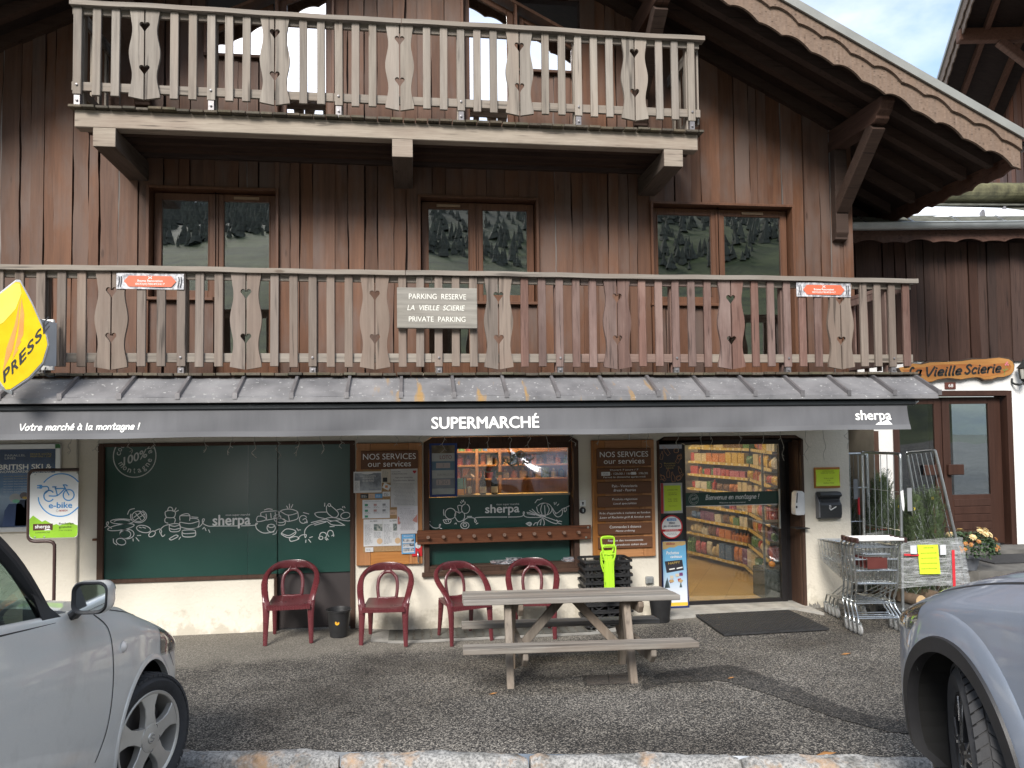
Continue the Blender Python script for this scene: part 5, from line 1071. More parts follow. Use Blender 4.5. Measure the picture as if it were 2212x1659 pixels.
# e-bike sign on a bent brown pole
t = thing('charging_sign', 'white and green electric bike charging sign on a bent brown tube', 'sign', (-3.59, -.70, 0))
m1 = MB(); m1.tube(cr3([(-3.37, -.70, 1.887), (-3.6, -.70, 1.888), (-3.78, -.70, 1.888), (-3.822, -.70, 1.875), (-3.838, -.70, 1.83), (-3.838, -.70, 1.6), (-3.838, -.70, 1.27), (-3.83, -.70, 1.205), (-3.79, -.70, 1.175), (-3.70, -.70, 1.172), (-3.63, -.70, 1.168), (-3.595, -.70, 1.14), (-3.588, -.70, 1.06), (-3.588, -.70, .5), (-3.588, -.70, -.03)], 5), .0165, 10); m1.build('pole', M('brown_tube', (.055, .028, .024), .4), t, smooth=True)
def rr(x0, x1, z0, z1, r, n=5):
    out = []
    for cx, cz, a in ((x1 - r, z1 - r, 0), (x0 + r, z1 - r, 90), (x0 + r, z0 + r, 180), (x1 - r, z0 + r, 270)): out += [(cx + r * math.cos(rad(a + 90 * i / n)), cz + r * math.sin(rad(a + 90 * i / n))) for i in range(n + 1)]
    return out
m1 = MB(); m1.slab(rr(-3.818, -3.362, 1.205, 1.862, .035), -.722, -.718); m1.build('panel', WHITE, t)
m1 = MB(); m1.slab([(-3.817, 1.25), (-3.81, 1.222), (-3.783, 1.207), (-3.395, 1.207), (-3.37, 1.222), (-3.363, 1.25), (-3.363, 1.325), (-3.44, 1.358), (-3.535, 1.330), (-3.565, 1.345), (-3.59, 1.335), (-3.67, 1.385), (-3.70, 1.37), (-3.785, 1.435), (-3.817, 1.40)], -.7232, -.7222); m1.build('green_mountains', M('leaf_green', (.27, .52, .03), .4), t)
SKY = M('sign_blue', (.07, .30, .62), .4); f17 = lambda px, py: (-3.812 + .4535 * (px - 410) / 635, 1.854 - .636 * (py - 480) / 840)
m1 = MB()
for st in (ell(805, 770, 300, 285, 90, 205, 20), [(805, 485), (900, 500), (1000, 555), (1043, 595)], [(805, 485), (700, 510), (620, 560), (585, 595)][::1], ell(805, 770, 300, 285, 175, 90, 16)[::1]): pass
for st in ([(585, 597), (640, 545), (720, 500), (805, 487), (900, 500), (980, 542), (1042, 598)], [(515, 797), (530, 870), (590, 960), (690, 1030), (805, 1052), (910, 1035), (990, 985), (1045, 935)], ell(655, 778, 68, 72, 40, 320, 14), ell(915, 772, 72, 72), [(655, 778), (765, 775), (860, 690)], [(735, 660), (765, 775)], [(735, 683), (865, 683)], [(700, 660), (748, 660)], [(840, 637), (875, 637), (895, 650)], [(845, 640), (918, 772)], [(500, 640), (530, 640)], [(500, 668), (530, 668)], [(570, 655), (630, 655), (650, 690), (630, 720), (600, 745)]): m1.ribbon([f17(*p) for p in st], .012, -.7236)
m1.slab([f17(*p) for p in [(527, 628), (555, 628), (572, 655), (555, 682), (527, 682)]], -.7236, -.7224); m1.build('bike_drawing', SKY, t)
text('e-bike', *[f17(655, 0)[0], f17(962, 0)[0]], f17(0, 942)[1], f17(0, 865)[1], -.7238, SKY, t, bold=.025)
text('BOSCH', f17(797, 0)[0], f17(900, 0)[0], f17(0, 988)[1], f17(0, 965)[1], -.7238, M('red_print', (.45, .03, .04), .6), t, bold=.02)
m1 = MB(); m1.ribbon([f17(*p) for p in ell(766, 978, 14, 15, 0, 360, 10)], .003, -.7238); m1.build('ring_mark', GREYINK, t)
m1 = MB(); a, b = f17(450, 1232), f17(710, 1145); m1.quad((a[0], -.7238, a[1]), (b[0], -.7238, a[1]), (b[0], -.7238, b[1]), (a[0], -.7238, b[1])); m1.build('brown_field', M('sign_brown', (.085, .035, .022), .4), t)
text('sherpa', f17(478, 0)[0], f17(675, 0)[0], f17(0, 1218)[1], f17(0, 1158)[1], -.7245, LETTER, t, bold=.03); m1 = MB(); m1.slab([f17(*p) for p in [(590, 1232), (640, 1215), (655, 1213), (690, 1232)]], -.7245, -.724); m1.build('mountain_mark', LETTER, t)
DK = M('sign_dark_text', (.05, .06, .02), .5)
text('SUPERMARCHÉ', f17(482, 0)[0], f17(672, 0)[0], f17(0, 1270)[1], f17(0, 1245)[1], -.7238, DK, t); text('Recharge', f17(792, 0)[0], f17(985, 0)[0], f17(0, 1170)[1], f17(0, 1135)[1], -.7238, DK, t, bold=.01); text('gratuite', f17(792, 0)[0], f17(958, 0)[0], f17(0, 1215)[1], f17(0, 1180)[1], -.7238, DK, t, bold=.01); text('Free charging', f17(792, 0)[0], f17(965, 0)[0], f17(0, 1250)[1], f17(0, 1228)[1], -.7238, DK, t)
m1 = MB()
for x, z in ((-3.77, 1.845), (-3.375, 1.852), (-3.765, 1.22), (-3.675, 1.22)): m1.lathe([(0, -.005), (.008, -.004), (.008, 0)], (x, -.7235, z), 8, 'y')
m1.build('bolt', STEEL, t)
# ski school poster case
t = thing('poster_case', 'aluminium poster case with a blue ski school poster on the wall behind the bike sign', 'poster case', (-4.15, -.03, 1.19))
m1 = MB(); frame(m1, -4.53, -3.825, 1.195, 2.143, .052, -.045, -.002); m1.build('case_frame', M('brushed_aluminium', (.62, .63, .64), .35, .7, .06, 9), t, bevel=.004)
m1 = MB(); m1.quad((-4.48, -.022, 1.247), (-3.877, -.022, 1.247), (-3.877, -.022, 2.092), (-4.48, -.022, 2.092)); m, nt, b = new('ski_poster_print'); v = coords(nt, (1, 1, 1), False); g = nt.nodes.new('ShaderNodeTexCoord'); sx = nt.nodes.new('ShaderNodeSeparateXYZ'); nt.links.new(g.outputs['Object'], sx.inputs[0])
rz = nt.nodes.new('ShaderNodeMapRange'); rz.inputs[1].default_value = .05; rz.inputs[2].default_value = .9; nt.links.new(sx.outputs[2], rz.inputs[0]); nz = noise(nt, v, 9, 5); ad = nt.nodes.new('ShaderNodeMath'); ad.operation = 'MULTIPLY_ADD'; ad.inputs[1].default_value = .16; nt.links.new(nz.outputs[0], ad.inputs[0]); nt.links.new(rz.outputs[0], ad.inputs[2])
rp = ramp(nt, (.03, .06, .13), (.012, .035, .10), .12, .95); e = rp.color_ramp.elements.new(.47); e.color = (.30, .40, .52, 1); e = rp.color_ramp.elements.new(.60); e.color = (.10, .20, .36, 1); e = rp.color_ramp.elements.new(.36); e.color = (.22, .30, .40, 1)
nt.links.new(ad.outputs[0], rp.inputs[0]); nt.links.new(rp.outputs[0], b.inputs['Base Color']); b.inputs['Roughness'].default_value = .15
m1.build('poster', m, t)
text('PARALLEL', -4.40, -4.19, 2.012, 2.034, -.024, DIMLET, t); text('LINES', -4.40, -4.29, 1.982, 2.004, -.024, DIMLET, t); text('PRIVATE LESSONS', -4.14, -3.925, 2.025, 2.044, -.024, M('poster_yellow', (.45, .36, .10), .5), t); text('FROM ONLY £169', -4.14, -3.93, 1.999, 2.018, -.024, MATS['poster_yellow'], t)
text('BRITISH SKI &', -4.46, -3.925, 1.868, 1.925, -.024, LETTER, t, bold=.035); text('SNOWBOARDING SCHOOL', -4.46, -3.925, 1.833, 1.860, -.024, LETTER, t, bold=.02)
for i in range(7): text('we make learning fun on every slope', -4.41, -4.0, 1.79 - .028 * i, 1.803 - .028 * i, -.024, MATS['poster_yellow'] if i < 2 else DIMLET, t)
for cx, cz, s_, mm in ((-4.29, 1.56, .062, 'g'), (-4.20, 1.585, .045, 'k'), (-4.14, 1.59, .03, 'k')):
    m1 = MB(); m1.slab(ell(cx, cz, s_ * .95, s_ * .8, 0, 345, 18), -.0236, -.0226); m1.build('helmet_print', M('helmet_grey', (.36, .37, .37), .5) if mm == 'g' else M('helmet_dark', (.14, .12, .13), .5), t)
    m1 = MB(); m1.slab(ell(cx + .01, cz - s_ * .55, s_ * .6, s_ * .32, 0, 345, 14), -.0243, -.0238); m1.build('goggle_print', M('goggle_green', (.18, .50, .32), .3) if mm == 'g' else M('goggle_amber', (.45, .30, .06), .3), t)
    m1 = MB(); m1.slab([(cx - s_ * 2, 1.26), (cx - s_ * 1.7, cz - s_ * 2.2), (cx - s_, cz - s_ * 1.0), (cx + s_, cz - s_ * 1.0), (cx + s_ * 1.8, cz - s_ * 2.2), (cx + s_ * 2.3, 1.26)], -.0232, -.0224); m1.build('jacket_print', M('jacket_blue', (.035, .065, .16), .5) if mm == 'g' else M('jacket_dark', (.02, .03, .06), .5), t)
m1 = MB(); m1.slab([(-3.878, 2.142), (-3.84, 2.142), (-3.825, 2.128), (-3.825, 2.095), (-3.878, 2.095)], -.047, -.0455); m1.build('green_corner', M('corner_green', (.03, .16, .04), .4), t)
m1 = MB(); m1.tube([(-3.656, -.022, 2.19), (-3.658, -.022, .0)], .014, 8); tag(m1.build('cable_duct', M('cream_duct', (.62, .58, .50), .6), smooth=True), 'cream cable duct running down the wall right of the poster case', 'duct')
# switches, socket, ashtray, notice, soap
t = thing('key_switch', 'white key switch above a round black lock right of the display window', 'switch', (2.01, -.02, 1.23))
m1 = MB(); m1.box(1.976, 2.05, -.022, -.001, 1.318, 1.394); m1.build('plate', WHITE, t, bevel=.004); m1 = MB(); m1.lathe([(0, -.004), (.012, -.004), (.012, 0)], (2.013, -.0225, 1.362), 10, 'y'); m1.box(2.008, 2.018, -.025, -.0225, 1.335, 1.362); m1.build('keyhole', INK, t)
m1 = MB(); m1.lathe([(0, -.035), (.03, -.033), (.038, -.02), (.038, -.001)], (2.012, 0, 1.272), 20, 'y'); m1.build('lock_body', BLACK, t, smooth=40); m1 = MB(); m1.box(2.006, 2.018, -.040, -.0355, 1.255, 1.29); m1.build('lock_key', STEEL, t)
t = thing('wall_socket', 'grey outdoor wall socket low on the wall beside the entrance', 'socket', (2.815, -.03, .375))
m1 = MB(); m1.box(2.768, 2.863, -.045, -.001, .376, .462); m1.build('housing', M('grey_plastic', (.26, .27, .27), .5), t, bevel=.008); m1 = MB(); m1.box(2.782, 2.85, -.056, -.0455, .388, .448); m1.build('lid', M('grey_lid', (.20, .21, .21), .45), t, bevel=.005)
t = thing('wall_ashtray', 'dark wall ashtray with a white cigarette symbol on the pier right of the entrance', 'ashtray', (5.13, -.06, 1.09))
ASHM = M('anthracite_plastic', (.040, .042, .045), .42, 0, .1, 8)
m1 = MB(); pr = [(-.002, 1.092), (-.06, 1.092), (-.085, 1.11), (-.10, 1.16), (-.10, 1.27), (-.075, 1.30), (-.055, 1.335), (-.07, 1.36), (-.105, 1.375), (-.11, 1.40), (-.08, 1.428), (-.002, 1.432)]
m1.prism(pr, lambda y, z: (4.988, y, z), lambda y, z: (5.272, y, z)); m1.build('body', ASHM, t, smooth=30, bevel=.006)
m1 = MB(); m1.box(5.02, 5.24, -.0795, -.0745, 1.302, 1.332); m1.build('stub_slot', INK, t)
m1 = MB(); m1.prism([(-.0, 1.1), (-.09, 1.12), (-.09, 1.29), (0, 1.42)], lambda y, z: (4.976, y, z), lambda y, z: (4.9875, y, z)); m1.build('side_cheek', M('grey_cheek', (.20, .20, .21), .5), t)
m1 = MB(); m1.ribbon([(5.12, 1.21), (5.19, 1.248)], .013, -.1015); m1.ribbon([(5.115, 1.215), (5.10, 1.235), (5.112, 1.25), (5.10, 1.262), (5.12, 1.265), (5.122, 1.245), (5.115, 1.215)], .006, -.1015); m1.build('cigarette_symbol', LETTER, t)
t = thing('pinned_notice', 'fluorescent yellow opening hours notice on a small wooden board on the pier', 'notice', (5.13, -.03, 1.47))
m1 = MB(); m1.box(4.963, 5.302, -.020, -.001, 1.474, 1.731); m1.build('back_board', PINEX, t, bevel=.003)
FLUO = M('fluorescent_yellow', (.62, .80, .045), .4, 0, .03)
m1 = MB(); m1.grid(lambda u, v_: (4.972 + .325 * u + .012 * math.sin(PI * v_) * (1 if u < .5 else -.6) * abs(2 * u - 1), -.023 - .012 * abs(2 * v_ - 1) ** 3 * (1 - u * .4), 1.500 + .204 * v_), 8, 10); m1.build('yellow_sheet', FLUO, t, smooth=True)
for s_, x0, x1, z in (('VOTRE MAGASIN', 5.055, 5.21, 1.678), ('SHERPA EST OUVERT', 5.035, 5.225, 1.655), ('7H30 A 12H30', 5.075, 5.20, 1.588), ('ET DE', 5.12, 5.16, 1.562), ('16H00 A 19H30', 5.07, 5.205, 1.530)): text(s_, x0, x1, z, z + .014, -.040, M('olive_ink', (.10, .16, .01), .6), t)
t = thing('soap_dispenser', 'white hand gel dispenser above a black drip tray on the right door jamb', 'dispenser', (4.78, .0, .99))
m1 = MB(); m1.prism([(4.70, 1.16), (4.715, 1.145), (4.82, 1.145), (4.83, 1.17), (4.828, 1.42), (4.80, 1.442), (4.735, 1.442), (4.712, 1.42), (4.70, 1.25)], lambda x, z: (x, -.02, z), lambda x, z: (x, .095, z)); m1.build('body', M('glossy_white', (.80, .80, .80), .2), t, bevel=.012, seg=2)
m1 = MB(); m1.box(4.705, 4.725, -.0245, -.0205, 1.235, 1.262); m1.slab([(4.712, 1.30), (4.725, 1.30), (4.735, 1.42), (4.725, 1.425)], -.024, -.0205); m1.build('window', INK, t)
m1 = MB(); m1.box(4.806, 4.830, .03, .05, .99, 1.144); m1.box(4.665, 4.845, -.09, .06, .985, .995); m1.build('drip_tray', BLACK, t)
# posters on the door's side panel
def framed(name, lab, cat, base): return thing(name, lab, cat, base)
t = framed('wine_poster', 'dark poster with orange bottle drawings at the top of the door side panel', 'poster', (3.18, .22, 1.58))
m1 = MB(); m1.quad((3.032, .198, 1.582), (3.332, .198, 1.582), (3.332, .198, 2.038), (3.032, .198, 2.038)); m1.build('sheet', M('plum_print', (.022, .014, .026), .3), t)
m1 = MB(); m1.quad((3.032, .197, 1.985), (3.332, .197, 1.985), (3.332, .197, 2.036), (3.032, .197, 2.036)); m1.build('silver_strip', M('silver_strip', (.45, .44, .50), .3, .5), t)
m1 = MB(); OR = M('bottle_orange', (.52, .24, .10), .5)
def bot(cx, cz, a, s_=1.):
    c_, d_ = math.cos(rad(a)), math.sin(rad(a)); P = [(-.018, -.05), (-.02, .01), (-.007, .035), (-.007, .06), (.007, .06), (.007, .035), (.02, .01), (.018, -.05), (-.018, -.05)]
    m1.ribbon([(cx + (x * c_ - z * d_) * s_, cz + (x * d_ + z * c_) * s_) for x, z in P], .005, .1965, smooth=False)
for q in ((3.13, 1.96, 35, 1.2), (3.07, 1.90, -10, .9), (3.29, 1.86, -30, 1.1), (3.15, 1.68, 0, 1), (3.08, 1.63, 40, .9), (3.21, 1.63, 10, 1.1), (3.30, 1.72, 20, .8), (3.30, 1.63, -50, 1)): bot(*q)
for cx, cz in ((3.26, 1.96), (3.30, 1.88), (3.04, 1.78), (3.07, 1.63), (3.28, 1.62)): m1.ribbon(rr(cx - .03, cx + .03, cz - .025, cz + .025, .02, 3), .006, .1966, smooth=False)
m1.build('bottle_drawing', OR, t); GOLD = M('gold_print', (.50, .36, .09), .5); text('Beaujolais', 3.10, 3.245, 1.79, 1.815, .196, GOLD, t); text('NOUVEAUX', 3.105, 3.24, 1.766, 1.785, .196, GOLD, t); text('2025', 3.12, 3.22, 1.735, 1.755, .196, GOLD, t)
t = framed('hours_notice', 'fluorescent yellow sheet in a red edged plastic sleeve on the door side panel', 'notice', (3.19, .22, 1.186))
m1 = MB(); m1.quad((3.047, .197, 1.186), (3.327, .197, 1.186), (3.327, .197, 1.56), (3.047, .197, 1.56)); m1.build('plastic_sleeve', M('clear_sleeve', (.50, .50, .48), .15), t)
m1 = MB(); m1.quad((3.048, .196, 1.188), (3.082, .196, 1.186), (3.082, .196, 1.558), (3.052, .196, 1.56)); m1.build('red_edge', M('red_strip', (.50, .03, .035), .4), t)
m1 = MB(); m1.quad((3.093, .1955, 1.213), (3.312, .1955, 1.218), (3.305, .1955, 1.53), (3.09, .1955, 1.53)); m1.build('yellow_sheet', FLUO, t)
for s_, w, z in (('HORAIRES D HIVER', .13, 1.468), ('A partir du lundi 1er', .11, 1.43), ('DECEMBRE 2025', .11, 1.41), ('7h30 - 13h00', .12, 1.353), ('16h00 - 19h30', .12, 1.328), ('Tous les jours', .10, 1.268)): text(s_, 3.20 - w / 2, 3.20 + w / 2, z, z + .014, .1945, M('olive_ink', (.10, .16, .01), .6), t)
t = framed('age_limit_sign', 'round white and red no gambling under eighteen sticker on the door side panel', 'sticker', (3.18, .21, .875))
m1 = MB(); m1.slab(ell(3.18, 1.018, .142, .146, 0, 350, 40), .194, .2); m1.build('red_disc', M('red_strip', (.50, .03, .035), .4), t); m1 = MB(); m1.slab(ell(3.18, 1.018, .125, .129, 0, 350, 40), .1925, .1937); m1.build('white_disc', WHITE, t)
m1 = MB(); m1.box(3.057, 3.303, .1905, .1920, .962, .990); m1.build('red_band', MATS['red_strip'], t); m1 = MB(); m1.box(3.12, 3.24, .1905, .192, 1.092, 1.122); m1.build('blue_band', M('sticker_blue', (.05, .25, .55), .4), t)
NAVY = M('navy_print', (.012, .02, .07), .5); text('-18 ANS', 3.128, 3.232, 1.097, 1.117, .190, LETTER, t, bold=.02); text('ZÉRO', 3.142, 3.222, 1.055, 1.083, .190, NAVY, t, bold=.03); text("JEU D'ARGENT", 3.075, 3.287, 1.012, 1.038, .190, NAVY, t, bold=.03); lines(t, 3.08, 3.28, .963, .988, 2, .1895, LETTER, just=1); lines(t, 3.11, 3.25, .92, .95, 2, .1895, just=1)
t = framed('lottery_poster', 'tall pale blue lottery gift poster in a dark blue frame leaning by the door', 'poster', (3.2, .19, 0.03))
m1 = MB(); m1.hexa([(3.042, .150, .030), (3.372, .150, .030), (3.356, .188, .852), (3.036, .188, .852)], [(3.042, .165, .030), (3.372, .165, .030), (3.356, .2, .852), (3.036, .2, .852)]); m1.build('frame', M('navy_frame', (.012, .022, .10), .35), t)
fy = lambda x, z: (x, .1475 + .0376 * (z - .03) / .822, z)
m1 = MB(); m1.prism(rr(3.052, 3.352, .055, .842, .025), fy, lambda x, z: (x, fy(x, z)[1] - .001, z)); m, nt, b = new('winter_print'); g = nt.nodes.new('ShaderNodeTexCoord'); sx = nt.nodes.new('ShaderNodeSeparateXYZ'); nt.links.new(g.outputs['Object'], sx.inputs[0]); rp = ramp(nt, (.62, .66, .72), (.17, .45, .70), .2, .55); nt.links.new(sx.outputs[2], rp.inputs[0]); nt.links.new(rp.outputs[0], b.inputs['Base Color']); b.inputs['Roughness'].default_value = .25; m1.build('sheet', m, t)
def pp(poly, m, name, o=.002):
    q = MB(); q.prism(poly, lambda x, z: (x, fy(x, z)[1] - o, z), lambda x, z: (x, fy(x, z)[1] - o - .0005, z)); q.build(name, m, t)
pp([(3.055, .84), (3.35, .84), (3.348, .80), (3.30, .785), (3.26, .79), (3.20, .765), (3.14, .77), (3.10, .75), (3.054, .745)], M('gold_field', (.52, .36, .15), .5), 'gold_field')
pp([(3.052, .058), (3.352, .058), (3.352, .10), (3.052, .10)], M('poster_amber', (.66, .42, .04), .5), 'amber_foot')
pp([(3.075, .60), (3.30, .615), (3.315, .49), (3.095, .46)], M('black_gift_pack', (.025, .022, .03), .5), 'gift_pack'); pp([(3.13, .495), (3.20, .503), (3.20, .517), (3.13, .508)], LETTER, 'pack_label', .003); pp([(3.225, .503), (3.30, .515), (3.30, .53), (3.225, .517)], LETTER, 'pack_label', .003)
text('HAPPY', 3.12, 3.27, .56, .59, .17, M('gold_print', (.50, .36, .09), .5), t, fn=lambda u, v_: (u, fy(u, v_)[1] - .004, v_ + .07 * (u - 3.12)))
r_ = rnd(4)
for i in range(9): cx, cz, a = r_.uniform(3.12, 3.29), r_.uniform(.35, .46), r_.uniform(0, 3); pp([(cx + .03 * math.cos(a + k * PI / 2), cz + .025 * math.sin(a + k * PI / 2)) for k in range(4)], M(('ticket_tan', 'ticket_purple', 'ticket_red', 'ticket_cream')[i % 4], [(.45, .30, .14), (.16, .05, .16), (.38, .05, .05), (.55, .48, .36)][i % 4], .5), 'ticket', .003 + i * .0007)
for cx, h in ((3.10, .13), (3.085, .09), (3.27, .07)): pp([(cx - h * .25, .28), (cx, .28 + h), (cx + h * .25, .28)], M('dark_fir_print', (.05, .08, .09), .6), 'fir_print', .003)
for s_, x0, x1, z0, z1, mm in (('illiko', 3.10, 3.21, .80, .83, M('maroon_print', (.28, .02, .05), .5)), ('Pochettes', 3.10, 3.26, .685, .722, LETTER), ('cadeaux', 3.15, 3.30, .640, .675, LETTER)): text(s_, x0, x1, z0, z1, 0, mm, t, bold=.02, shear=.1, fn=lambda u, v_: (u, fy(u, v_)[1] - .004, v_))
# strings of icicle lights hanging below the awning
r_ = rnd(77); WIRE = M('pale_wire', (.40, .38, .33), .6)
spots = [(-3.62, .12), (-3.35, .10), (-3.02, .12), (-2.78, .09), (-2.25, .12), (-1.98, .15), (-1.72, .18), (-1.47, .20), (-1.26, .17), (-1.0, .15), (-.8, .10), (-.62, .12), (-.18, .08), (.10, .08), (.34, .16), (.62, .14), (.85, .13), (1.1, .15), (1.33, .12), (1.54, .16), (1.85, .11), (2.15, .10), (2.72, .15), (3.11, .18), (3.38, .20), (3.52, .25), (3.87, .22), (4.17, .26), (4.40, .30), (4.72, .30), (4.93, .30), (5.24, .18)]
t = thing('icicle_lights', 'thin pale wires of unlit icicle lights dangling below the awning', 'light string', (0, -.28, 2.2))
m1 = MB(); m1.tube([(-4.5 + .2 * i, -.30, 2.222 + .01 * math.sin(i * 2.1)) for i in range(49)], .004, 5); m1.build('lead_wire', WIRE, t)
for x, L in spots:
    L = L * 1.1 + .06; pts = [(x, -.30, 2.225)]; k = 6
    for i in range(1, k): pts.append((x + r_.uniform(-.028, .028), -.30 + r_.uniform(-.02, .02), 2.225 - L * i / (k - 1)))
    m1 = MB(); pp_ = cr3(pts, 4); m1.tube(pp_, .0032, 5)
    for i in (6, 11, 16): q = pp_[min(i, len(pp_) - 1)]; m1.tube([q, q + Vector((r_.uniform(-.035, .035), -.005, -.022))], .003, 4)
    m1.build('icicle', WIRE, t)
# magazines on the sill
for i, (x, z, w, y, lab) in enumerate(((1.02, .668, .20, .0, 'messy heap of black and white magazines on the window sill left of the far chair'), (1.18, .668, .17, .03, 'thick pile of magazines behind the back of the right chair on the window sill'), (1.84, .668, .12, .02, 'small stack of leaflets at the right end of the window sill'))):
    t = thing('magazine_pile', lab, 'magazines', (x, y, z)); r_ = rnd(60 + i)
    for j in range(4 if i == 0 else 7 if i == 1 else 5):
        m1 = MB(); a = r_.uniform(-.3, .3); c_, s_ = math.cos(a), math.sin(a); dx = r_.uniform(-.05, .05) * (1 if i == 0 else .2); zz = z + .008 * j
        P = [(-w / 2, -.07), (w / 2, -.07), (w / 2, .07), (-w / 2, .07)]; q = [(x + dx + a_ * c_ - b_ * s_, y + .05 + a_ * s_ + b_ * c_) for a_, b_ in P]
        m1.plan(q, zz, zz + .0072); m1.build('magazine', pic('magazine_%d' % (j % 3), [(.03, .03, .04), (.10, .12, .16), (.20, .06, .06)][j % 3], (.52, .52, .54), 30), t)
# ---------------------------------------------------------------- shop interior
I_ = thing('shop_interior', 'lit shop room with a tan tiled floor behind the sliding door', 'shop', (3, 2.5, 0))
m1 = MB(); m1.quad((-.4, .33, .012), (6.0, .33, .012), (6.0, 6.2, .012), (-.4, 6.2, .012)); m, nt, b = new('tan_floor_tiles'); v = coords(nt, (1, 1, 1), False); br = nt.nodes.new('ShaderNodeTexBrick'); br.inputs['Scale'].default_value = 2.; br.inputs['Mortar Size'].default_value = .006; br.inputs['Color1'].default_value = (.40, .27, .12, 1); br.inputs['Color2'].default_value = (.46, .32, .15, 1); br.inputs['Mortar'].default_value = (.22, .15, .08, 1); br.offset = 0; br.inputs['Brick Width'].default_value = .9; br.inputs['Row Height'].default_value = .9
mpn = nt.nodes.new('ShaderNodeMapping'); mpn.inputs['Rotation'].default_value = (0, 0, .5); nt.links.new(v, mpn.inputs[0]); nt.links.new(mpn.outputs[0], br.inputs[0]); nt.links.new(br.outputs[0], b.inputs['Base Color']); b.inputs['Roughness'].default_value = .35; m1.build('floor', m, I_)
m1 = MB()
for q in ([(-.4, 6.2, 0), (6, 6.2, 0), (6, 6.2, 2.55), (-.4, 6.2, 2.55)], [(6, .33, 0), (6, 6.2, 0), (6, 6.2, 2.55), (6, .33, 2.55)], [(-.4, .33, 0), (-.4, .33, 2.55), (-.4, 6.2, 2.55), (-.4, 6.2, 0)], [(-.4, .33, 2.55), (6, .33, 2.55), (6, 6.2, 2.55), (-.4, 6.2, 2.55)]): m1.quad(*q)
m1.build('wall', M('shop_wall', (.40, .35, .28), .8), I_)
for x, y in ((3.6, 1.6), (3.6, 3.4), (1.0, 1.3), (1.0, 3.4)):
    m1 = MB(); m1.box(x - .5, x + .5, y - .09, y + .09, 2.50, 2.53); m1.build('ceiling_lamp', emit('warm_lamp', (1, .78, .50), 24.), I_)
# gondola shelving: three runs of five shelves
runs = [((5.06, 2.30), (4.70, .86)), ((4.66, 3.85), (5.06, 2.30)), ((2.9, 4.35), (4.60, 3.95))]
levels = [.10, .42, .66, .90, 1.18, 1.42, 1.64, 1.88]
SH = M('shelf_grey', (.12, .11, .10), .5); STRIP = M('price_strip', (.50, .36, .10), .4); TICK = M('price_ticket', (.62, .56, .36), .6)
names = ['near', 'middle', 'far']
cols = [('red', (.42, .03, .025)), ('orange', (.55, .17, .02)), ('yellow', (.60, .38, .03)), ('cream', (.58, .47, .28)), ('blue', (.05, .14, .34)), ('green', (.07, .20, .05)), ('pink', (.50, .12, .18)), ('brown', (.18, .075, .03)), ('white', (.60, .57, .50)), ('purple', (.16, .05, .18))]
PK = {}
def packmat(n, c):
    if n not in PK:
        m, nt, b = new(n + '_packet'); v = coords(nt, (1, 1, .6)); n_ = noise(nt, v, 16, 4, .7); r = ramp(nt, tuple(x * .55 for x in c), c, .36, .5); e = r.color_ramp.elements.new(.64); e.color = (*[min(1, x * .5 + .33) for x in c], 1); nt.links.new(n_.outputs[0], r.inputs[0]); nt.links.new(r.outputs[0], b.inputs['Base Color']); b.inputs['Roughness'].default_value = .28; PK[n] = m
    return PK[n]
PROTO = {}
def proto(kind, n, c):
    if (kind, n) in PROTO: return PROTO[(kind, n)]
    q = MB()
    if kind == 'box': q.box(-.5, .5, -.5, .5, 0, 1)
    elif kind == 'bag':
        def bag(u, v_):
            t_ = u * 2 * PI; k = math.sin(PI * min(1, max(0, v_))) ** .45; return (.5 * math.cos(t_) * (.82 + .18 * abs(2 * v_ - 1)), .5 * math.sin(t_) * k, v_)
        q.grid(bag, 10, 6)
    else: q.lathe([(0, 0), (.5, 0), (.5, .62), (.2, .78), (.17, 1), (0, 1)], n=10)
    o = q.build({'box': 'snack_box', 'bag': 'snack_bag', 'can': 'sauce_bottle'}[kind], packmat(n, c), base=(0, 0, 0), smooth=40 if kind != 'box' else False); PROTO[(kind, n)] = [o, False]; return PROTO[(kind, n)]
r_ = rnd(2024); used_l = {}
count = 0
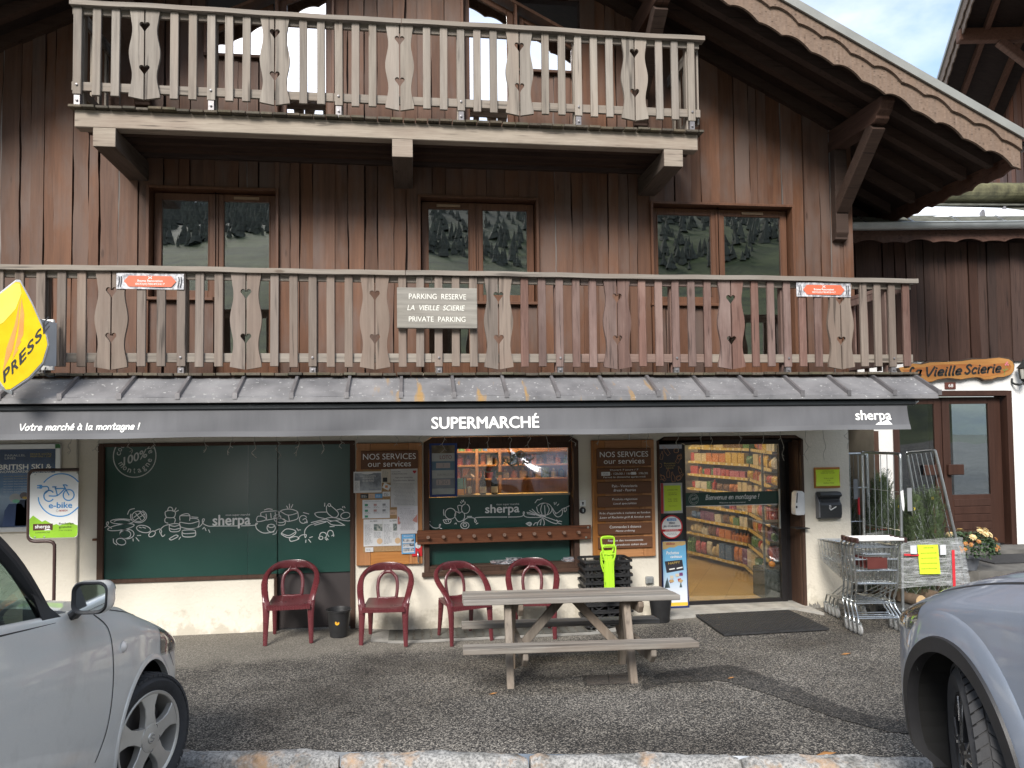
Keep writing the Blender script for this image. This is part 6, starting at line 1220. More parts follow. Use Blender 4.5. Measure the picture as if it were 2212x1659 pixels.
for ri, (p, q) in enumerate(runs):
    p, q = Vector((*p, 0)), Vector((*q, 0)); d = (q - p); L = d.length; d.normalize(); nrm = Vector((d.y, -d.x, 0))
    if nrm.dot(Vector((3.4, 1.5, 0)) - p) < 0: nrm = -nrm
    t = thing('shop_shelving', ['shop shelving run nearest the right side of the door, angled towards it', 'long shop shelving run in the middle of the aisle seen through the door', 'shop shelving run across the back of the aisle'][ri], 'shelving', tuple((p + q) / 2))
    m1 = MB(); a, b_ = p - nrm * .36, q - nrm * .36; m1.hexa([a, a + nrm * .03, a + nrm * .03 + Vector((0, 0, 2.05)), a + Vector((0, 0, 2.05))], [b_, b_ + nrm * .03, b_ + nrm * .03 + Vector((0, 0, 2.05)), b_ + Vector((0, 0, 2.05))]); m1.build('back_panel', SH, t)
    for li, z in enumerate(levels):
        dep = .0 if li == 0 else .05 + .012 * li
        f0, f1 = p - nrm * dep, q - nrm * dep; up_ = Vector((0, 0, 1)); m1 = MB()
        m1.hexa([f0, f1, f1 - nrm * .3, f0 - nrm * .3], [f0 + up_ * .02, f1 + up_ * .02, f1 - nrm * .3 + up_ * .02, f0 - nrm * .3 + up_ * .02])
        for k in range(len(m1.v)): m1.v[k] = (m1.v[k][0], m1.v[k][1], m1.v[k][2] + z)
        m1.build('shelf', SH, t)
        m1 = MB(); o_ = nrm * .006; m1.hexa([f0 + o_ + up_ * (z - .012), f1 + o_ + up_ * (z - .012), f1 + up_ * (z - .012), f0 + up_ * (z - .012)], [f0 + o_ * .2 + up_ * (z + .032), f1 + o_ * .2 + up_ * (z + .032), f1 - o_ + up_ * (z + .032), f0 - o_ + up_ * (z + .032)]); m1.build('price_strip', STRIP, t)
        m1 = MB(); s_ = .06
        while s_ < L: c = f0 + d * s_ + nrm * .0085 + up_ * z; w_ = d * .022; m1.quad(c - w_ - up_ * .006, c + w_ - up_ * .006, c + w_ + up_ * .024, c - w_ + up_ * .024); s_ += r_.uniform(.1, .2)
        m1.build('price_ticket', TICK, t)
        hmax = (levels[li + 1] - z - .06) if li < 7 else .17; s_ = .02
        while s_ < L - .05 and count < 295:
            kind = r_.choice(['box', 'bag', 'bag', 'box', 'can'] if li not in (1, 2) else ['bag', 'can', 'box']); n, c = r_.choice(cols[:4] + cols[:4] + cols if li > 2 else cols)
            w_ = r_.uniform(.09, .17) if kind != 'can' else r_.uniform(.06, .09); h = hmax * r_.uniform(.62, .98); pr_ = proto(kind, n, c)
            for rep in range(r_.choice([1, 2, 2, 3]) if kind != 'bag' else r_.choice([1, 1, 2])):
                if s_ > L - .05 or count >= 295: break
                c_ = f0 + d * (s_ + w_ / 2) - nrm * (.03 + .06)
                if pr_[1]: o = pr_[0].copy(); COL.objects.link(o)
                else: o = pr_[0]; pr_[1] = True
                o.location = (c_.x, c_.y, z + .021); o.rotation_euler = (0, 0, math.atan2(d.y, d.x) + r_.uniform(-.1, .1)); o.scale = (w_ * .94, .10, h)
                tag(o, '%s %s on the %s shelf of the %s shelving run in the shop' % (n, {'box': 'snack box', 'bag': 'crisp bag', 'can': 'sauce bottle'}[kind], ['lowest', 'second lowest', 'third lowest', 'fourth lowest', 'fifth', 'third highest', 'second highest', 'top'][li], names[ri]), 'packet', '%s packets on the %s shelving run, %s' % (n, names[ri], ['base', 'tier two', 'tier three', 'tier four', 'tier five', 'tier six', 'tier seven', 'top'][li] + ' ' + kind)); count += 1
                s_ += w_ + .006
t = thing('checkout_display', 'dark steel display stand with glass sides inside at the right of the door', 'display stand', (4.72, .62, 0))
m1 = MB(); m1.box(4.50, 5.1, .45, .80, .02, .40); m1.build('bin_box', M('grey_green_bin', (.06, .065, .06), .5), t, bevel=.006)
m1 = MB()
for x in (4.52, 4.78): m1.box(x, x + .025, .5, .525, .4, 1.9); 
m1.box(4.50, 5.1, .48, .78, .98, 1.0); m1.build('stand_frame', DSTEEL, t)
for k in range(6): m1 = MB(); m1.tube([(4.53, .49, 1.15 + .1 * k), (4.79, .49, 1.15 + .1 * k)], .004, 5); m1.build('wire_hook', STEEL, t)
m1 = MB(); m1.lathe([(0, 0), (.035, .015), (.045, .045), (.03, .075), (0, .085)], (4.66, .56, .402), 14); tag(m1.build('orange_fruit', M('orange_peel', (.70, .25, .02), .4), smooth=True), 'orange lying on the grey bin inside the door', 'orange')
# things in the display window
t = thing('display_bench', 'pale wood display bench and backing shelves inside the display window', 'display bench', (1.2, .7, 1.4))
m1 = MB(); m1.box(.2, 2.3, .35, 1.1, 1.36, 1.405); m1.build('bench_top', M('amber_board', (.50, .31, .09), .6), t)
m1 = MB()
for z in (1.55, 1.74, 1.93): m1.box(.2, 2.4, 1.55, 1.8, z, z + .02)
m1.box(.2, .24, 1.55, 1.8, .1, 2.2); m1.box(.86, .90, 1.54, 1.8, .1, 2.2); m1.box(1.18, 1.22, 1.54, 1.8, .1, 2.2); m1.box(2.36, 2.4, 1.55, 1.8, .1, 2.2); m1.box(.2, 2.4, 1.81, 1.83, .1, 2.2); m1.build('rack', PINE, t)
m1 = MB(); m1.box(.42, .68, .95, .97, 1.406, 1.62); m1.build('blue_card', M('card_sky_blue', (.10, .36, .55), .5), t); m1 = MB(); m1.box(.3, .75, .93, .948, 1.406, 1.48); m1.build('amber_card', M('card_amber', (.62, .36, .06), .5), t)
t = thing('metal_lantern', 'bronze candle lantern with glass sides in the display window', 'lantern', (.70, .55, 1.406))
BRZ = M('bronze', (.20, .13, .09), .35, .8)
m1 = MB(); m1.lathe([(.085, 0), (.075, .03), (.055, .045), (.055, .05)], (.70, .55, 1.406), 6); m1.lathe([(.085, .245), (.075, .26), (.03, .29), (.02, .31), (.008, .325), (0, .345)], (.70, .55, 1.406), 6); m1.build('roof_and_base', BRZ, t)
for k in range(6): a = k * PI / 3; m1 = MB(); m1.tube([(.70 + .06 * math.cos(a), .55 + .06 * math.sin(a), 1.455), (.70 + .072 * math.cos(a), .55 + .072 * math.sin(a), 1.655)], .006, 6); m1.build('lantern_post', BRZ, t)
m1 = MB(); m1.lathe([(0, .05), (.025, .05), (.025, .13), (0, .135)], (.70, .55, 1.406), 12); m1.build('candle', WHITE, t)
for x, lab in ((.875, 'left one of two dark wine bottles in the display window'), (1.02, 'right one of two dark wine bottles, closest to the car reflection')):
    t = thing('wine_bottle', lab, 'bottle', (x, .6, 1.406)); m1 = MB(); m1.lathe([(0, 0), (.04, 0), (.042, .02), (.042, .19), (.03, .235), (.0145, .265), (.0145, .325), (.017, .325), (.017, .335), (0, .335)], (x, .6, 1.406), 18); m1.build('glass_body', M('dark_bottle_glass', (.008, .010, .008), .12), t, smooth=40)
    m1 = MB(); m1.lathe([(.0425, .05), (.0425, .13)], (x, .6, 1.406), 12, a0=PI * 1.05, a1=PI * 1.95); m1.build('bottle_label', PAPER, t)
r_ = rnd(8); k = 0
for z in (1.57, 1.76, 1.95):
    x = .28
    while x < 2.3 and count < 300 + 40:
        n, c = r_.choice(cols); w_ = r_.uniform(.07, .12); pr_ = proto('can' if r_.random() < .6 else 'box', n, c)
        if pr_[1]: o = pr_[0].copy(); COL.objects.link(o)
        else: o = pr_[0]; pr_[1] = True
        o.location = (x + w_ / 2, 1.66, z + .0005); o.rotation_euler = (0, 0, 0); o.scale = (w_ * .9, .09, r_.uniform(.11, .155)); x += w_ + .015; count += 1
        tag(o, '%s jar on the %s rack shelf behind the display window' % (n, {1.57: 'lower', 1.76: 'middle', 1.95: 'upper'}[z]), 'jar', '%s jars behind the display window, %s shelf' % (n, {1.57: 'lower', 1.76: 'middle', 1.95: 'upper'}[z]))
for (k_, v_) in list(PROTO.items()):
    if not v_[1]: bpy.data.objects.remove(v_[0])
# ---------------------------------------------------------------- annex on the right
A = thing('annex_building', 'lower annex with white walls, dark timber upper floor and the entrance of the residence', 'building', (8, 1.4, 0)); YA = 1.4
m1 = MB(); wall_holes(m1, 5.56, 12.5, -.06, 3.21, [(5.75, 6.60, .0, 2.07), (7.05, 8.90, .40, 2.745)], YA, .3); m1.build('white_wall', PLASTW, A)
f, p = boards(5.56, 12.5, 3.19, lambda x: 4.98, [], YA - .02, 21, .13, .24, .3); f.build('timber_wall', DARKW, A); m1 = MB(); m1.quad((5.5, YA + .02, 3.1), (12.5, YA + .02, 3.1), (12.5, YA + .02, 5.2), (5.5, YA + .02, 5.2)); m1.build('wall_backing', DARKW, A)
# small brown door
D_ = bpy.data.objects.new('small_door', None); COL.objects.link(D_); D_.parent = A; WL[D_] = Vector((8, 1.4, 0)); D_.location = (0, 0, 0)
m1 = MB(); frame(m1, 5.66, 6.75, .0, 2.165, .10, YA - .02, YA + .06, 0, False); m1.build('door_frame', BROWN, D_, bevel=.004)
m1 = MB(); m1.box(5.765, 6.645, YA + .02, YA + .06, .0, 2.06); m1.box(5.85, 6.45, YA + .012, YA + .0195, 1.1, 1.95); m1.build('leaf', M('dark_brown_paint', (.045, .022, .016), .45, 0, .1, 3), D_, bevel=.006)
# double entrance door with fixed leaf
E_ = bpy.data.objects.new('entrance_door', None); COL.objects.link(E_); E_.parent = A; WL[E_] = Vector((8, 1.4, 0))
DB = wood('entrance_door_timber', (.030, .014, .010), (.064, .031, .022), 'z', .05, grain=30, crack=.1, rough=.45)
m1 = MB(); frame(m1, 6.985, 8.915, .44, 2.745, .085, YA - .025, YA + .24, 0, False, .075); m1.build('door_frame', DB, E_, bevel=.004)
for x0, x1, g0, g1 in ((7.075, 7.83, 7.15, 7.715), (7.845, 8.80, 7.965, 8.60)):
    m1 = MB(); m1.box(x0, g0, YA + .08, YA + .13, .47, 2.66); m1.box(g1, x1, YA + .08, YA + .13, .47, 2.66); m1.box(g0, g1, YA + .081, YA + .13, 2.555, 2.66); m1.box(g0, g1, YA + .081, YA + .13, .47, 1.20 if x0 > 7.5 else .75); m1.build('leaf', DB, E_, bevel=.004)
    m1 = MB(); m1.box(g0, g1, YA + .10, YA + .106, 1.20 if x0 > 7.5 else .75, 2.555); m1.build('pane', EPANE, E_)
    for k in range(5): m1 = MB(); m1.box(g0 + .02, g1 - .02, YA + .072, YA + .0805, .57 + .115 * k, .675 + .115 * k); x0 > 7.5 and m1.build('panel_slat', DB, E_, bevel=.005)
for x0, x1 in ((7.50, 7.74), (7.88, 8.13)): m1 = MB(); m1.box(x0, x1, YA + .02, YA + .075, 1.50, 1.655); m1.build('handle_block', DB, E_, bevel=.008)
m1 = MB(); m1.box(7.15, 8.8, 2.6, 2.62, .4, 2.7); m1.build('hall_wall', M('hall_grey', (.16, .175, .19), .8), E_); m1 = MB(); m1.box(8.15, 8.32, 1.9, 1.93, .4, 2.6); m1.box(7.9, 8.08, 1.85, 1.88, 1.35, 2.6); m1.box(7.15, 7.8, 2.4, 2.45, .4, 1.5); m1.build('hall_post', INK, E_)
# carved house sign
t = thing('house_name_sign', 'live edge varnished wooden sign with carved black lettering above the entrance door', 'sign', (8, 1.35, 2.87))
m1 = MB(); OUT = [(7.05, 3.085), (7.17, 3.10), (7.282, 3.155), (7.42, 3.15), (7.56, 3.186), (7.80, 3.175), (8.067, 3.2), (8.25, 3.235), (8.452, 3.224), (8.7, 3.255), (8.86, 3.24), (8.92, 3.20), (8.945, 3.13), (8.93, 3.04), (8.882, 2.988), (8.764, 2.941), (8.66, 2.93), (8.568, 2.895), (8.439, 2.889), (8.37, 2.93), (8.313, 2.942), (8.2, 2.935), (8.056, 2.902), (7.85, 2.915), (7.675, 2.903), (7.58, 2.87), (7.485, 2.868), (7.40, 2.92), (7.3, 2.967), (7.18, 2.96), (7.102, 3.0)]
m1.slab(OUT, YA - .065, YA - .012); m1.build('bark_board', M('dark_bark', (.05, .032, .022), .8, 0, .3, 20), t)
cx_, cz_ = 8.0, 3.06; IN = [((x - cx_) * .985 + cx_, (z - cz_) * .90 + cz_ + .01 * math.sin(9 * x)) for x, z in OUT]
m1 = MB(); m1.slab(IN, YA - .070, YA - .0655); m1.build('sapwood_face', wood('sapwood', (.30, .135, .038), (.46, .24, .08), 'x', 0, (.26, .10, .03), grain=20, bamt=.6, crack=.2, rough=.35), t)
IN2 = [((x - cx_) * .93 + cx_, (z - cz_) * .50 + cz_ + .02 * math.sin(5 * x)) for x, z in OUT]
m1 = MB(); m1.slab(IN2, YA - .0725, YA - .0705); m1.build('heartwood_face', wood('heartwood', (.22, .07, .022), (.36, .14, .045), 'x', 0, (.44, .20, .06), grain=14, bamt=.5, crack=.3, rough=.35), t)
CARV = M('carved_black', (.012, .014, .014), .5); ys_ = YA - .075
for s_, x0, x1, z, h in (('La', 7.19, 7.40, 2.965, .075), ('Vieille', 7.47, 8.04, 2.962, .078), ('Scierie', 8.11, 8.68, 2.995, .080)): hand(s_, x0, x1 + .03, z, h, ys_, CARV, t, .031, .22, 'carved_lettering', fn=lambda u, v_: (u, ys_, v_ + (u - x0) * .045))
m1 = MB(); m1.ribbon([(8.76, 2.98), (8.775, 3.06), (8.80, 3.13)], .008, ys_); m1.ribbon([(8.77, 3.03), (8.74, 3.06)], .02, ys_, taper=True); m1.ribbon([(8.78, 3.05), (8.82, 3.07)], .02, ys_, taper=True); m1.build('painted_stem', M('stem_green', (.16, .22, .06), .6), t)
m1 = MB()
for q in ((8.80, 3.15), (8.825, 3.13), (8.785, 3.13), (8.815, 3.165)): m1.slab(ell(*q, .014, .014, 0, 330, 8), ys_ - .002, ys_ - .001)
m1.build('painted_flower', M('flower_pink', (.55, .16, .20), .6), t)
t = thing('house_number', 'small brown plate with the number 68 above the entrance door', 'sign', (7.89, 1.38, 2.775)); m1 = MB(); m1.box(7.835, 8.008, YA - .02, YA - .001, 2.776, 2.875); m1.build('plate', M('number_brown', (.13, .045, .032), .4), t, bevel=.003); text('68', 7.885, 7.96, 2.802, 2.85, YA - .022, LETTER, t, bold=.01)
t = thing('wall_lantern', 'black wall lantern with ribbed glass at the right end of the name sign', 'lantern', (9.0, 1.3, 2.82)); LX, LY = 9.02, YA - .14
m1 = MB(); m1.lathe([(.0, .40), (.006, .385), (.012, .36), (.012, .345), (.055, .30), (.09, .265), (.095, .25), (.075, .25), (.072, .24)], (LX, LY, 2.825), 6); m1.lathe([(.05, .09), (.04, .07), (.02, .05), (.02, .03), (.008, .0), (0, -.01)], (LX, LY, 2.825), 6); m1.tube(cr3([(LX, LY, 2.86), (LX - .05, LY + .03, 2.83), (LX - .09, LY + .11, 2.86), (LX - .08, YA - .01, 2.93)]), .016, 8)
for k in range(6): a = k * PI / 3; m1.tube([(LX + .07 * math.cos(a), LY + .07 * math.sin(a), 3.067), (LX + .048 * math.cos(a), LY + .048 * math.sin(a), 2.912)], .006, 5)
m1.build('lantern_body', M('black_iron', (.022, .025, .024), .5, .3), t); m1 = MB(); m1.lathe([(.066, .235), (.044, .09)], (LX, LY, 2.825), 12); m1.build('lantern_glass', M('frosted_glass', (.42, .42, .38), .25), t, smooth=True)
# terrace step in front of the annex
m1 = MB(); m1.plan([(6.15, .95), (7.05, -.15), (7.4, -.2), (12.5, -.2), (12.5, YA - .001), (5.9, YA - .001)], -.05, .40); m1.plan([(6.9, .95), (12.5, .95), (12.5, YA - .002), (6.9, YA - .002)], .4005, .455); tag(m1.build('stone_terrace', M('dark_terrace_concrete', (.12, .115, .105), .9, 0, .3, 5, .5, 60), base=(8, .5, 0)), kind='structure')
m1 = MB(); m1.box(7.6, 9.6, .25, .85, .404, .418); tag(m1.build('door_mat', M('black_rubber_mat', (.03, .03, .032), .8, 0, .3, 40, .5, 120)), 'dark ribbed mat on the terrace in front of the residence door', 'door mat')
# annex roof with snow and gutter
AR = bpy.data.objects.new('roof', None); COL.objects.link(AR); AR.parent = A; WL[AR] = Vector((8, 1.4, 0)); YG = YA - .42
rz_ = lambda y: 5.06 + .40 * (y - YG)
ZS = lambda x: .06 * (x - 6.2) * .9
m1 = MB()
for j in range(26):
    y0 = YG + .16 * j; m1.hexa([(5.2, y0, rz_(y0) + .012), (13, y0, rz_(y0) + .012 + .25), (13, y0, rz_(y0) + .045 + .25), (5.2, y0, rz_(y0) + .045)], [(5.2, y0 + .2, rz_(y0 + .2) - .01), (13, y0 + .2, rz_(y0 + .2) - .01 + .25), (13, y0 + .2, rz_(y0 + .2) + .02 + .25), (5.2, y0 + .2, rz_(y0 + .2) + .02)])
m1.build('slate_courses', M('mossy_slate', (.115, .118, .10), .8, 0, .4, 6, .5, 40), AR)
m1 = MB(); r_ = rnd(3)
def snow(u, v_):
    x = 6.5 + 3.4 * u; y = YG + .62 + 1.3 * v_ * (1 - .35 * u) + .08 * math.sin(7 * u); hgt = .07 * math.sin(PI * v_) ** .5 * math.sin(PI * min(1, u * 1.02)) ** .4
    return (x, y, rz_(y) + .25 * (x - 5.2) / 7.8 + .046 + hgt - .02 * (v_ in (0, 1)) - .01 * (u in (0, 1)))
m1.grid(snow, 40, 14); m1.grid(lambda u, v_: (7.2 + 1.2 * u, YG + 2.1 + .4 * v_ * math.sin(PI * min(1, u + .05)), rz_(YG + 2.1 + .4 * v_) + .25 * (2.0 + 1.2 * u) / 7.8 + .05 + .04 * math.sin(PI * v_)), 14, 5)
m1.build('snow_patch', M('melting_snow', (.80, .84, .90), .6, 0, .04, 5, .3, 12), AR, smooth=True)
for i in range(9): m1 = MB(); x = 6.4 + .75 * i; y = YG + (.5 if i % 2 else .95); m1.add([(x - .03, y, rz_(y) + .25 * (x - 5.2) / 7.8 + .04), (x + .03, y, rz_(y) + .25 * (x - 5.2) / 7.8 + .04), (x + .02, y + .01, rz_(y) + .25 * (x - 5.2) / 7.8 + .15), (x - .02, y + .01, rz_(y) + .25 * (x - 5.2) / 7.8 + .15), (x, y + .12, rz_(y) + .25 * (x - 5.2) / 7.8 + .09)], [(0, 1, 2, 3), (1, 4, 2), (0, 3, 4), (2, 4, 3)]); m1.build('snow_guard', ZINC, AR)
gsl = lambda x: .033 * (x - 5.5)
def gut(u, v_):
    a = PI + PI * v_; x = 5.3 + 7.5 * u; return (x, YG - .07 + .075 * math.cos(a), 5.05 + gsl(x) + .075 * math.sin(a))
m1 = MB(); m1.grid(gut, 40, 10); m1.grid(lambda u, v_: (5.3 + 7.5 * u, YG - .07 + .085 * math.cos(PI + PI * v_), 5.05 + gsl(5.3 + 7.5 * u) + .085 * math.sin(PI + PI * v_)), 40, 10); m1.tube([(5.3 + .5 * i, YG - .155, 5.052 + gsl(5.3 + .5 * i)) for i in range(16)], .011, 6); m1.build('gutter', M('bright_zinc', (.42, .45, .46), .4, .5, .15, 4), AR, smooth=True)
m1 = MB()
for i in range(10): x = 5.6 + .72 * i; m1.beam((x, YG - .14, 5.06 + gsl(x)), (x + .02, YG + .10, 5.21 + gsl(x)), .035, .006); 
m1.build('gutter_strap', STEEL, AR)
m1 = MB(); n = 220
for i in range(n):
    x, x2 = 5.4 + 7. * i / n, 5.4 + 7. * (i + 1) / n; b1_, b2_ = 4.83 + gsl(x) - .03 + scallop(x / .78) * .85, 4.83 + gsl(x2) - .03 + scallop(x2 / .78) * .85; zt_ = 5.01
    m1.add([(x, YG + .02, b1_), (x2, YG + .02, b2_), (x2, YG + .02, zt_ + gsl(x2)), (x, YG + .02, zt_ + gsl(x)), (x, YG + .05, b1_), (x2, YG + .05, b2_), (x2, YG + .05, zt_ + gsl(x2)), (x, YG + .05, zt_ + gsl(x))], [(0, 1, 2, 3), (7, 6, 5, 4), (0, 4, 5, 1)])
m1.build('eave_board', wood('annex_eave_timber', (.05, .024, .017), (.11, .058, .042), 'x', .05), AR)
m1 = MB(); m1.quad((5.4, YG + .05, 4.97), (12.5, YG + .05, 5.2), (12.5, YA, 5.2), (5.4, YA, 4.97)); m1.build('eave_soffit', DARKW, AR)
m1 = MB(); m1.hexa([(7.6, 2.4, 5.98), (13, 2.4, 6.1), (13, 2.4, 6.38), (7.6, 2.4, 6.24)], [(7.6, 2.9, 5.98), (13, 2.9, 6.1), (13, 2.9, 6.38), (7.6, 2.9, 6.24)]); m1.build('mossy_log', M('mossy_log', (.10, .095, .05), .9, 0, .5, 8, .6, 40), AR, bevel=.12, seg=4)
# ---------------------------------------------------------------- chalet next door, upper right
N_ = thing('neighbour_chalet', 'reddish timber chalet gable with carved eaves behind the roof at the upper right', 'building', (17, 10, 0))
P0_, P1_ = Vector((14.75, 10.5, 11.3)), Vector((12.0, 4.5, 13.3)); dv = P1_ - P0_; ov = Vector((1.0, -.25, -.05)).normalized(); 
m1 = MB(); q = [P0_ - dv * .3, P1_ + dv * .4]; far = ov * 6
m1.hexa([q[0], q[1], q[1] + far, q[0] + far], [p_ + Vector((0, 0, .2)) for p_ in (q[0], q[1], q[1] + far, q[0] + far)]); m1.build('roof', SOFF, N_)
m1 = MB()
for k in range(3):
    o = ov * (.5 + .9 * k) - Vector((0, 0, .02)); m1.hexa([q[0] + o - Vector((0, 0, .18)), q[1] + o - Vector((0, 0, .18)), q[1] + o, q[0] + o], [q[0] + o + ov * .12 - Vector((0, 0, .18)), q[1] + o + ov * .12 - Vector((0, 0, .18)), q[1] + o + ov * .12, q[0] + o + ov * .12])
m1.build('rafter', wood('neighbour_rafter', (.08, .038, .024), (.17, .085, .055), 'y', .1), N_)
for off, z0, z1, mm in ((-.03, -.34, .02, VERGE), (-.08, -.12, .22, VERGE)):
    m1 = MB(); n = 120
    for i in range(n):
        a, b_ = q[0] + (q[1] - q[0]) * (i / n), q[0] + (q[1] - q[0]) * ((i + 1) / n); s1, s2 = scallop(i / n * 24), scallop((i + 1) / n * 24); o = ov * off; o2 = ov * (off + .03); Z = Vector((0, 0, 1))
        m1.hexa([a + o + Z * (z0 + s1), b_ + o + Z * (z0 + s2), b_ + o + Z * z1, a + o + Z * z1], [a + o2 + Z * (z0 + s1), b_ + o2 + Z * (z0 + s2), b_ + o2 + Z * z1, a + o2 + Z * z1])
    m1.build('bargeboard', mm, N_)
m1 = MB(); o = ov * -.12; Z = Vector((0, 0, 1)); m1.hexa([q[0] + o + Z * .2, q[1] + o + Z * .2, q[1] + o + Z * .30, q[0] + o + Z * .30], [q[0] + Z * .2, q[1] + Z * .2, q[1] + Z * .30, q[0] + Z * .30]); m1.build('metal_roof_edge', MATS['grey_roof_metal'], N_)
wv = ov * 1.9; m1 = MB(); nb = 34; r_ = rnd(6)
for i in range(nb):
    a, b_ = q[0] + (q[1] - q[0]) * (i / nb) + wv, q[0] + (q[1] - q[0]) * ((i + 1) / nb - .002) + wv; oo = ov * r_.uniform(0, .03)
    m1.hexa([Vector((a.x, a.y, 3)) + oo, Vector((b_.x, b_.y, 3)) + oo, b_ + oo, a + oo], [Vector((a.x, a.y, 3)) + ov * .1, Vector((b_.x, b_.y, 3)) + ov * .1, b_ + ov * .1, a + ov * .1])
m1.build('timber_wall', wood('neighbour_timber', (.13, .05, .028), (.26, .11, .065), 'z', .3, grain=20), N_)
pc = P0_ + dv * .42 + wv; m1 = MB(); m1.beam(pc - Z * .25, pc - wv * 1.05 - Z * .25, .22, .32); m1.beam(pc - Z * 1.3, pc - wv * .55 - Z * .4, .2, .2); m1.beam(pc - Z * 1.5 - ov * .08, pc - Z * .3 - ov * .08, .2, .18, (1, 0, 0)); m1.build('roof_bracket', wood('neighbour_rafter', 0, 0), N_, bevel=.02)
# ---------------------------------------------------------------- plastic armchairs
RED = M('maroon_plastic', (.100, .021, .025), .27, 0, .16, 5, coat=.25)
def chair():
    t = thing('plastic_armchair', 'x', 'chair')
    def leg(pts, w, th, nrm): m1 = MB(); m1.tube(cr3(pts, 5), [a * .5 for a in [w[0] + (w[1] - w[0]) * i / ((len(pts) - 1) * 5) for i in range((len(pts) - 1) * 5 + 1)]], 12, flat=th, nrm=nrm); m1.build('leg', RED, t, smooth=50)
    for s in (-1, 1):
        leg([(s * .243, -.235, 0), (s * .238, -.215, .2), (s * .236, -.20, .36), (s * .240, -.175, .46)], (.044, .088), .5, (0, 1, .1))
        leg([(s * .20, .235, 0), (s * .195, .205, .2), (s * .19, .18, .42)], (.038, .074), .6, (0, 1, .1))
    half = [(.240, -.175, .455), (.256, -.14, .52), (.272, -.07, .585), (.282, .02, .64), (.276, .12, .695), (.240, .20, .745), (.165, .25, .785), (.08, .272, .800), (0, .278, .803)]
    pts = cr3([(-x, y, z) for x, y, z in half] + half[-2::-1], 5); n = len(pts); m1 = MB()
    rs, prof = [], []
    vs = []
    for i, p in enumerate(pts):     # band: flat strip turning from armrest to back rail
        k = 1 - abs(2 * i / (n - 1) - 1); kk = max(0, min(1, (k - .35) / .5)); tg = (pts[min(i + 1, n - 1)] - pts[max(i - 1, 0)]).normalized()
        out = Vector((p.x, p.y * .55 - .02, .0)); out = (out - tg * out.dot(tg)).normalized(); upv = tg.cross(out).normalized()
        if upv.z < 0: upv = -upv
        hw, ht = .036 - .024 * kk, .013 + .034 * kk
        for q in range(10):
            a = 2 * PI * q / 10; ca, sa = math.cos(a), math.sin(a); e = lambda c: math.copysign(abs(c) ** .6, c)
            vs.append(p + out * e(ca) * hw + upv * (e(sa) * ht - ht * .2 * kk))
    m1.add(vs, [(i * 10 + q, i * 10 + (q + 1) % 10, (i + 1) * 10 + (q + 1) % 10, (i + 1) * 10 + q) for i in range(n - 1) for q in range(10)] + [tuple(range(10)), tuple((n - 1) * 10 + q for q in range(10))]); m1.build('arm_and_back_rail', RED, t, smooth=60)
    m1 = MB()
    def seat(u, v_):
        a, b_ = 2 * u - 1, 2 * v_ - 1; x = a * (.232 - .018 * v_); y = -.245 + .45 * v_ + .0 * a; z = .432 - .022 * (1 - a * a) * (1 - b_ * b_) - .035 * max(0, -b_ - .80) / .2 * .6 + .012 * max(0, b_)
        return (x, y, z)
    m1.grid(seat, 14, 14); m1.grid(lambda u, v_: (lambda p: (p[0] * .99, p[1], p[2] - .014))(seat(u, v_)), 14, 14)
    for f0 in (0, 1): m1.grid(lambda u, v_: (lambda p: (p[0], p[1], p[2] - .034 * v_))(seat(u, f0)), 14, 1); m1.grid(lambda u, v_: (lambda p: (p[0], p[1], p[2] - .034 * v_))(seat(f0, u)), 14, 1)
    o = m1.build('seat', MATS.get('seat_plastic') or seatmat(), t, smooth=50)
    loop = [(-.098, .19, .43), (-.108, .205, .50), (-.112, .225, .58), (-.098, .245, .66), (-.05, .262, .715), (0, .268, .728), (.05, .262, .715), (.098, .245, .66), (.112, .225, .58), (.108, .205, .50), (.098, .19, .43)]
    m1 = MB(); m1.tube(cr3(loop, 5), .019, 10, flat=.5, nrm=(0, 1, 0)); m1.tube([(-.1, .188, .445), (0, .182, .44), (.1, .188, .445)], .013, 8); m1.tube(cr3([(-.075, .258, .695), (-.03, .270, .745), (-.028, .274, .785)], 4), .014, 8); m1.tube(cr3([(.075, .258, .695), (.03, .270, .745), (.028, .274, .785)], 4), .014, 8); m1.box(-.03, .03, .262, .282, .725, .775); m1.build('backrest', RED, t, smooth=60)
    return t
def seatmat():
    m = M('seat_plastic', (.100, .021, .025), .3, 0, .16, 5, coat=.2); nt = m.node_tree; b = nt.nodes['Principled BSDF']; w = nt.nodes.new('ShaderNodeTexWave'); w.bands_direction = 'DIAGONAL'; w.inputs['Scale'].default_value = 22; nt.links.new(coords(nt, (1, 1, 0), False), w.inputs[0]); bp = nt.nodes.new('ShaderNodeBump'); bp.inputs['Strength'].default_value = .6; bp.inputs['Distance'].default_value = .006; nt.links.new(w.outputs[0], bp.inputs['Height']); nt.links.new(bp.outputs[0], b.inputs['Normal']); return m
ch = chair(); first = True
for x, y, rz, lab in ((-1.325, -.355, 3, 'maroon plastic armchair in front of the dark brown panel, left of the black bucket'), (-.300, -.470, -4, 'maroon plastic armchair below the paper covered service board, right of the bucket'), (.545, -.455, 20, 'maroon plastic armchair turned sideways beside the left end of the picnic table'), (1.335, -.40, -8, 'maroon plastic armchair half hidden behind the picnic table top')):
    c_ = ch if first else dup(ch); first = False
    c_.location = (x, y, pave(x, y - .1) + .004); c_.rotation_euler = (0, 0, rad(rz)); c_.scale = (.97, 1, .96); c_['label'] = lab; c_['group'] = 'maroon chairs along the shop wall'
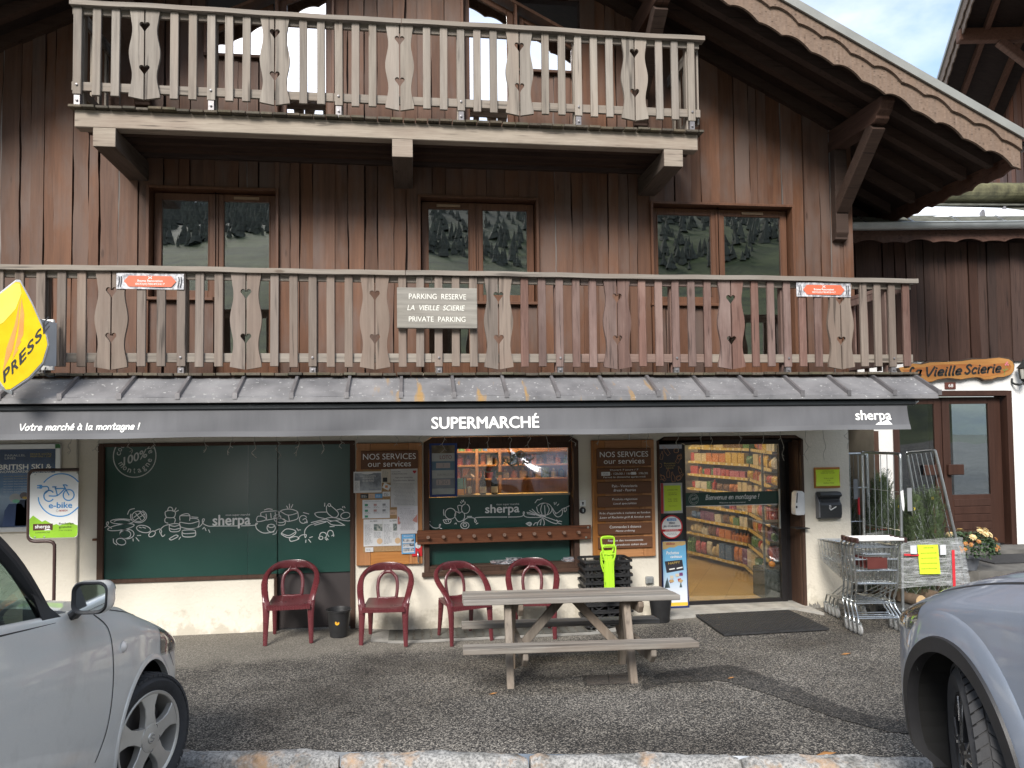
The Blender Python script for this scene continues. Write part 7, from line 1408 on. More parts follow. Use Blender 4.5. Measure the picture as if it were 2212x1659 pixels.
# ---------------------------------------------------------------- picnic table
t = thing('picnic_table', 'weathered grey wooden picnic table with attached benches in front of the shop', 'picnic table')
r_ = rnd(14)
for i in range(5):
    y = -.262 + .131 * i; m1 = MB(); e = .925 + r_.uniform(-.006, .006); m1.box(-e, e, y - .061, y + .061, .735 + r_.uniform(-.002, .002), .782); m1.build('tabletop_plank', TABW, t, bevel=.007, seg=2)
for s in (-1, 1):
    m1 = MB(); m1.box(-.93, .945, s * .60 - .115, s * .60 - .005, .415, .46); m1.box(-.93, .945, s * .60 + .005, s * .60 + .115, .414, .459); m1.build('bench', TABW, t, bevel=.007, seg=2)
for sx in (-.51, .51):
    for s in (-1, 1): m1 = MB(); o_ = .032 * s; m1.hexa([(sx + o_ - .030, s * .40 - .055, 0), (sx + o_ + .030, s * .40 - .055, 0), (sx + o_ + .030, s * .40 + .055, 0), (sx + o_ - .030, s * .40 + .055, 0)], [(sx + o_ - .030, s * .17 - .055, .732), (sx + o_ + .030, s * .17 - .055, .732), (sx + o_ + .030, s * .17 + .055, .732), (sx + o_ - .030, s * .17 + .055, .732)]); m1.build('leg', TABZ, t, bevel=.006)
    m1 = MB(); d_ = .07 if sx < 0 else .07; m1.prism([(-.70, .412), (.70, .412), (.70, .36), (.62, .30), (-.62, .30), (-.70, .36)], lambda y, z: (sx + d_ - .022, y, z), lambda y, z: (sx + d_ + .022, y, z)); m1.prism([(-.33, .732), (.33, .732), (.33, .69), (.28, .635), (-.28, .635), (-.33, .69)], lambda y, z: (sx + d_ - .022, y, z), lambda y, z: (sx + d_ + .022, y, z)); m1.build('crossbeam', TABZ, t, bevel=.006)
    m1 = MB(); m1.beam((sx * .82, 0, .34), (sx * .12, 0, .725), .075, .042, (0, 1, 0)); m1.build('brace', TABZ, t, bevel=.005)
    m1 = MB(); 
    for s in (-1, 1): m1.lathe([(0, .008), (.012, .006), (.012, 0)], (sx - .047 * (1 if s < 0 else -1), s * .335, .38), 10, 'x')
    m1.build('bolt', STEEL, t)
t.location = (1.345, -2.38, .022); t.rotation_euler = (rad(-5.2), 0, rad(-3.2))
# ---------------------------------------------------------------- buckets
def bucket(x, y, lab, sticker=True, k=1.):
    z0 = pave(x, y) + .003; t = thing('black_bucket', lab, 'bucket', (x, y, z0)); m1 = MB()
    m1.lathe([(0, .004), (.093 * k, 0), (.128 * k, .27 * k), (.136 * k, .274 * k), (.138 * k, .292 * k), (.130 * k, .294 * k), (.124 * k, .272 * k), (.09 * k, .012), (0, .012)], (x, y, z0), 32); m1.build('tub', BLACK, t, smooth=35)
    if sticker: m1 = MB(); a = -PI / 2 - .05; c_ = (x + .114 * math.cos(a), y + .1135 * math.sin(a)); m1.slab(ell(c_[0], z0 + .165, .023, .023, 0, 345, 20), c_[1] - .0015, c_[1] - .0005); m1.build('yellow_sticker', M('sticker_amber', (.72, .42, .03), .4), t); m1 = MB(); m1.ribbon([(c_[0] - .01, z0 + .158), (c_[0] - .003, z0 + .172), (c_[0] + .003, z0 + .160), (c_[0] + .011, z0 + .174)], .004, c_[1] - .0022); m1.build('sticker_mark', M('sticker_red', (.5, .06, .03), .5), t)
bucket(-.815, -.33, 'black plastic bucket with a round yellow sticker between the two left chairs')
bucket(2.845, -.33, 'plain black tub behind the right end of the picnic table, beside the door step', False, 1.05)
# ---------------------------------------------------------------- stacked shopping baskets and green shovels
def basket(kind):
    t = thing('black_basket', 'x', 'basket'); m1 = MB(); w, d = .29, .19
    if kind == 0:
        for z, k in ((.075, 1.), (.02, .90)):
            P = rr(-w * k, w * k, -d * k, d * k, .05, 4); Q = [(a * .94, b * .92) for a, b in P]; n = len(P)
            h = .026 if z > .05 else .012
            m1.add([(*p, z) for p in P] + [(*p, z + h) for p in P] + [(*p, z) for p in Q] + [(*p, z + h) for p in Q], [(i, (i + 1) % n, n + (i + 1) % n, n + i) for i in range(n)] + [(2 * n + i, 3 * n + i, 3 * n + (i + 1) % n, 2 * n + (i + 1) % n) for i in range(n)] + [(n + i, n + (i + 1) % n, 3 * n + (i + 1) % n, 3 * n + i) for i in range(n)] + [(i, 2 * n + i, 2 * n + (i + 1) % n, (i + 1) % n) for i in range(n)])
        m1.build('rim', BLACK, t); m1 = MB()
        for x in (-.235, -.19, .0, .19, .235): m1.box(x - .012, x + .012, -d * .9, -d * .85, .0, .075); m1.box(x - .012, x + .012, d * .85, d * .9, .0, .075)
        for x in (-.26, .24): m1.box(x, x + .02, -.15, .15, .0, .075)
        for k in range(3): m1.beam((-.16 + .14 * k, -d * .88, .012), (-.06 + .14 * k, -d * .88, .068), .012, .008, (0, 1, 0)); m1.beam((-.06 + .14 * k, -d * .875, .012), (-.16 + .14 * k, -d * .875, .068), .012, .008, (0, 1, 0))
        m1.box(-.25, .25, -d * .8, d * .8, .0, .006); m1.build('slatted_side', BLACK, t)
    return t
bx, by = 2.205, -.27; b0 = basket(0); zz = pave(bx, by)
nb = 9
for i in range(nb):
    o = b0 if i == 0 else dup(b0); o.location = (bx + .004 * math.sin(i * 2.3), by, zz + .03 + .0815 * i if i else zz + .03); o.rotation_euler = (0, 0, .012 * math.sin(i * 1.7)); o['group'] = 'stacked black shopping baskets'
    o['label'] = ['lowest black shopping basket of the stack on wheels', 'second basket from the bottom of the black stack', 'third basket from the bottom of the black stack', 'fourth basket from the bottom of the black stack', 'middle basket of the black stack, level with the table top', 'fourth basket from the top of the black stack', 'third basket from the top of the black stack', 'second basket from the top of the black stack', 'topmost black shopping basket behind the green shovels'][i]
m1 = MB()
for sx in (-.2, .2):
    for sy in (-.12, .12): m1.lathe([(0, -.01), (.015, -.01), (.015, .01), (0, .01)], (bx + sx, by + sy, zz + .015), 10, 'x')
m1.box(bx - .22, bx + .22, by - .14, by + .14, zz + .022, zz + .029); tag(m1.build('basket_dolly', DSTEEL), 'small wheeled dolly carrying the stack of black baskets', 'dolly')
LIME = M('lime_plastic', (.36, .64, .03), .32, 0, .05, 5)
sh = thing('green_shovel', 'x', 'shovel'); m1 = MB()
m1.box(-.048, .048, -.010, .004, .27, .62); m1.box(-.030, -.012, -.016, -.0105, .28, .60); m1.box(.012, .030, -.016, -.0105, .28, .60); m1.build('shaft', LIME, sh, bevel=.004)
m1 = MB(); m1.tube(cr3([(-.046, 0, .60), (-.066, 0, .66), (-.074, 0, .72), (-.066, 0, .765), (0, 0, .775), (.066, 0, .765), (.074, 0, .72), (.066, 0, .66), (.046, 0, .60)], 5), .010, 8); m1.tube([(-.066, 0, .68), (0, 0, .672), (.066, 0, .68)], .009, 8)
for k in range(9): m1.box(-.056 + .014 * k - .003, -.056 + .014 * k + .003, -.013, .013, .75, .78)
m1.build('grip', LIME, sh, smooth=50)
for i, (dz, dx, lab) in enumerate(((.285, -.004, 'lime green shovel whose grip sticks up highest in front of the brown plaques'), (.19, .004, 'lime green shovel nearest the camera with the second highest grip'), (.12, -.002, 'lime green shovel third in the nested bundle'), (.06, .002, 'lime green shovel lowest in the nested bundle'))):
    o = sh if i == 0 else dup(sh); o.location = (2.165 + dx, -.60 + (.016 * i - .05 if i != 1 else -.072), dz - .02); o.rotation_euler = (rad(-4), 0, 0); o['label'] = lab; o['group'] = 'lime green shovels leaning on the baskets'
# ---------------------------------------------------------------- rubber mat
m1 = MB(); A_, B_, C_, D__ = Vector((3.32, -.20, 0)), Vector((4.50, -.17, 0)), Vector((4.52, -1.03, 0)), Vector((3.30, -1.07, 0))
def mp_(u, v_): p = (A_ * (1 - u) + B_ * u) * (1 - v_) + (D__ * (1 - u) + C_ * u) * v_; return p
for i in range(40):
    for j in range(30):
        if (i + j) % 2: continue
        p = [mp_((i + a) / 40, (j + b_) / 30) for a, b_ in ((.05, .05), (.95, .05), (.95, .95), (.05, .95))]; m1.add([(q.x, q.y, pave(q.x, q.y) + .032) for q in p], [(0, 1, 2, 3)])
for i in range(41): a, b_ = mp_(i / 40, 0), mp_(i / 40, 1); m1.beam((a.x, a.y, pave(a.x, a.y) + .022), (b_.x, b_.y, pave(b_.x, b_.y) + .022), .010, .020)
for j in range(31): a, b_ = mp_(0, j / 30), mp_(1, j / 30); m1.beam((a.x, a.y, pave(a.x, a.y) + .022), (b_.x, b_.y, pave(b_.x, b_.y) + .022), .009, .021)
q = [mp_(0, 0), mp_(1, 0), mp_(1, 1), mp_(0, 1)]; m1.add([(p.x, p.y, pave(p.x, p.y) + .008) for p in q], [(0, 1, 2, 3)])
tag(m1.build('rubber_mat', M('black_rubber', (.022, .022, .023), .7, 0, .4, 9, .2)), 'black perforated rubber mat in front of the sliding door', 'door mat')
# ---------------------------------------------------------------- shopping trolleys
CHR = M('zinc_wire', (.50, .52, .52), .28, .95, .1, 9)
def trolley():
    t = thing('shopping_trolley', 'x', 'trolley')       # front of the trolley towards +y, handle at y = 0
    m1 = MB(); W0, W1_ = .245, .185
    def P(u, s, z):     # side wall point: u 0..1 along, z height
        zb = .50 - .14 * 0 + .12 * u; w = (W0 + (W1_ - W0) * u) * (.86 + .14 * (z - .5) / .45); return (s * w, .06 + (.80 if z > .7 else .80) * u * (1 - .10 * (1 - (z - zb) / .4)), z)
    for s in (-1, 1):
        for k in range(19): u = k / 18; m1.tube([P(u, s, .50 + .12 * u), P(u, s, .93 - .07 * u)], .0028, 4)
        for zf in (0, .33, .66, 1): m1.tube([P(u, s, (.50 + .12 * u) * (1 - zf) + (.93 - .07 * u) * zf) for u in (0, .5, 1)], .004 if zf < 1 else .007, 5)
    for k in range(12):
        a = -1 + 2 * k / 11; pb, pt = P(1, 1, .62), P(1, 1, .86); m1.tube([(a * pb[0], pb[1], .62), (a * pt[0], pt[1], .86)], .0028, 4)
        pb = P(0, 1, .5); m1.tube([(a * pb[0], .07, .50), (a * P(1, 1, .62)[0], P(1, 1, .62)[1], .62)], .0028, 4)
        m1.tube([(a * W0 * .86, .06, .50), (a * W0, .045, .91)], .0028, 4)
    for z in (.52, .66, .78, .91): m1.tube([(-W0 * (.86 + .14 * (z - .5) / .43), .052, z), (W0 * (.86 + .14 * (z - .5) / .43), .052, z)], .005, 5)
    for z in (.64, .86): q = P(1, 1, z); m1.tube([(-q[0], q[1], z), (q[0], q[1], z)], .005, 5)
    for v_ in (.2, .4, .6, .8): q = P(v_, 1, .5 + .12 * v_); m1.tube([(-q[0], q[1], q[2]), (q[0], q[1], q[2])], .003, 4)
    m1.build('basket', CHR, t)
    m1 = MB()
    for s in (-1, 1): m1.tube(cr3([(s * .262, -.06, 1.005), (s * .258, .0, .96), (s * .25, .05, .90), (s * .235, .055, .60), (s * .225, .06, .48), (s * .215, .12, .30), (s * .245, .0, .16), (s * .25, -.02, .125)], 4), .011, 8); m1.tube([(s * .215, .10, .32), (s * .175, .62, .24), (s * .155, .72, .13)], .010, 8); m1.tube([(s * .22, .08, .46), (s * .18, .5, .255)], .007, 6)
    for y in (.10, .22, .36, .5): m1.tube([(-.215 + .08 * y, y, .31 - .14 * y), (.215 - .08 * y, y, .31 - .14 * y)], .007, 6)
    m1.tube([(-.245, -.0, .16), (.245, 0, .16)], .008, 6); m1.build('frame', CHR, t, smooth=50)
    m1 = MB(); m1.tube([(-.255, -.06, 1.008), (.255, -.06, 1.008)], .0165, 10); m1.build('handle', M('trolley_white', (.70, .70, .69), .35), t, smooth=40)
    for s in (-1, 1): m1 = MB(); m1.box(s * .262 - .016, s * .262 + .016, -.085, -.01, .975, 1.03); m1.build('handle_cap', M('trolley_brown', (.045, .022, .02), .4), t, bevel=.008)
    m1 = MB(); m1.box(-.11, .11, .028, .040, .68, .80); m1.build('advert_panel', M('advert_brown', (.10, .028, .024), .35), t, bevel=.003)
    m1 = MB(); m1.box(-.15, .15, .018, .03, .815, .825); m1.tube([(-.14, .02, .84), (.14, .02, .84)], .006); m1.tube(cr3([(-.02, .045, .93), (-.022, .03, .955), (0, .02, .962), (.022, .03, .955), (.02, .045, .93)], 3), .004, 6); m1.build('child_seat', CHR, t)
    for (x, y) in ((-.25, -.02), (.25, -.02), (-.155, .72), (.155, .72)):
        wq = bpy.data.objects.new('wheel', None); COL.objects.link(wq); wq.parent = t; WL[wq] = Vector()
        m1 = MB(); m1.lathe([(.014, -.013), (.046, -.014), (.054, -.008), (.054, .008), (.046, .014), (.014, .013)], (x, y - .03, .054), 18, 'x'); m1.build('tyre', M('grey_rubber', (.27, .27, .265), .6), wq, smooth=40)
        m1 = MB(); m1.lathe([(0, -.015), (.03, -.015), (.03, .015), (0, .015)], (x, y - .03, .054), 14, 'x'); m1.build('hub', M('grey_hub', (.42, .42, .41), .5), wq); m1 = MB()
        for s in (-1, 1): m1.hexa([(x + s * .019 - .002, y - .045, .05), (x + s * .019 + .002, y - .045, .05), (x + s * .019 + .002, y - .015, .05), (x + s * .019 - .002, y - .015, .05)], [(x + s * .019 - .002, y - .025, .118), (x + s * .019 + .002, y - .025, .118), (x + s * .019 + .002, y + .02, .118), (x + s * .019 - .002, y + .02, .118)])
        m1.lathe([(0, 0), (.024, 0), (.024, .012), (0, .012)], (x, y - .003, .117), 14); m1.build('fork', STEEL, wq)
    return t
tr = trolley()
for i in range(4):
    o = tr if i == 0 else dup(tr); x, y = 4.985 + .010 * i, -1.265 + .098 * i; o.location = (x, y, pave(x, y) + .002); o.rotation_euler = (0, 0, rad(-6)); o['group'] = 'nested shopping trolleys'
    o['label'] = ['wire shopping trolley at the front of the nested row, nearest the camera', 'second shopping trolley of the nested row', 'third shopping trolley of the nested row', 'rearmost shopping trolley of the nested row, its basket against the white pier'][i]
# ---------------------------------------------------------------- roll cages with netted firs
GAL = M('galvanised_tube', (.50, .53, .54), .30, .92, .1, 9)
def cage_side(mb, a, b_, ta, tb, n=6, bars=3):
    """inverted U of tube between feet a, b_ and tops ta, tb, filled with wires"""
    a, b_, ta, tb = map(Vector, (a, b_, ta, tb)); r = .07; e = (tb - ta).normalized()
    mb.tube(cr3([a, a.lerp(ta, .5), ta - (ta - a).normalized() * r, ta - (ta - a).normalized() * r * .3 + e * r * .3, ta + e * r, ta.lerp(tb, .5), tb - e * r, tb - e * r * .3 - (tb - b_).normalized() * r * .3, tb - (tb - b_).normalized() * r, tb.lerp(b_, .5), b_], 4), .016, 10)
    for k in range(1, n + 1): u = k / (n + 1); mb.tube([a.lerp(b_, u) + Vector((0, 0, .12)), ta.lerp(tb, u)], .0045, 5)
    for k in range(1, bars + 1): u = k / (bars + 1); mb.tube([a.lerp(ta, u), b_.lerp(tb, u)], .0045, 5)
t = thing('roll_cage', 'tall galvanised roll cage standing in the corner behind the white pier', 'roll cage', (5.6, .55, 0))
for q in (((5.16, .3, .14), (5.84, .26, .14), (5.16, .3, 1.88), (5.845, .26, 1.885)), ((5.86, .30, .14), (5.92, .98, .14), (5.86, .30, 1.87), (5.92, .98, 1.87)), ((5.14, .34, .14), (5.14, 1.0, .14), (5.14, .34, 1.87), (5.14, 1.0, 1.87))): m1 = MB(); cage_side(m1, *q, n=5); m1.build('side_panel', GAL, t, smooth=50)
m1 = MB(); m1.box(5.14, 5.90, .28, 1.0, .11, .14); m1.build('base', DSTEEL, t)
for x in (5.2, 5.82):
    for y in (.34, .92): m1 = MB(); m1.lathe([(0, -.015), (.05, -.015), (.05, .015), (0, .015)], (x, y, .055), 14, 'x'); m1.build('wheel', MATS['grey_rubber'], t, smooth=40)
m1 = MB(); m1.box(5.64, 5.70, .243, .249, 1.30, 1.56); m1.build('document_pocket', M('pocket_grey', (.22, .23, .24), .4), t); m1 = MB(); m1.tube([(5.845, .245, .93), (5.86, .23, .92), (6.1, .0, .915)], .010); m1.box(5.83, 5.87, .22, .28, .90, .95); m1.box(5.695, 5.715, .235, .26, 1.1, 1.32); m1.build('red_strap', M('red_webbing', (.55, .03, .04), .5), t)
CB = thing('roll_cage', 'galvanised roll cage full of netted Christmas trees, with a splayed right side', 'roll cage', (5.85, -.6, 0))
for q in (((5.43, -1.0, .20), (5.40, -.35, .20), (5.455, -1.0, 1.925), (5.40, -.35, 1.925)), ((6.27, -1.0, .20), (6.30, -.30, .20), (5.885, -1.0, 1.955), (6.02, -.30, 1.905))):
    m1 = MB(); cage_side(m1, *q, n=5); m1.build('side_panel', GAL, CB, smooth=50)
m1 = MB(); m1.hexa([(5.38, -1.06, .165), (6.30, -1.06, .165), (6.34, -.28, .165), (5.36, -.28, .165)], [(5.38, -1.06, .20), (6.30, -1.06, .20), (6.34, -.28, .20), (5.36, -.28, .20)]); m1.build('base', DSTEEL, CB, bevel=.008)
for x in (5.47, 6.2):
    for y in (-.98, -.38):
        g = pave(x, y); m1 = MB(); m1.lathe([(.012, -.018), (.062, -.018), (.07, -.01), (.07, .01), (.062, .018), (.012, .018)], (x, y, g + .071), 18, 'x'); m1.box(x - .024, x - .020, y - .02, y + .02, g + .06, .164); m1.box(x + .020, x + .024, y - .02, y + .02, g + .06, .164); m1.build('wheel', MATS['grey_rubber'], CB, smooth=40)
m1 = MB(); m1.box(5.52, 5.575, -1.012, -1.004, 1.28, 1.54); m1.build('document_pocket', M('pocket_grey', (0, 0, 0)), CB); m1 = MB(); m1.prism([(5.43, 1.50), (5.465, 1.52), (5.475, 1.34), (5.465, 1.28), (5.45, 1.30)], lambda x, z: (x, -1.02, z), lambda x, z: (x, -1.018, z)); m1.build('torn_label', PAPER, CB)
# stretch film
m, nt, b = new('stretch_film'); o_ = nt.nodes['Material Output']; b.inputs['Base Color'].default_value = (.75, .77, .78, 1); b.inputs['Roughness'].default_value = .18
tp = nt.nodes.new('ShaderNodeBsdfTransparent'); mxs = nt.nodes.new('ShaderNodeMixShader'); nf = noise(nt, coords(nt, (2.2, 2.2, 60), False), 3., 5, .7); rf = ramp(nt, (.10,) * 3, (.75,) * 3, .44, .70); nt.links.new(nf.outputs[0], rf.inputs[0]); nt.links.new(rf.outputs[0], mxs.inputs[0]); nt.links.new(tp.outputs[0], mxs.inputs[1]); nt.links.new(b.outputs[0], mxs.inputs[2]); nt.links.new(mxs.outputs[0], o_.inputs[0])
FILM = m
loopf = [(5.405, -1.03), (5.60, -1.045), (5.85, -1.03), (6.10, -1.05), (6.24, -1.03), (6.30, -.8), (6.30, -.33), (6.0, -.30), (5.39, -.32), (5.385, -.7)]
m1 = MB(); n = len(loopf)
def film(u, v_):
    k = u * n; i = int(k) % n; f_ = k - int(k); a, b_ = loopf[i], loopf[(i + 1) % n]; x, y = a[0] + (b_[0] - a[0]) * f_, a[1] + (b_[1] - a[1]) * f_
    z = .43 + (.505 + .06 * (x - 5.4)) * v_; s = (z - .5) * -.18 * max(0, (x - 5.8) / .5); return (x + s, y + .006 * math.sin(40 * v_ + 9 * u), z + .012 * math.sin(11 * u))
m1.grid(film, 60, 24); m1.build('stretch_wrap', FILM, CB, smooth=True)
m1 = MB(); m1.grid(lambda u, v_: (5.585 + .25 * u + .02 * (1 - v_), -1.062 - .006 * math.sin(PI * u), .585 + .325 * v_ - .006 * u), 6, 6); t = thing('price_sheet', 'fluorescent yellow tree price sheet taped to the wrapped roll cage', 'notice', (5.7, -1.06, .585)); m1.build('yellow_sheet', FLUO, t, smooth=True)
for s_, z, w in (('SAPIN DE NOEL', .868, .12), ('80/100 CM ORDINAIRE 22,90€', .808, .19), ('100/125 CM NORDMANN 29,90€', .752, .19), ('125/150 CM NORDMANN 36,90€', .695, .20), ('150/200 CM SPECIAL 52,90€', .637, .19)): text(s_, 5.715 - w / 2, 5.715 + w / 2, z, z + .014, -1.0695, M('olive_ink', (.10, .16, .01), .6), t)
m1 = MB(); m1.box(5.50, 5.575, -1.064, -1.056, .80, .905); m1.box(5.86, 5.93, -1.066, -1.058, .79, .90); m1.build('clear_tape', M('tape_white', (.62, .64, .66), .2), t)
m1 = MB(); m1.grid(lambda u, v_: (6.00 + .035 * u + .02 * v_ * 0, -1.064, .42 + .42 * v_), 2, 6); m1.grid(lambda u, v_: (5.42 + .18 * u, -1.064, .795 + .022 * v_ - .01 * u), 4, 1); tag(m1.build('red_tape', M('red_webbing', (0, 0, 0))), 'strip of red tape down the right of the film wrapped cage', 'tape')
# netted trees
NEED = M('fir_needles', (.055, .085, .032), .7, 0, .3, 5, isl=.45); NETM = M('white_netting', (.55, .58, .60), .5); TRK = wood('fir_bark', (.08, .055, .038), (.20, .145, .10), 'z', .1, grain=20)
def fir(h, w, seed):
    t = thing('netted_fir', 'x', 'tree'); r_ = rnd(seed); m1 = MB()
    m1.tube([(0, 0, 0), (.005, 0, h * .5), (0, .005, h * .96)], [.035, .022, .006], 8); m1.build('trunk', TRK, t, smooth=True); m1 = MB()
    for i in range(int(330 * h)):       # pressed branches with needles on both sides
        z = h * (.08 + .86 * r_.random()); a = r_.uniform(0, 2 * PI); R = w * (1 - ((z / h) - .25) ** 2 * (1.35 if z / h > .25 else 3)) * r_.uniform(.45, 1); L = r_.uniform(.10, .22)
        p = Vector((R * math.cos(a), R * math.sin(a), z)); d = Vector((math.cos(a) * .25 + r_.uniform(-.25, .25), math.sin(a) * .25 + r_.uniform(-.25, .25), 1)).normalized() * L; sd_ = d.cross(Vector((math.cos(a), math.sin(a), 0))).normalized()
        k = 9
        for j in range(k):
            q = p + d * (j / k); l_ = .026 + .01 * r_.random()
            for s in (-1, 1): e = (d.normalized() * .75 + sd_ * s * .8 + Vector((math.cos(a), math.sin(a), 0)) * r_.uniform(-.2, .6)).normalized() * l_; nrm_ = d.normalized() * .006; m1.add([q - nrm_, q + nrm_, q + e], [(0, 1, 2)])
    m1.build('foliage', NEED, t, recalc=False); m1 = MB()
    for s in (1, -1):
        for k in range(5):
            pts = []
            for j in range(26): z = h * (.12 + .86 * j / 25); R = w * 1.04 * max(.06, (1 - ((z / h) - .25) ** 2 * (1.35 if z / h > .25 else 3))); a = 2 * PI * k / 9 + s * j * .19; pts.append((R * math.cos(a), R * math.sin(a), z + r_.uniform(-.006, .006)))
            m1.tube(pts, .0009, 3, cap=False)
    m1.build('netting', NETM, t)
    m1 = MB(); m1.lathe([(.016, 0), (.021, .012), (.018, .03)], (0, 0, h * .95), 8); m1.build('yellow_tag', M('tag_yellow', (.70, .55, .03), .5), t)
    return t
f1 = fir(1.12, .135, 1); f2 = fir(1.62, .2, 2); ft = [(f1, 5.56, -.74, .22, 1, .10, 4, 'netted fir with a yellow tag at the left of the open cage'), (None, 5.72, -.82, .22, 1.0, .07, -6, 'netted fir second from the left in the open cage'), (None, 5.88, -.70, .22, 1.06, .11, 2, 'netted fir in the middle of the open cage behind the yellow sheet'), (None, 6.03, -.80, .22, 1.1, -.02, 6, 'tallest netted fir at the right of the open cage with a yellow tag'), (None, 5.80, -.50, .22, .92, .0, -3, 'netted fir at the back of the open cage')]
for i, (src, x, y, z, k, rx, ry, lab) in enumerate(ft):
    o = src or dup(f1); o.location = (x, y, z); o.scale = (1, 1, k); o.rotation_euler = (-rx * .5, rad(ry), 1.3 * i); o['label'] = lab; o['group'] = 'netted Christmas trees in the cages'
for i, (src, x, y, lab) in enumerate(((f2, 5.66, .62, 'tall netted fir in the corner cage beside its right post'), (None, 5.36, .66, 'tall netted fir hidden deepest in the corner cage'), (None, 6.02, .30, 'tall netted fir leaning between the two roll cages'), (None, 5.82, .10, 'tall netted fir standing in front of the corner cage right post'))):
    o = src or dup(f2); o.location = (x, y, .145 if i < 2 else pave(x, y)); o.rotation_euler = (rad(-3 if i > 1 else 2), rad(-6 if i == 2 else 3 * i), 2.2 * i); o['label'] = lab; o['group'] = 'netted Christmas trees in the cages'
for i, (x, z, r, lab) in enumerate(((5.88, .285, .078, 'sawn pale log lying at the front of the cage base'), (5.66, .27, .065, 'darker log lying at the left of the cage base'))):
    t = thing('fir_log', lab, 'log', (x, -.8, .2)); m1 = MB(); m1.tube([(x, -1.045 + .06 * i, z), (x - .05, -.45, z)], r, 18); m1.build('bark', TRK, t, smooth=50); m1 = MB(); m1.lathe([(0, -.006), (r * .93, -.005), (r * .95, 0)], (x, -1.046 + .06 * i, z), 18, 'y'); m, nt, b = new('sawn_end_%d' % i) if i == 0 else (MATS['sawn_end_0'], None, None)
    if nt: w_ = nt.nodes.new('ShaderNodeTexWave'); w_.wave_type = 'RINGS'; w_.rings_direction = 'Y'; w_.inputs['Scale'].default_value = 26; w_.inputs['Distortion'].default_value = 2; nt.links.new(coords(nt, (1, 1, 1), False), w_.inputs[0]); r_w = ramp(nt, (.36, .23, .11), (.58, .42, .24), .2, .8); nt.links.new(w_.outputs[0], r_w.inputs[0]); nt.links.new(r_w.outputs[0], b.inputs['Base Color'])
    m1.build('sawn_end', m, t)
# ---------------------------------------------------------------- potted chrysanthemums
def mums(name, lab, cx, cy, cz, seed, R=.27, nf=10, nf2=14):
    t = thing('potted_chrysanthemum', lab, 'plant', (cx, cy, cz)); r_ = rnd(seed); m1 = MB(); m1.lathe([(0, 0), (.085, 0), (.125, .15), (.138, .15), (.138, .175), (.122, .175), (.115, .14), (0, .13)], (cx, cy, cz), 24); m1.build('pot', M('grey_pot', (.13, .14, .16), .5), t, smooth=40)
    m1 = MB()
    for i in range(950):
        a, e = r_.uniform(0, 2 * PI), math.asin(r_.uniform(-.25, 1)); q = R * r_.uniform(.55, 1) ** .5; p = Vector((cx + q * 1.25 * math.cos(a) * math.cos(e), cy + q * math.sin(a) * math.cos(e), cz + .25 + q * .85 * math.sin(e))); L = r_.uniform(.035, .065)
        d = Vector((math.cos(a) + r_.uniform(-.7, .7), math.sin(a) + r_.uniform(-.7, .7), r_.uniform(-.5, .7))).normalized(); s_ = d.cross(Vector((r_.uniform(-1, 1), r_.uniform(-1, 1), 1))).normalized(); up_ = s_.cross(d)
        pts = [p, p + d * L * .3 + s_ * L * .28, p + d * L * .55 + s_ * L * .16, p + d * L * .75 + s_ * L * .24, p + d * L - up_ * L * .2, p + d * L * .75 - s_ * L * .24, p + d * L * .55 - s_ * L * .16, p + d * L * .3 - s_ * L * .28]; m1.add(pts, [tuple(range(8))])
    m1.build('foliage', M('mum_leaf', (.035, .075, .022), .55, 0, .3, 6, isl=.4), t, recalc=False)
    for mm, nn_f, zz_, sp in (((M('cream_petal', (.72, .56, .28), .6, isl=.2)), nf, (.62, 1.0), .052), (M('orange_petal', (.50, .23, .06), .6, isl=.25), nf2, (.05, .55), .034)):
        for i in range(nn_f):
            a = r_.uniform(PI * 1.0, PI * 2.0) if i % 4 else r_.uniform(0, 2 * PI); h = r_.uniform(*zz_); q = R * (1.02 + .1 * r_.random()); c_ = math.sqrt(max(0, 1 - (h * .95) ** 2)); p = Vector((cx + q * 1.25 * c_ * math.cos(a), cy + q * c_ * math.sin(a), cz + .26 + q * h * .98)); n_ = (p - Vector((cx, cy, cz + .2)) + Vector((0, -.1, .05))).normalized(); t1 = n_.orthogonal().normalized(); t2 = n_.cross(t1); f_ = MB()
            for ring, (k, rr_, lift) in enumerate(((13, 1., -.15), (11, .72, .25), (8, .42, .6))):
                for j in range(k):
                    b_ = 2 * PI * j / k + ring * .3 + r_.uniform(-.1, .1); dr = t1 * math.cos(b_) + t2 * math.sin(b_); sd_ = n_.cross(dr) * sp * .13; tip = p + dr * sp * rr_ + n_ * sp * lift * rr_
                    f_.add([p - sd_ * .6, p + sd_ * .6, p + (tip - p) * .6 + sd_ + n_ * .004, tip, p + (tip - p) * .6 - sd_ + n_ * .004], [(0, 1, 2, 3, 4)])
            f_.build('flower', mm, t, recalc=False)
mums('a', 'potted chrysanthemum with cream and orange flowers on the terrace right of the cages', 7.02, -.02, .402, 5)
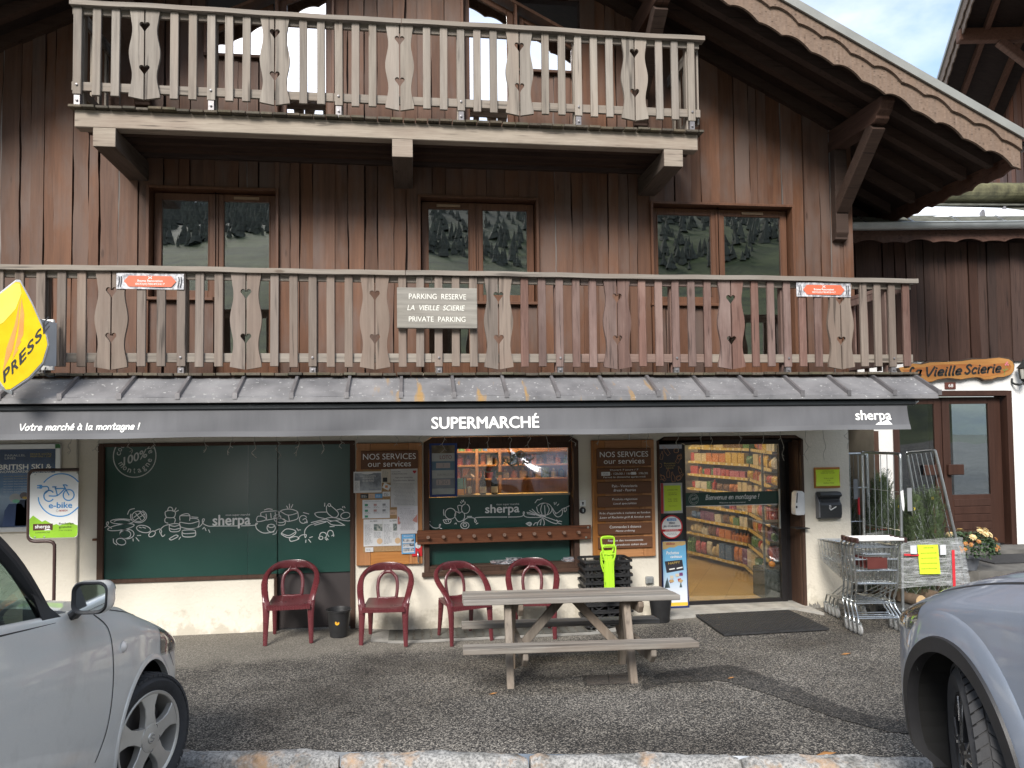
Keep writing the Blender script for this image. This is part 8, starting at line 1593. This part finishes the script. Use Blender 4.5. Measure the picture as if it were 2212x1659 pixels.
# ---------------------------------------------------------------- cars
def paint(name, c, fl=.5):
    m, nt, b = new(name); v = coords(nt, (1, 1, 1), False); n = noise(nt, v, 900, 1); r = ramp(nt, tuple(x * .9 for x in c), tuple(min(1, x * 1.1) for x in c), .3, .7); nt.links.new(n.outputs[0], r.inputs[0])
    d = noise(nt, v, 5, 7, .7); rd = ramp(nt, (0,) * 3, (1,) * 3, .52, .75); nt.links.new(d.outputs[0], rd.inputs[0]); k = nt.nodes.new('ShaderNodeMath'); k.operation = 'MULTIPLY'; k.inputs[1].default_value = .22; nt.links.new(rd.outputs[0], k.inputs[0])
    nt.links.new(mixc(nt, k.outputs[0], r.outputs[0], (.33, .31, .28)), b.inputs['Base Color']); b.inputs['Metallic'].default_value = fl; b.inputs['Roughness'].default_value = .38; b.inputs['Coat Weight'].default_value = .9; b.inputs['Coat Roughness'].default_value = .05; return m
TYRE = M('tyre_rubber', (.030, .030, .032), .75, 0, .25, 14, .2, 60); WELL = M('wheel_well', (.012, .012, .012), .85); SEAM = M('panel_gap', (.02, .02, .022), .7); TRIM = M('black_trim', (.020, .020, .022), .5, 0, .15, 10, .1, 200)
CGLASS = glass('car_glass', .10, (.62, .74, .70), edge=.5); LENS = glass('headlight_lens', .16, (.85, .88, .9)); DASH = M('dashboard_grey', (.05, .055, .06), .7); SEATF = M('car_seat', (.06, .06, .065), .9)
def lerp_tab(tab, x):
    n = len(tab)
    if x <= tab[0][0]: return tab[0][1:]
    for i in range(n - 1):
        a, b = tab[i], tab[i + 1]
        if x <= b[0]:
            t = (x - a[0]) / (b[0] - a[0]); p, q = tab[max(i - 1, 0)], tab[min(i + 2, n - 1)]; out = []
            for k in range(1, len(a)):
                ma = (b[k] - p[k]) / (b[0] - p[0]) if b[0] > p[0] else 0; mb_ = (q[k] - a[k]) / (q[0] - a[0]) if q[0] > a[0] else 0; h = b[0] - a[0]
                if (b[k] - a[k]) * ma <= 0: ma = 0
                if (b[k] - a[k]) * mb_ <= 0: mb_ = 0
                out.append((2 * t ** 3 - 3 * t * t + 1) * a[k] + (t ** 3 - 2 * t * t + t) * h * ma + (-2 * t ** 3 + 3 * t * t) * b[k] + (t ** 3 - t * t) * h * mb_)
            return out
    return tab[-1][1:]
class Car:
    """x forward from the front axle, y to the left, z up; stations: x, half width, bottom, shoulder z, shoulder y, centre z"""
    def __init__(s, tab, xcab, cabz, arch, well=.30):
        s.tab, s.xcab, s.cabz, s.arch = tab, xcab, cabz, arch
    def section(s, x):
        w, zb, zs, ys, zc = lerp_tab(s.tab, x); h = zs - zb
        P = [(w * .88, zb), (w * .965, zb + .07 * h), (w * .992, zb + .30 * h), (w, zb + .52 * h), (w * .99, zb + .74 * h), (w * .965, zb + .90 * h), (ys, zs)]
        if x < s.xcab: P += [(ys - .05, zs - .012), (ys - .075, zs - .10), (ys - .09, s.cabz), (ys * .4, s.cabz), (0, s.cabz)]
        else: P += [(ys - .05, zs + .25 * (zc - zs)), (ys - .15, zs + .5 * (zc - zs)), (ys * .62, zs + .78 * (zc - zs)), (ys * .3, zc - .004), (0, zc)]
        return [tuple(p) for p in crv([Vector(p) for p in P], 6)]
    def ysurf(s, x, z):
        c = s.section(x)[:37]
        for a, b in zip(c, c[1:]):
            if a[1] <= z <= b[1]: t = (z - a[1]) / max(b[1] - a[1], 1e-6); return a[0] + (b[0] - a[0]) * t
        return c[-1][0] if z > c[-1][1] else c[0][0]
    def body(s, root, mat_, inner):
        x0, x1 = s.tab[0][0], s.tab[-1][0]; nx = int((x1 - x0) / .024); xs = [x0 + (x1 - x0) * i / nx for i in range(nx + 1)]; secs = [s.section(x) for x in xs]; m = len(secs[0])
        verts, faces, fm = [], [], []; ra = [(0, s.arch[1], s.arch[2]), (s.arch[3], s.arch[1], s.arch[2])]
        for sg in (1, -1):
            o = len(verts); fl = {}
            for i, x in enumerate(xs):
                for j, (y, z) in enumerate(secs[i]):
                    verts.append((x, y * sg, z)); fl[(i, j)] = next((q for q in ra if j <= 34 and math.hypot(x - q[0], z - q[1]) < q[2] + .004), None)
            for i in range(nx):
                for j in range(m - 1):
                    q = [(i, j), (i + 1, j), (i + 1, j + 1), (i, j + 1)]; hit = [fl[k] for k in q if fl[k]]
                    if hit:
                        ax, az, ar = hit[0]
                        for k in q:
                            if not fl[k]:
                                x, z = xs[k[0]], secs[k[0]][k[1]][1]; d = math.hypot(x - ax, z - az); px, pz = ax + (x - ax) * ar / d, az + (z - az) * ar / d
                                verts[o + k[0] * m + k[1]] = (px, s.ysurf(px, pz) * sg, pz)
                        continue
                    ids = [o + a * m + b for a, b in q]; faces.append(ids if sg > 0 else ids[::-1]); fm.append(1 if xs[i] < s.xcab and j >= 41 else 0)
        b = MB(); b.v, b.f, b.m = verts, [tuple(f) for f in faces], fm
        me_o = b.build('body', [mat_, inner], root, smooth=48)
        bm = bmesh.new(); bm.from_mesh(me_o.data); bmesh.ops.remove_doubles(bm, verts=bm.verts, dist=.0008); bmesh.ops.recalc_face_normals(bm, faces=bm.faces); bm.to_mesh(me_o.data); bm.free(); me_o.data.set_sharp_from_angle(angle=rad(48))
        for ax in (0, s.arch[3]):      # wheel wells
            for sg in (1, -1):
                b = MB(); r = s.arch[2]; n = 26
                for i in range(n):
                    a0, a1 = -.5 + (PI + 1.) * i / n, -.5 + (PI + 1.) * (i + 1) / n; q = []
                    for a in (a0, a1):
                        x, z = ax + r * math.cos(a), s.arch[1] + r * math.sin(a); y = s.ysurf(x, z) - .002; q.append([(x, y * sg, z), (x + .0 * r, (y - .03) * sg, z), (ax + (r + .03) * math.cos(a), (y - .04) * sg, s.arch[1] + (r + .03) * math.sin(a)), (ax + (r + .03) * math.cos(a), .36 * sg, s.arch[1] + (r + .03) * math.sin(a))])
                    for k in range(3): b.quad(q[0][k], q[1][k], q[1][k + 1], q[0][k + 1])
                b.slab([(ax - r - .05, .12), (ax + r + .05, .12), (ax + r + .05, s.arch[1] + r + .05), (ax - r - .05, s.arch[1] + r + .05)], .355 * sg, .36 * sg); b.build('wheel_well', WELL, root)
    def seam(s, root, pts, w=.007, sg=(1, -1), name='panel_gap', m=None, off=.0015):
        for g in sg:
            b = MB(); P = crv([Vector(p) for p in pts], 6) if len(pts) > 2 else [Vector(p) for p in pts]; vs = []
            for i, p in enumerate(P):
                t = (P[min(i + 1, len(P) - 1)] - P[max(i - 1, 0)]).normalized(); n_ = Vector((-t.y, t.x)) * w / 2
                for q in (p + n_, p - n_): vs.append((q.x, (s.ysurf(q.x, q.y) + off) * g, q.y))
            b.add(vs, [(2 * i, 2 * i + 1, 2 * i + 3, 2 * i + 2) for i in range(len(P) - 1)]); b.build(name, m or SEAM, root)
    def patch(s, root, name, m, x0, x1, zlo, zhi, sg=(1, -1), nx=16, nz=8, off=.004):
        for g in sg: b = MB(); b.grid(lambda u, v_: (lambda x: (lambda z: (x, (s.ysurf(x, z) + off) * g, z))(zlo(x) + (zhi(x) - zlo(x)) * v_))(x0 + (x1 - x0) * u), nx, nz); b.build(name, m, root, smooth=True)
    def archband(s, root, w, m, t=.012, r0=0):
        for ax in (0, s.arch[3]):
            for g in (1, -1):
                b = MB(); n = 44; vs = []
                for i in range(n + 1):
                    a = -.42 + (PI + .84) * i / n
                    for rr_, o in ((s.arch[2] - .004 + r0, -.03), (s.arch[2] - .004 + r0, t), (s.arch[2] + w * .85, t), (s.arch[2] + w, .0)): x, z = ax + rr_ * math.cos(a), s.arch[1] + rr_ * math.sin(a); vs.append((x, (s.ysurf(x, max(z, .2)) + o) * g, z))
                b.add(vs, [(i * 4 + k, i * 4 + 4 + k, i * 4 + 5 + k, i * 4 + 1 + k) for i in range(n) for k in range(3)]); b.build('arch_cladding', m, root, smooth=50)
def wheel(root, x, y, R, W_, rimr, sg, steer, kind):
    w = bpy.data.objects.new('wheel', None); COL.objects.link(w); w.parent = root; WL[w] = Vector(); w.location = (x, y, R); w.rotation_euler = (0, 0, steer + (0 if sg < 0 else PI)); h = W_ / 2
    # local: outer face towards -y
    b = MB(); sh_ = R - rimr; b.lathe([(rimr, -h * .78), (rimr + sh_ * .25, -h * .98), (rimr + sh_ * .6, -h * 1.02), (R - .028, -h * .90), (R - .006, -h * .76), (R - .002, -h * .4), (R, 0), (R - .002, h * .4), (R - .006, h * .76), (R - .03, h * .9), (rimr, h * .8)], n=64, axis='y')
    nb_ = 52
    for row, (y0, y1, ph) in enumerate(((-h * .90, -h * .50, 0), (-h * .45, -h * .06, .5), (-h * .0, h * .38, 0), (h * .43, h * .90, .5))):
        for k in range(nb_):
            a0, a1 = 2 * PI * (k + ph) / nb_, 2 * PI * (k + ph + .80) / nb_; s_ = .016 * (1 if row in (0, 2) else -1); e0 = -.010 if row in (0, 3) else 0; vs = []
            for rr_ in (R - .008, R + .0065):
                for aa, yy, oo in ((a0, y0, 0), (a1, y0, 0), (a1, y1, s_ / R * 2), (a0, y1, s_ / R * 2)): r2__ = rr_ + (e0 if (row == 0 and yy == y0) or (row == 3 and yy == y1) else 0); vs.append((r2__ * math.cos(aa + oo), yy, r2__ * math.sin(aa + oo)))
            b.add(vs, [(3, 2, 1, 0), (4, 5, 6, 7), (0, 1, 5, 4), (1, 2, 6, 5), (2, 3, 7, 6), (3, 0, 4, 7)])
    b.build('tyre', TYRE, w, smooth=35)
    b = MB(); f = -h * .78; b.lathe([(rimr + .004, f - .006), (rimr + .001, f - .012), (rimr - .016, f - .006), (rimr - .022, f + .03), (rimr - .03, f + .10), (rimr - .03, h * .6)], n=48, axis='y'); ALLOY = M('brushed_alloy', (.56, .54, .50), .4, .6, .12, 6) if kind == 0 else M('black_alloy', (.025, .025, .027), .3, .4)
    pr = lambda pts, y0, y1: b.prism(pts, lambda a, c: (a, y0, c), lambda a, c: (a, y1, c))
    for k in range(5):
        a = 2 * PI * k / 5 + .35; c_, d_ = math.cos(a), math.sin(a); rot = lambda r, t_: (r * c_ - t_ * d_, r * d_ + t_ * c_)
        if kind == 0: L_ = [(.045, .05), (.08, .043), (.12, .036), (.165, .040), (rimr - .035, .062), (rimr - .012, .095)]
        else: L_ = [(.04, .035), (.10, .022), (.16, .024), (rimr - .012, .055)]
        P = [rot(r, t_) for r, t_ in L_] + [rot(r, -t_) for r, t_ in L_[::-1]]; b.prism(P, lambda a_, c2_: (a_, f - .004 - .012 * (1 - math.hypot(a_, c2_) / rimr), c2_), lambda a_, c2_: (a_, f + .03, c2_))
    b.lathe([(0, f - .018), (.05, f - .017), (.075, f - .013), (.085, f + .02)], n=30, axis='y'); b.build('rim', ALLOY, w, smooth=30, bevel=.003)
    if kind == 1:
        b = MB()
        for k in range(5):
            a = 2 * PI * k / 5 + .35; c_, d_ = math.cos(a), math.sin(a)
            for t_ in (-1, 1):
                for (r0, t0), (r1, t1) in (((.07, .016), (.15, .014)), ((.15, .014), (rimr - .02, .045))): b.beam((r0 * c_ - t_ * t0 * d_, f - .017, r0 * d_ + t_ * t0 * c_), (r1 * c_ - t_ * t1 * d_, f - .012, r1 * d_ + t_ * t1 * c_), .012, .006, (0, 1, 0))
        b.build('polished_spoke_edge', M('polished_alloy', (.62, .61, .60), .2, .9), w)
    b = MB(); b.lathe([(0, f + .07), (rimr - .06, f + .07)], n=30, axis='y'); b.build('brake_disc', M('brake_disc', (.10, .09, .085), .5, .6, .3, 8), w); b = MB(); b.lathe([(0, h * .5), (rimr - .028, h * .5)], n=24, axis='y'); b.build('inner_dish', WELL, w)
    b = MB()
    for k in range(5): a = 2 * PI * k / 5 + .35 + PI / 5; b.lathe([(0, f - .014), (.010, f - .013), (.010, f), (.017, f - .0155)], (.058 * math.cos(a), 0, .058 * math.sin(a)), 10, 'y')
    b.build('wheel_nut', M('wheel_nut', (.12, .115, .11), .5, .6), w)
    b = MB(); b.lathe([(0, f - .024), (.026, f - .022), (.031, f - .016)], n=20, axis='y'); b.build('hub_cap', ALLOY, w, smooth=40)
    if kind == 0: b = MB(); b.ribbon([(.016, .012), (.0, .017), (-.015, .006), (.002, .0), (.015, -.006), (0, -.017), (-.016, -.012)], .005, f - .0245, smooth=False); b.build('hub_emblem', M('emblem_grey', (.16, .16, .16), .4), w)
    return w
def bar(root, name, m, pts, w, h, upv):
    b = MB(); P = cr3(pts, 6) if len(pts) > 2 else [Vector(p) for p in pts]; vs = []; n = len(P); up_ = Vector(upv)
    for i, p in enumerate(P):
        t = (P[min(i + 1, n - 1)] - P[max(i - 1, 0)]).normalized(); a = t.cross(up_).normalized() * w / 2; c_ = a.cross(t).normalized() * h / 2
        vs += [p - a - c_, p + a - c_, p + a + c_, p - a + c_]
    b.add(vs, [(i * 4 + k, i * 4 + (k + 1) % 4, i * 4 + 4 + (k + 1) % 4, i * 4 + 4 + k) for i in range(n - 1) for k in range(4)] + [(3, 2, 1, 0), tuple((n - 1) * 4 + k for k in range(4))]); return b.build(name, m, root, smooth=60, bevel=.008)
def mirror_(root, x, y, z, sg, pm):
    q = bpy.data.objects.new('wing_mirror', None); COL.objects.link(q); q.parent = root; WL[q] = Vector()
    sec = [(0, 1.0), (.03, 1.03), (.08, .98), (.125, .80), (.15, .45), (.155, .02)]      # depth forward, scale
    P = rr(-.078, .078, -.072, .072, .042, 6); n = len(P); b = MB(); vs = [(x + d, y + (u * k) * sg, z + v_ * k) for d, k in sec for u, v_ in P]
    b.add(vs, [(i * n + j, i * n + (j + 1) % n, (i + 1) * n + (j + 1) % n, (i + 1) * n + j) for i in range(len(sec) - 1) for j in range(n)]); b.build('mirror_shell', pm, q, smooth=True)
    b = MB(); Q = [(u * .80, v_ * .78) for u, v_ in P]; b.add([(x - .001, y + u * sg, z + v_) for u, v_ in P] + [(x - .012, y + u * .93 * sg, z + v_ * .92) for u, v_ in P] + [(x + .012, y + u * sg, z + v_) for u, v_ in Q], [(j, (j + 1) % n, n + (j + 1) % n, n + j) for j in range(n)] + [(n + j, n + (j + 1) % n, 2 * n + (j + 1) % n, 2 * n + j) for j in range(n)]); b.build('mirror_housing', TRIM, q, smooth=50)
    b = MB(); b.add([(x + .010 + .012 * u * 4 * .25, y + u * sg, z + v_) for u, v_ in Q], [tuple(range(n))]); b.build('mirror_glass', M('mirror_silver', (.75, .78, .78), .02, 1., .0), q)
    b = MB(); b.hexa([(x + .02, y - .06 * sg, z - .07), (x + .11, y - .06 * sg, z - .07), (x + .11, y - .06 * sg, z - .03), (x + .02, y - .06 * sg, z - .03)], [(x + .04, y - .14 * sg, z - .15), (x + .13, y - .14 * sg, z - .15), (x + .13, y - .14 * sg, z - .09), (x + .04, y - .14 * sg, z - .09)]); b.build('mirror_foot', TRIM, q, bevel=.01)
def cabin(c, root, base, top, xr, zr, wr, wtop, belt, pm, xb):
    """base: windscreen foot (x, y, z); top: windscreen head (x, y, z); roof back to xr"""
    for g in (1, -1):
        bar(root, 'windscreen_pillar', TRIM, [(base[0] + .02, base[1] * g, base[2] - .02), (base[0] * .6 + top[0] * .4, (base[1] * .62 + top[1] * .38 + .012) * g, base[2] * .60 + top[2] * .40 + .035), (top[0], top[1] * g, top[2])], .06, .05, (0, g, .6))
        bar(root, 'roof_rail', pm, [(top[0], top[1] * g, top[2]), ((top[0] + xr) / 2, (wtop + .01) * g, zr + .015), (xr, wr * g, zr - .05)], .07, .06, (0, g, .6))
        yb = c.ysurf(xb, belt(xb)); bar(root, 'door_pillar', TRIM, [(xb - .05, (wtop + .0) * g, zr - .01), (xb, (yb - .03) * g, belt(xb) - .02)], .10, .045, (0, g, .1))
        bar(root, 'rear_pillar', pm, [(xr + .1, wr * g, zr - .06), (xr - .35, (yb - .06) * g, belt(xr) - .02)], .30, .06, (0, g, .3))
        b = MB(); x0, x1 = base[0] - .06, xb
        def sg_(u, v_):
            xbq = x1 + (x0 - x1) * u; yq = c.ysurf(xbq, belt(xbq)) - .035; tp_ = (base[2] + (top[2] - base[2]) * max(0, min(1, (base[0] - xbq) / (base[0] - top[0])))) if xbq > top[0] else zr - .01; k = (tp_ - belt(xbq)) * v_; inw = (c.ysurf(xbq, belt(xbq)) - .035 - wtop) * (k / (zr - belt(xbq)))
            return (xbq, (yq - inw) * g, belt(xbq) - .03 + k + .03 * v_)
        b.grid(sg_, 12, 6); b.build('side_window', CGLASS, root, smooth=True)
        b = MB(); xq0, xq1 = xr - .2, xb - .05; b.grid(lambda u, v_: (lambda x: (x, (c.ysurf(x, belt(x)) - .035 - (c.ysurf(x, belt(x)) - .035 - wtop) * v_) * g, belt(x) - .03 + (zr - .02 - belt(x) + .03) * v_))(xq0 + (xq1 - xq0) * u), 6, 4); b.build('side_window', CGLASS, root, smooth=True)
        P = [(x_, belt(x_)) for x_ in (base[0] - .02, base[0] - .25, base[0] - .5, xb, xb - .4, xr)]; b = MB(); vs = []
        for x_, z_ in P: y_ = c.ysurf(x_, z_) + .003; vs += [(x_, y_ * g, z_ - .035), (x_, (y_ + .002) * g, z_ - .012), (x_, (y_ - .04) * g, z_ + .006)]
        b.add(vs, [(3 * i + k, 3 * i + 3 + k, 3 * i + 4 + k, 3 * i + 1 + k) for i in range(len(P) - 1) for k in range(2)]); b.build('window_seal', TRIM, root)
    b = MB(); b.grid(lambda u, v_: (top[0] + (xr - top[0]) * u + .05 * (1 - (2 * v_ - 1) ** 2) * (1 - u), (wtop + (top[1] - wtop) * (1 - u)) * (2 * v_ - 1), zr + .05 * (1 - (2 * v_ - 1) ** 2) * math.sin(PI * min(1, .25 + u * .7)) - .02 * abs(2 * u - 1) ** 3 - (zr - top[2]) * (1 - u) ** 3), 16, 14); b.build('roof_panel', pm, root, smooth=True)
    b = MB(); b.grid(lambda u, v_: (base[0] + (top[0] - base[0]) * u + (.20 * (1 - u) + .05 * u) * (1 - (2 * v_ - 1) ** 2), (base[1] + (top[1] - base[1]) * u) * (2 * v_ - 1), base[2] + (top[2] + .03 * (1 - (2 * v_ - 1) ** 2) - base[2]) * u), 8, 14); b.build('windscreen', CGLASS, root, smooth=True)
    b = MB(); b.grid(lambda u, v_: (xr - .5 * u, wr * (1 - .0 * u) * (2 * v_ - 1), zr - .03 - (zr - belt(xr)) * u), 4, 6); b.build('rear_window', CGLASS, root, smooth=True)
    b = MB(); b.grid(lambda u, v_: (base[0] + .05 - .45 * u + .18 * (1 - (2 * v_ - 1) ** 2) * (1 - u), (base[1] - .05) * (2 * v_ - 1), base[2] - .035 + .03 * math.sin(PI * u) - .10 * max(0, u - .7)), 8, 10); b.grid(lambda u, v_: (base[0] - .40, (base[1] - .06) * (2 * u - 1), base[2] - .06 - .35 * v_), 4, 2); b.build('dashboard', DASH, root, smooth=True)
    for g in (1, -1):
        b = MB(); b.grid(lambda u, v_: (xb + .12 - .12 * v_ + .06 * math.sin(PI * u), g * .36 + .24 * (2 * u - 1) * (1 - .25 * v_ ** 3), c.cabz + .08 + .62 * v_), 8, 8); b.grid(lambda u, v_: (xb + .14 + .45 * v_, g * .36 + .25 * (2 * u - 1), c.cabz + .12 + .05 * v_ + .02 * math.sin(PI * u)), 6, 6); b.build('seat', SEATF, root, smooth=True)
    sw = MB(); cx_, cy_, cz_2 = base[0] - .55, .36, base[2] - .02; R_w = .185
    sw.tube([(cx_ + R_w * math.sin(a) * .38, cy_ + R_w * math.cos(a), cz_2 + R_w * math.sin(a) * .92) for a in [2 * PI * i / 32 for i in range(33)]], .015, 8); sw.lathe([(0, -.03), (.07, -.02), (.08, .01)], (cx_ + .03, cy_, cz_2), 14, 'x'); sw.beam((cx_, cy_ - R_w, cz_2), (cx_, cy_ + R_w, cz_2), .03, .02); sw.build('steering_wheel', TRIM, root, smooth=50)
# silver hatchback, left
HT = [(-3.42, .30, .45, .75, .20, .80), (-3.40, .62, .32, .95, .5, .96), (-3.30, .82, .26, 1.08, .72, 1.1), (-3.0, .90, .20, 1.19, .85, 1.2), (-1.8, .915, .18, 1.175, .865, 1.18), (-.85, .915, .18, 1.125, .855, 1.16), (-.58, .915, .18, 1.10, .845, 1.15), (-.2, .92, .18, 1.055, .80, 1.12), (.1, .912, .18, .99, .745, 1.07), (.33, .90, .19, .92, .71, 1.0), (.53, .87, .20, .84, .66, .92), (.68, .80, .21, .76, .58, .83), (.79, .69, .23, .68, .47, .73), (.87, .53, .27, .60, .33, .63), (.905, .28, .34, .53, .13, .54), (.915, .04, .42, .46, .02, .46)]
hatch = thing('silver_hatchback', 'silver hatchback parked nose in at the left edge at the kerb', 'car')
hc = Car(HT, -.80, .62, (0, .36, .385, -2.65)); HP = paint('silver_paint', (.76, .765, .74), .28); hc.body(hatch, HP, DASH); hc.archband(hatch, .028, HP, .003)
hc.seam(hatch, [(-.62, 1.088), (-.53, 1.03), (-.50, .97), (-.49, .85), (-.50, .70), (-.535, .55), (-.59, .46), (-.65, .40)], .008); hc.seam(hatch, [(-.65, .40), (-.95, .36), (-1.6, .34)], .007); hc.seam(hatch, [(-1.85, 1.16), (-1.85, .36)], .008)
hc.seam(hatch, [(.30, .76), (.40, .66), (.44, .62)], .006); hc.seam(hatch, [(-.50, 1.098), (-.2, 1.04), (.1, .975)], .006)
hc.seam(hatch, [(-2.1, .46), (-1.2, .47), (-.85, .44), (-.62, .38)], .05, name='door_crease', m=HP, off=.004)
hc.patch(hatch, 'headlight', LENS, .16, .62, lambda x: .70 + .10 * (.5 - x), lambda x: .90 - .28 * (x - .16), off=.004); hc.patch(hatch, 'headlight_bowl', M('chrome_bowl', (.6, .6, .6), .2, .9), .17, .49, lambda x: .71 + .10 * (.5 - x), lambda x: .89 - .28 * (x - .16), off=.002)
for g in (1, -1): b = MB(); y = hc.ysurf(-.37, .885); b.lathe([(0, .018), (.020, .014), (.030, .0)], (-.37, y * g, .885), 18, 'y') if g > 0 else b.lathe([(0, -.018), (.020, -.014), (.030, 0)], (-.37, -y, .885), 18, 'y'); b.build('side_indicator', M('indicator_lens', (.66, .62, .58), .2), hatch, smooth=True)
for g in (1, -1):
    y = hc.ysurf(-1.62, 1.02); b = MB(); b.tube(cr3([(-1.73, (y + .002) * g, 1.02), (-1.70, (y + .035) * g, 1.02), (-1.56, (y + .035) * g, 1.015), (-1.52, (y + .004) * g, 1.01)], 5), .017, 10); b.build('door_handle', HP, hatch, smooth=True)
beltH = lambda x: 1.115 - .055 * (x + .85) if x < -.6 else 1.10
cabin(hc, hatch, (-.98, .80, 1.16), (-1.50, .67, 1.67), -3.0, 1.73, .60, .66, beltH, HP, -1.95)
for g in (1, -1): mirror_(hatch, -.90, (.915 + .045) * g, 1.20, g, HP); b = MB(); b.add([(-.90, .862 * g, 1.10), (-1.10, .862 * g, 1.12), (-1.10, .81 * g, 1.25)], [(0, 1, 2)]); b.add([(-.90, .868 * g, 1.10), (-1.10, .868 * g, 1.12), (-1.10, .816 * g, 1.25)], [(0, 1, 2)]); b.build('mirror_triangle', TRIM, hatch)
for x, st in ((0, rad(-18)), (-2.65, 0)):
    for g in (1, -1): wheel(hatch, x, .85 * g, .335, .20, .243, g, st, 0)
# windscreen wiper cloth on the dashboard is not modelled separately: a glove lies there
b = MB(); b.tube(cr3([(-.93, -.55, 1.15), (-.96, -.48, 1.165), (-.95, -.36, 1.16), (-.98, -.25, 1.15)], 5), [.012, .02, .024, .02, .022, .02, .018, .02, .022, .02, .016, .014, .012, .012, .01, .01], 8); b.build('cleaning_cloth', M('grey_cloth', (.28, .30, .29), .9), hatch, smooth=True)
th = rad(2.5); R0 = Vector((-1.525, -4.518, .246)); rn = Vector((math.cos(th), -math.sin(th), 0))
hatch.location = R0 - rn * .84 + Vector((0, 0, .0)); hatch.rotation_euler = Matrix.Rotation(PI / 2 - th, 3, 'Z').to_4x4().to_euler(); hatch.rotation_euler[1] = rad(4.6)
# grey blue crossover, right
ST = [(-3.75, .30, .55, .9, .20, .95), (-3.72, .70, .40, 1.05, .55, 1.08), (-3.6, .90, .33, 1.2, .80, 1.22), (-3.2, .97, .26, 1.27, .90, 1.28), (-1.8, .985, .25, 1.25, .91, 1.26), (-.95, .985, .25, 1.215, .895, 1.26), (-.6, .985, .25, 1.195, .87, 1.265), (-.3, .99, .25, 1.165, .845, 1.25), (.0, .99, .25, 1.125, .82, 1.215), (.25, .98, .25, 1.075, .80, 1.16), (.45, .955, .26, 1.03, .775, 1.11), (.62, .905, .26, .985, .72, 1.055), (.74, .84, .27, .94, .65, 1.0), (.83, .755, .29, .885, .57, .935), (.90, .64, .32, .82, .46, .86), (.945, .47, .38, .75, .32, .78), (.965, .26, .46, .68, .15, .70), (.97, .04, .56, .60, .02, .60)]
suv = thing('grey_crossover', 'blue grey crossover parked nose in at the right edge with black wheel arch cladding', 'car')
sc = Car(ST, -1.0, .75, (0, .41, .425, -2.85)); SP = paint('blue_grey_paint', (.34, .385, .47), .38); sc.body(suv, SP, DASH); sc.archband(suv, .17, SP, .010, .05); sc.archband(suv, .068, TRIM, .022)
sc.patch(suv, 'sill_cladding', TRIM, -2.40, -.47, lambda x: .27, lambda x: .44, off=.010); sc.patch(suv, 'bumper_cladding', TRIM, .44, .93, lambda x: .285 + .10 * max(0, x - .7), lambda x: .50, off=.008)
sc.patch(suv, 'headlight_bowl', M('chrome_bowl', (0, 0, 0)), .27, .82, lambda x: .88 - .05 * (x - .27), lambda x: 1.01 - .22 * (x - .27) , off=.002); sc.patch(suv, 'headlight', LENS, .26, .83, lambda x: .875 - .05 * (x - .27), lambda x: 1.015 - .22 * (x - .27), off=.006)
sc.seam(suv, [(-.95, 1.205), (-.6, 1.188), (-.2, 1.148), (.15, 1.09), (.40, 1.035), (.47, 1.005), (.56, .99), (.75, .925)], .009); sc.seam(suv, [(.36, .80), (.30, .73), (.275, .70)], .007); sc.seam(suv, [(-.62, 1.17), (-.60, .9), (-.62, .45)], .008); sc.seam(suv, [(-1.75, 1.23), (-1.75, .45)], .008)
for g in (1, -1): y = sc.ysurf(-.60, 1.04); b = MB(); b.box(-.68, -.60, min(y * g, (y + .006) * g), max(y * g, (y + .006) * g), 1.02, 1.055); b.build('fender_badge', M('badge_blue', (.03, .14, .42), .3), suv, bevel=.003)
b = MB(); b.grid(lambda u, v_: (.955 + .022 * math.cos((2 * u - 1) * 1.2) - .05 * abs(2 * u - 1) ** 2, .44 * (2 * u - 1), .56 + .20 * v_), 14, 4); b.build('grille', M('gloss_black', (.012, .012, .013), .2), suv, smooth=True)
b = MB(); b.box(.975, .985, -.26, .26, .40, .51); b.build('number_plate', WHITE, suv); b = MB(); b.tube(cr3([(.93, -.42, .78), (.985, 0, .80), (.93, .42, .78)], 8), .012, 8); b.build('grille_bar', M('chrome', (.75, .75, .75), .08, 1.), suv, smooth=True)
cabin(sc, suv, (-.98, .84, 1.26), (-1.75, .68, 1.74), -3.3, 1.80, .62, .68, lambda x: 1.215 - .03 * (x + .95) if x < -.6 else 1.2, SP, -2.0)
for g in (1, -1): mirror_(suv, -1.28, (.985 + .09) * g, 1.33, g, SP)
for x, st in ((0, rad(-15)), (-2.85, 0)):
    for g in (1, -1): wheel(suv, x, .83 * g, .39, .225, .265, g, st * 1.35, 1)
th = rad(9.5); R0 = Vector((2.316, -6.013, .436)); rn = Vector((math.cos(th), -math.sin(th), 0))
suv.location = R0 + rn * .93; suv.rotation_euler = (0, rad(5), PI / 2 - th)
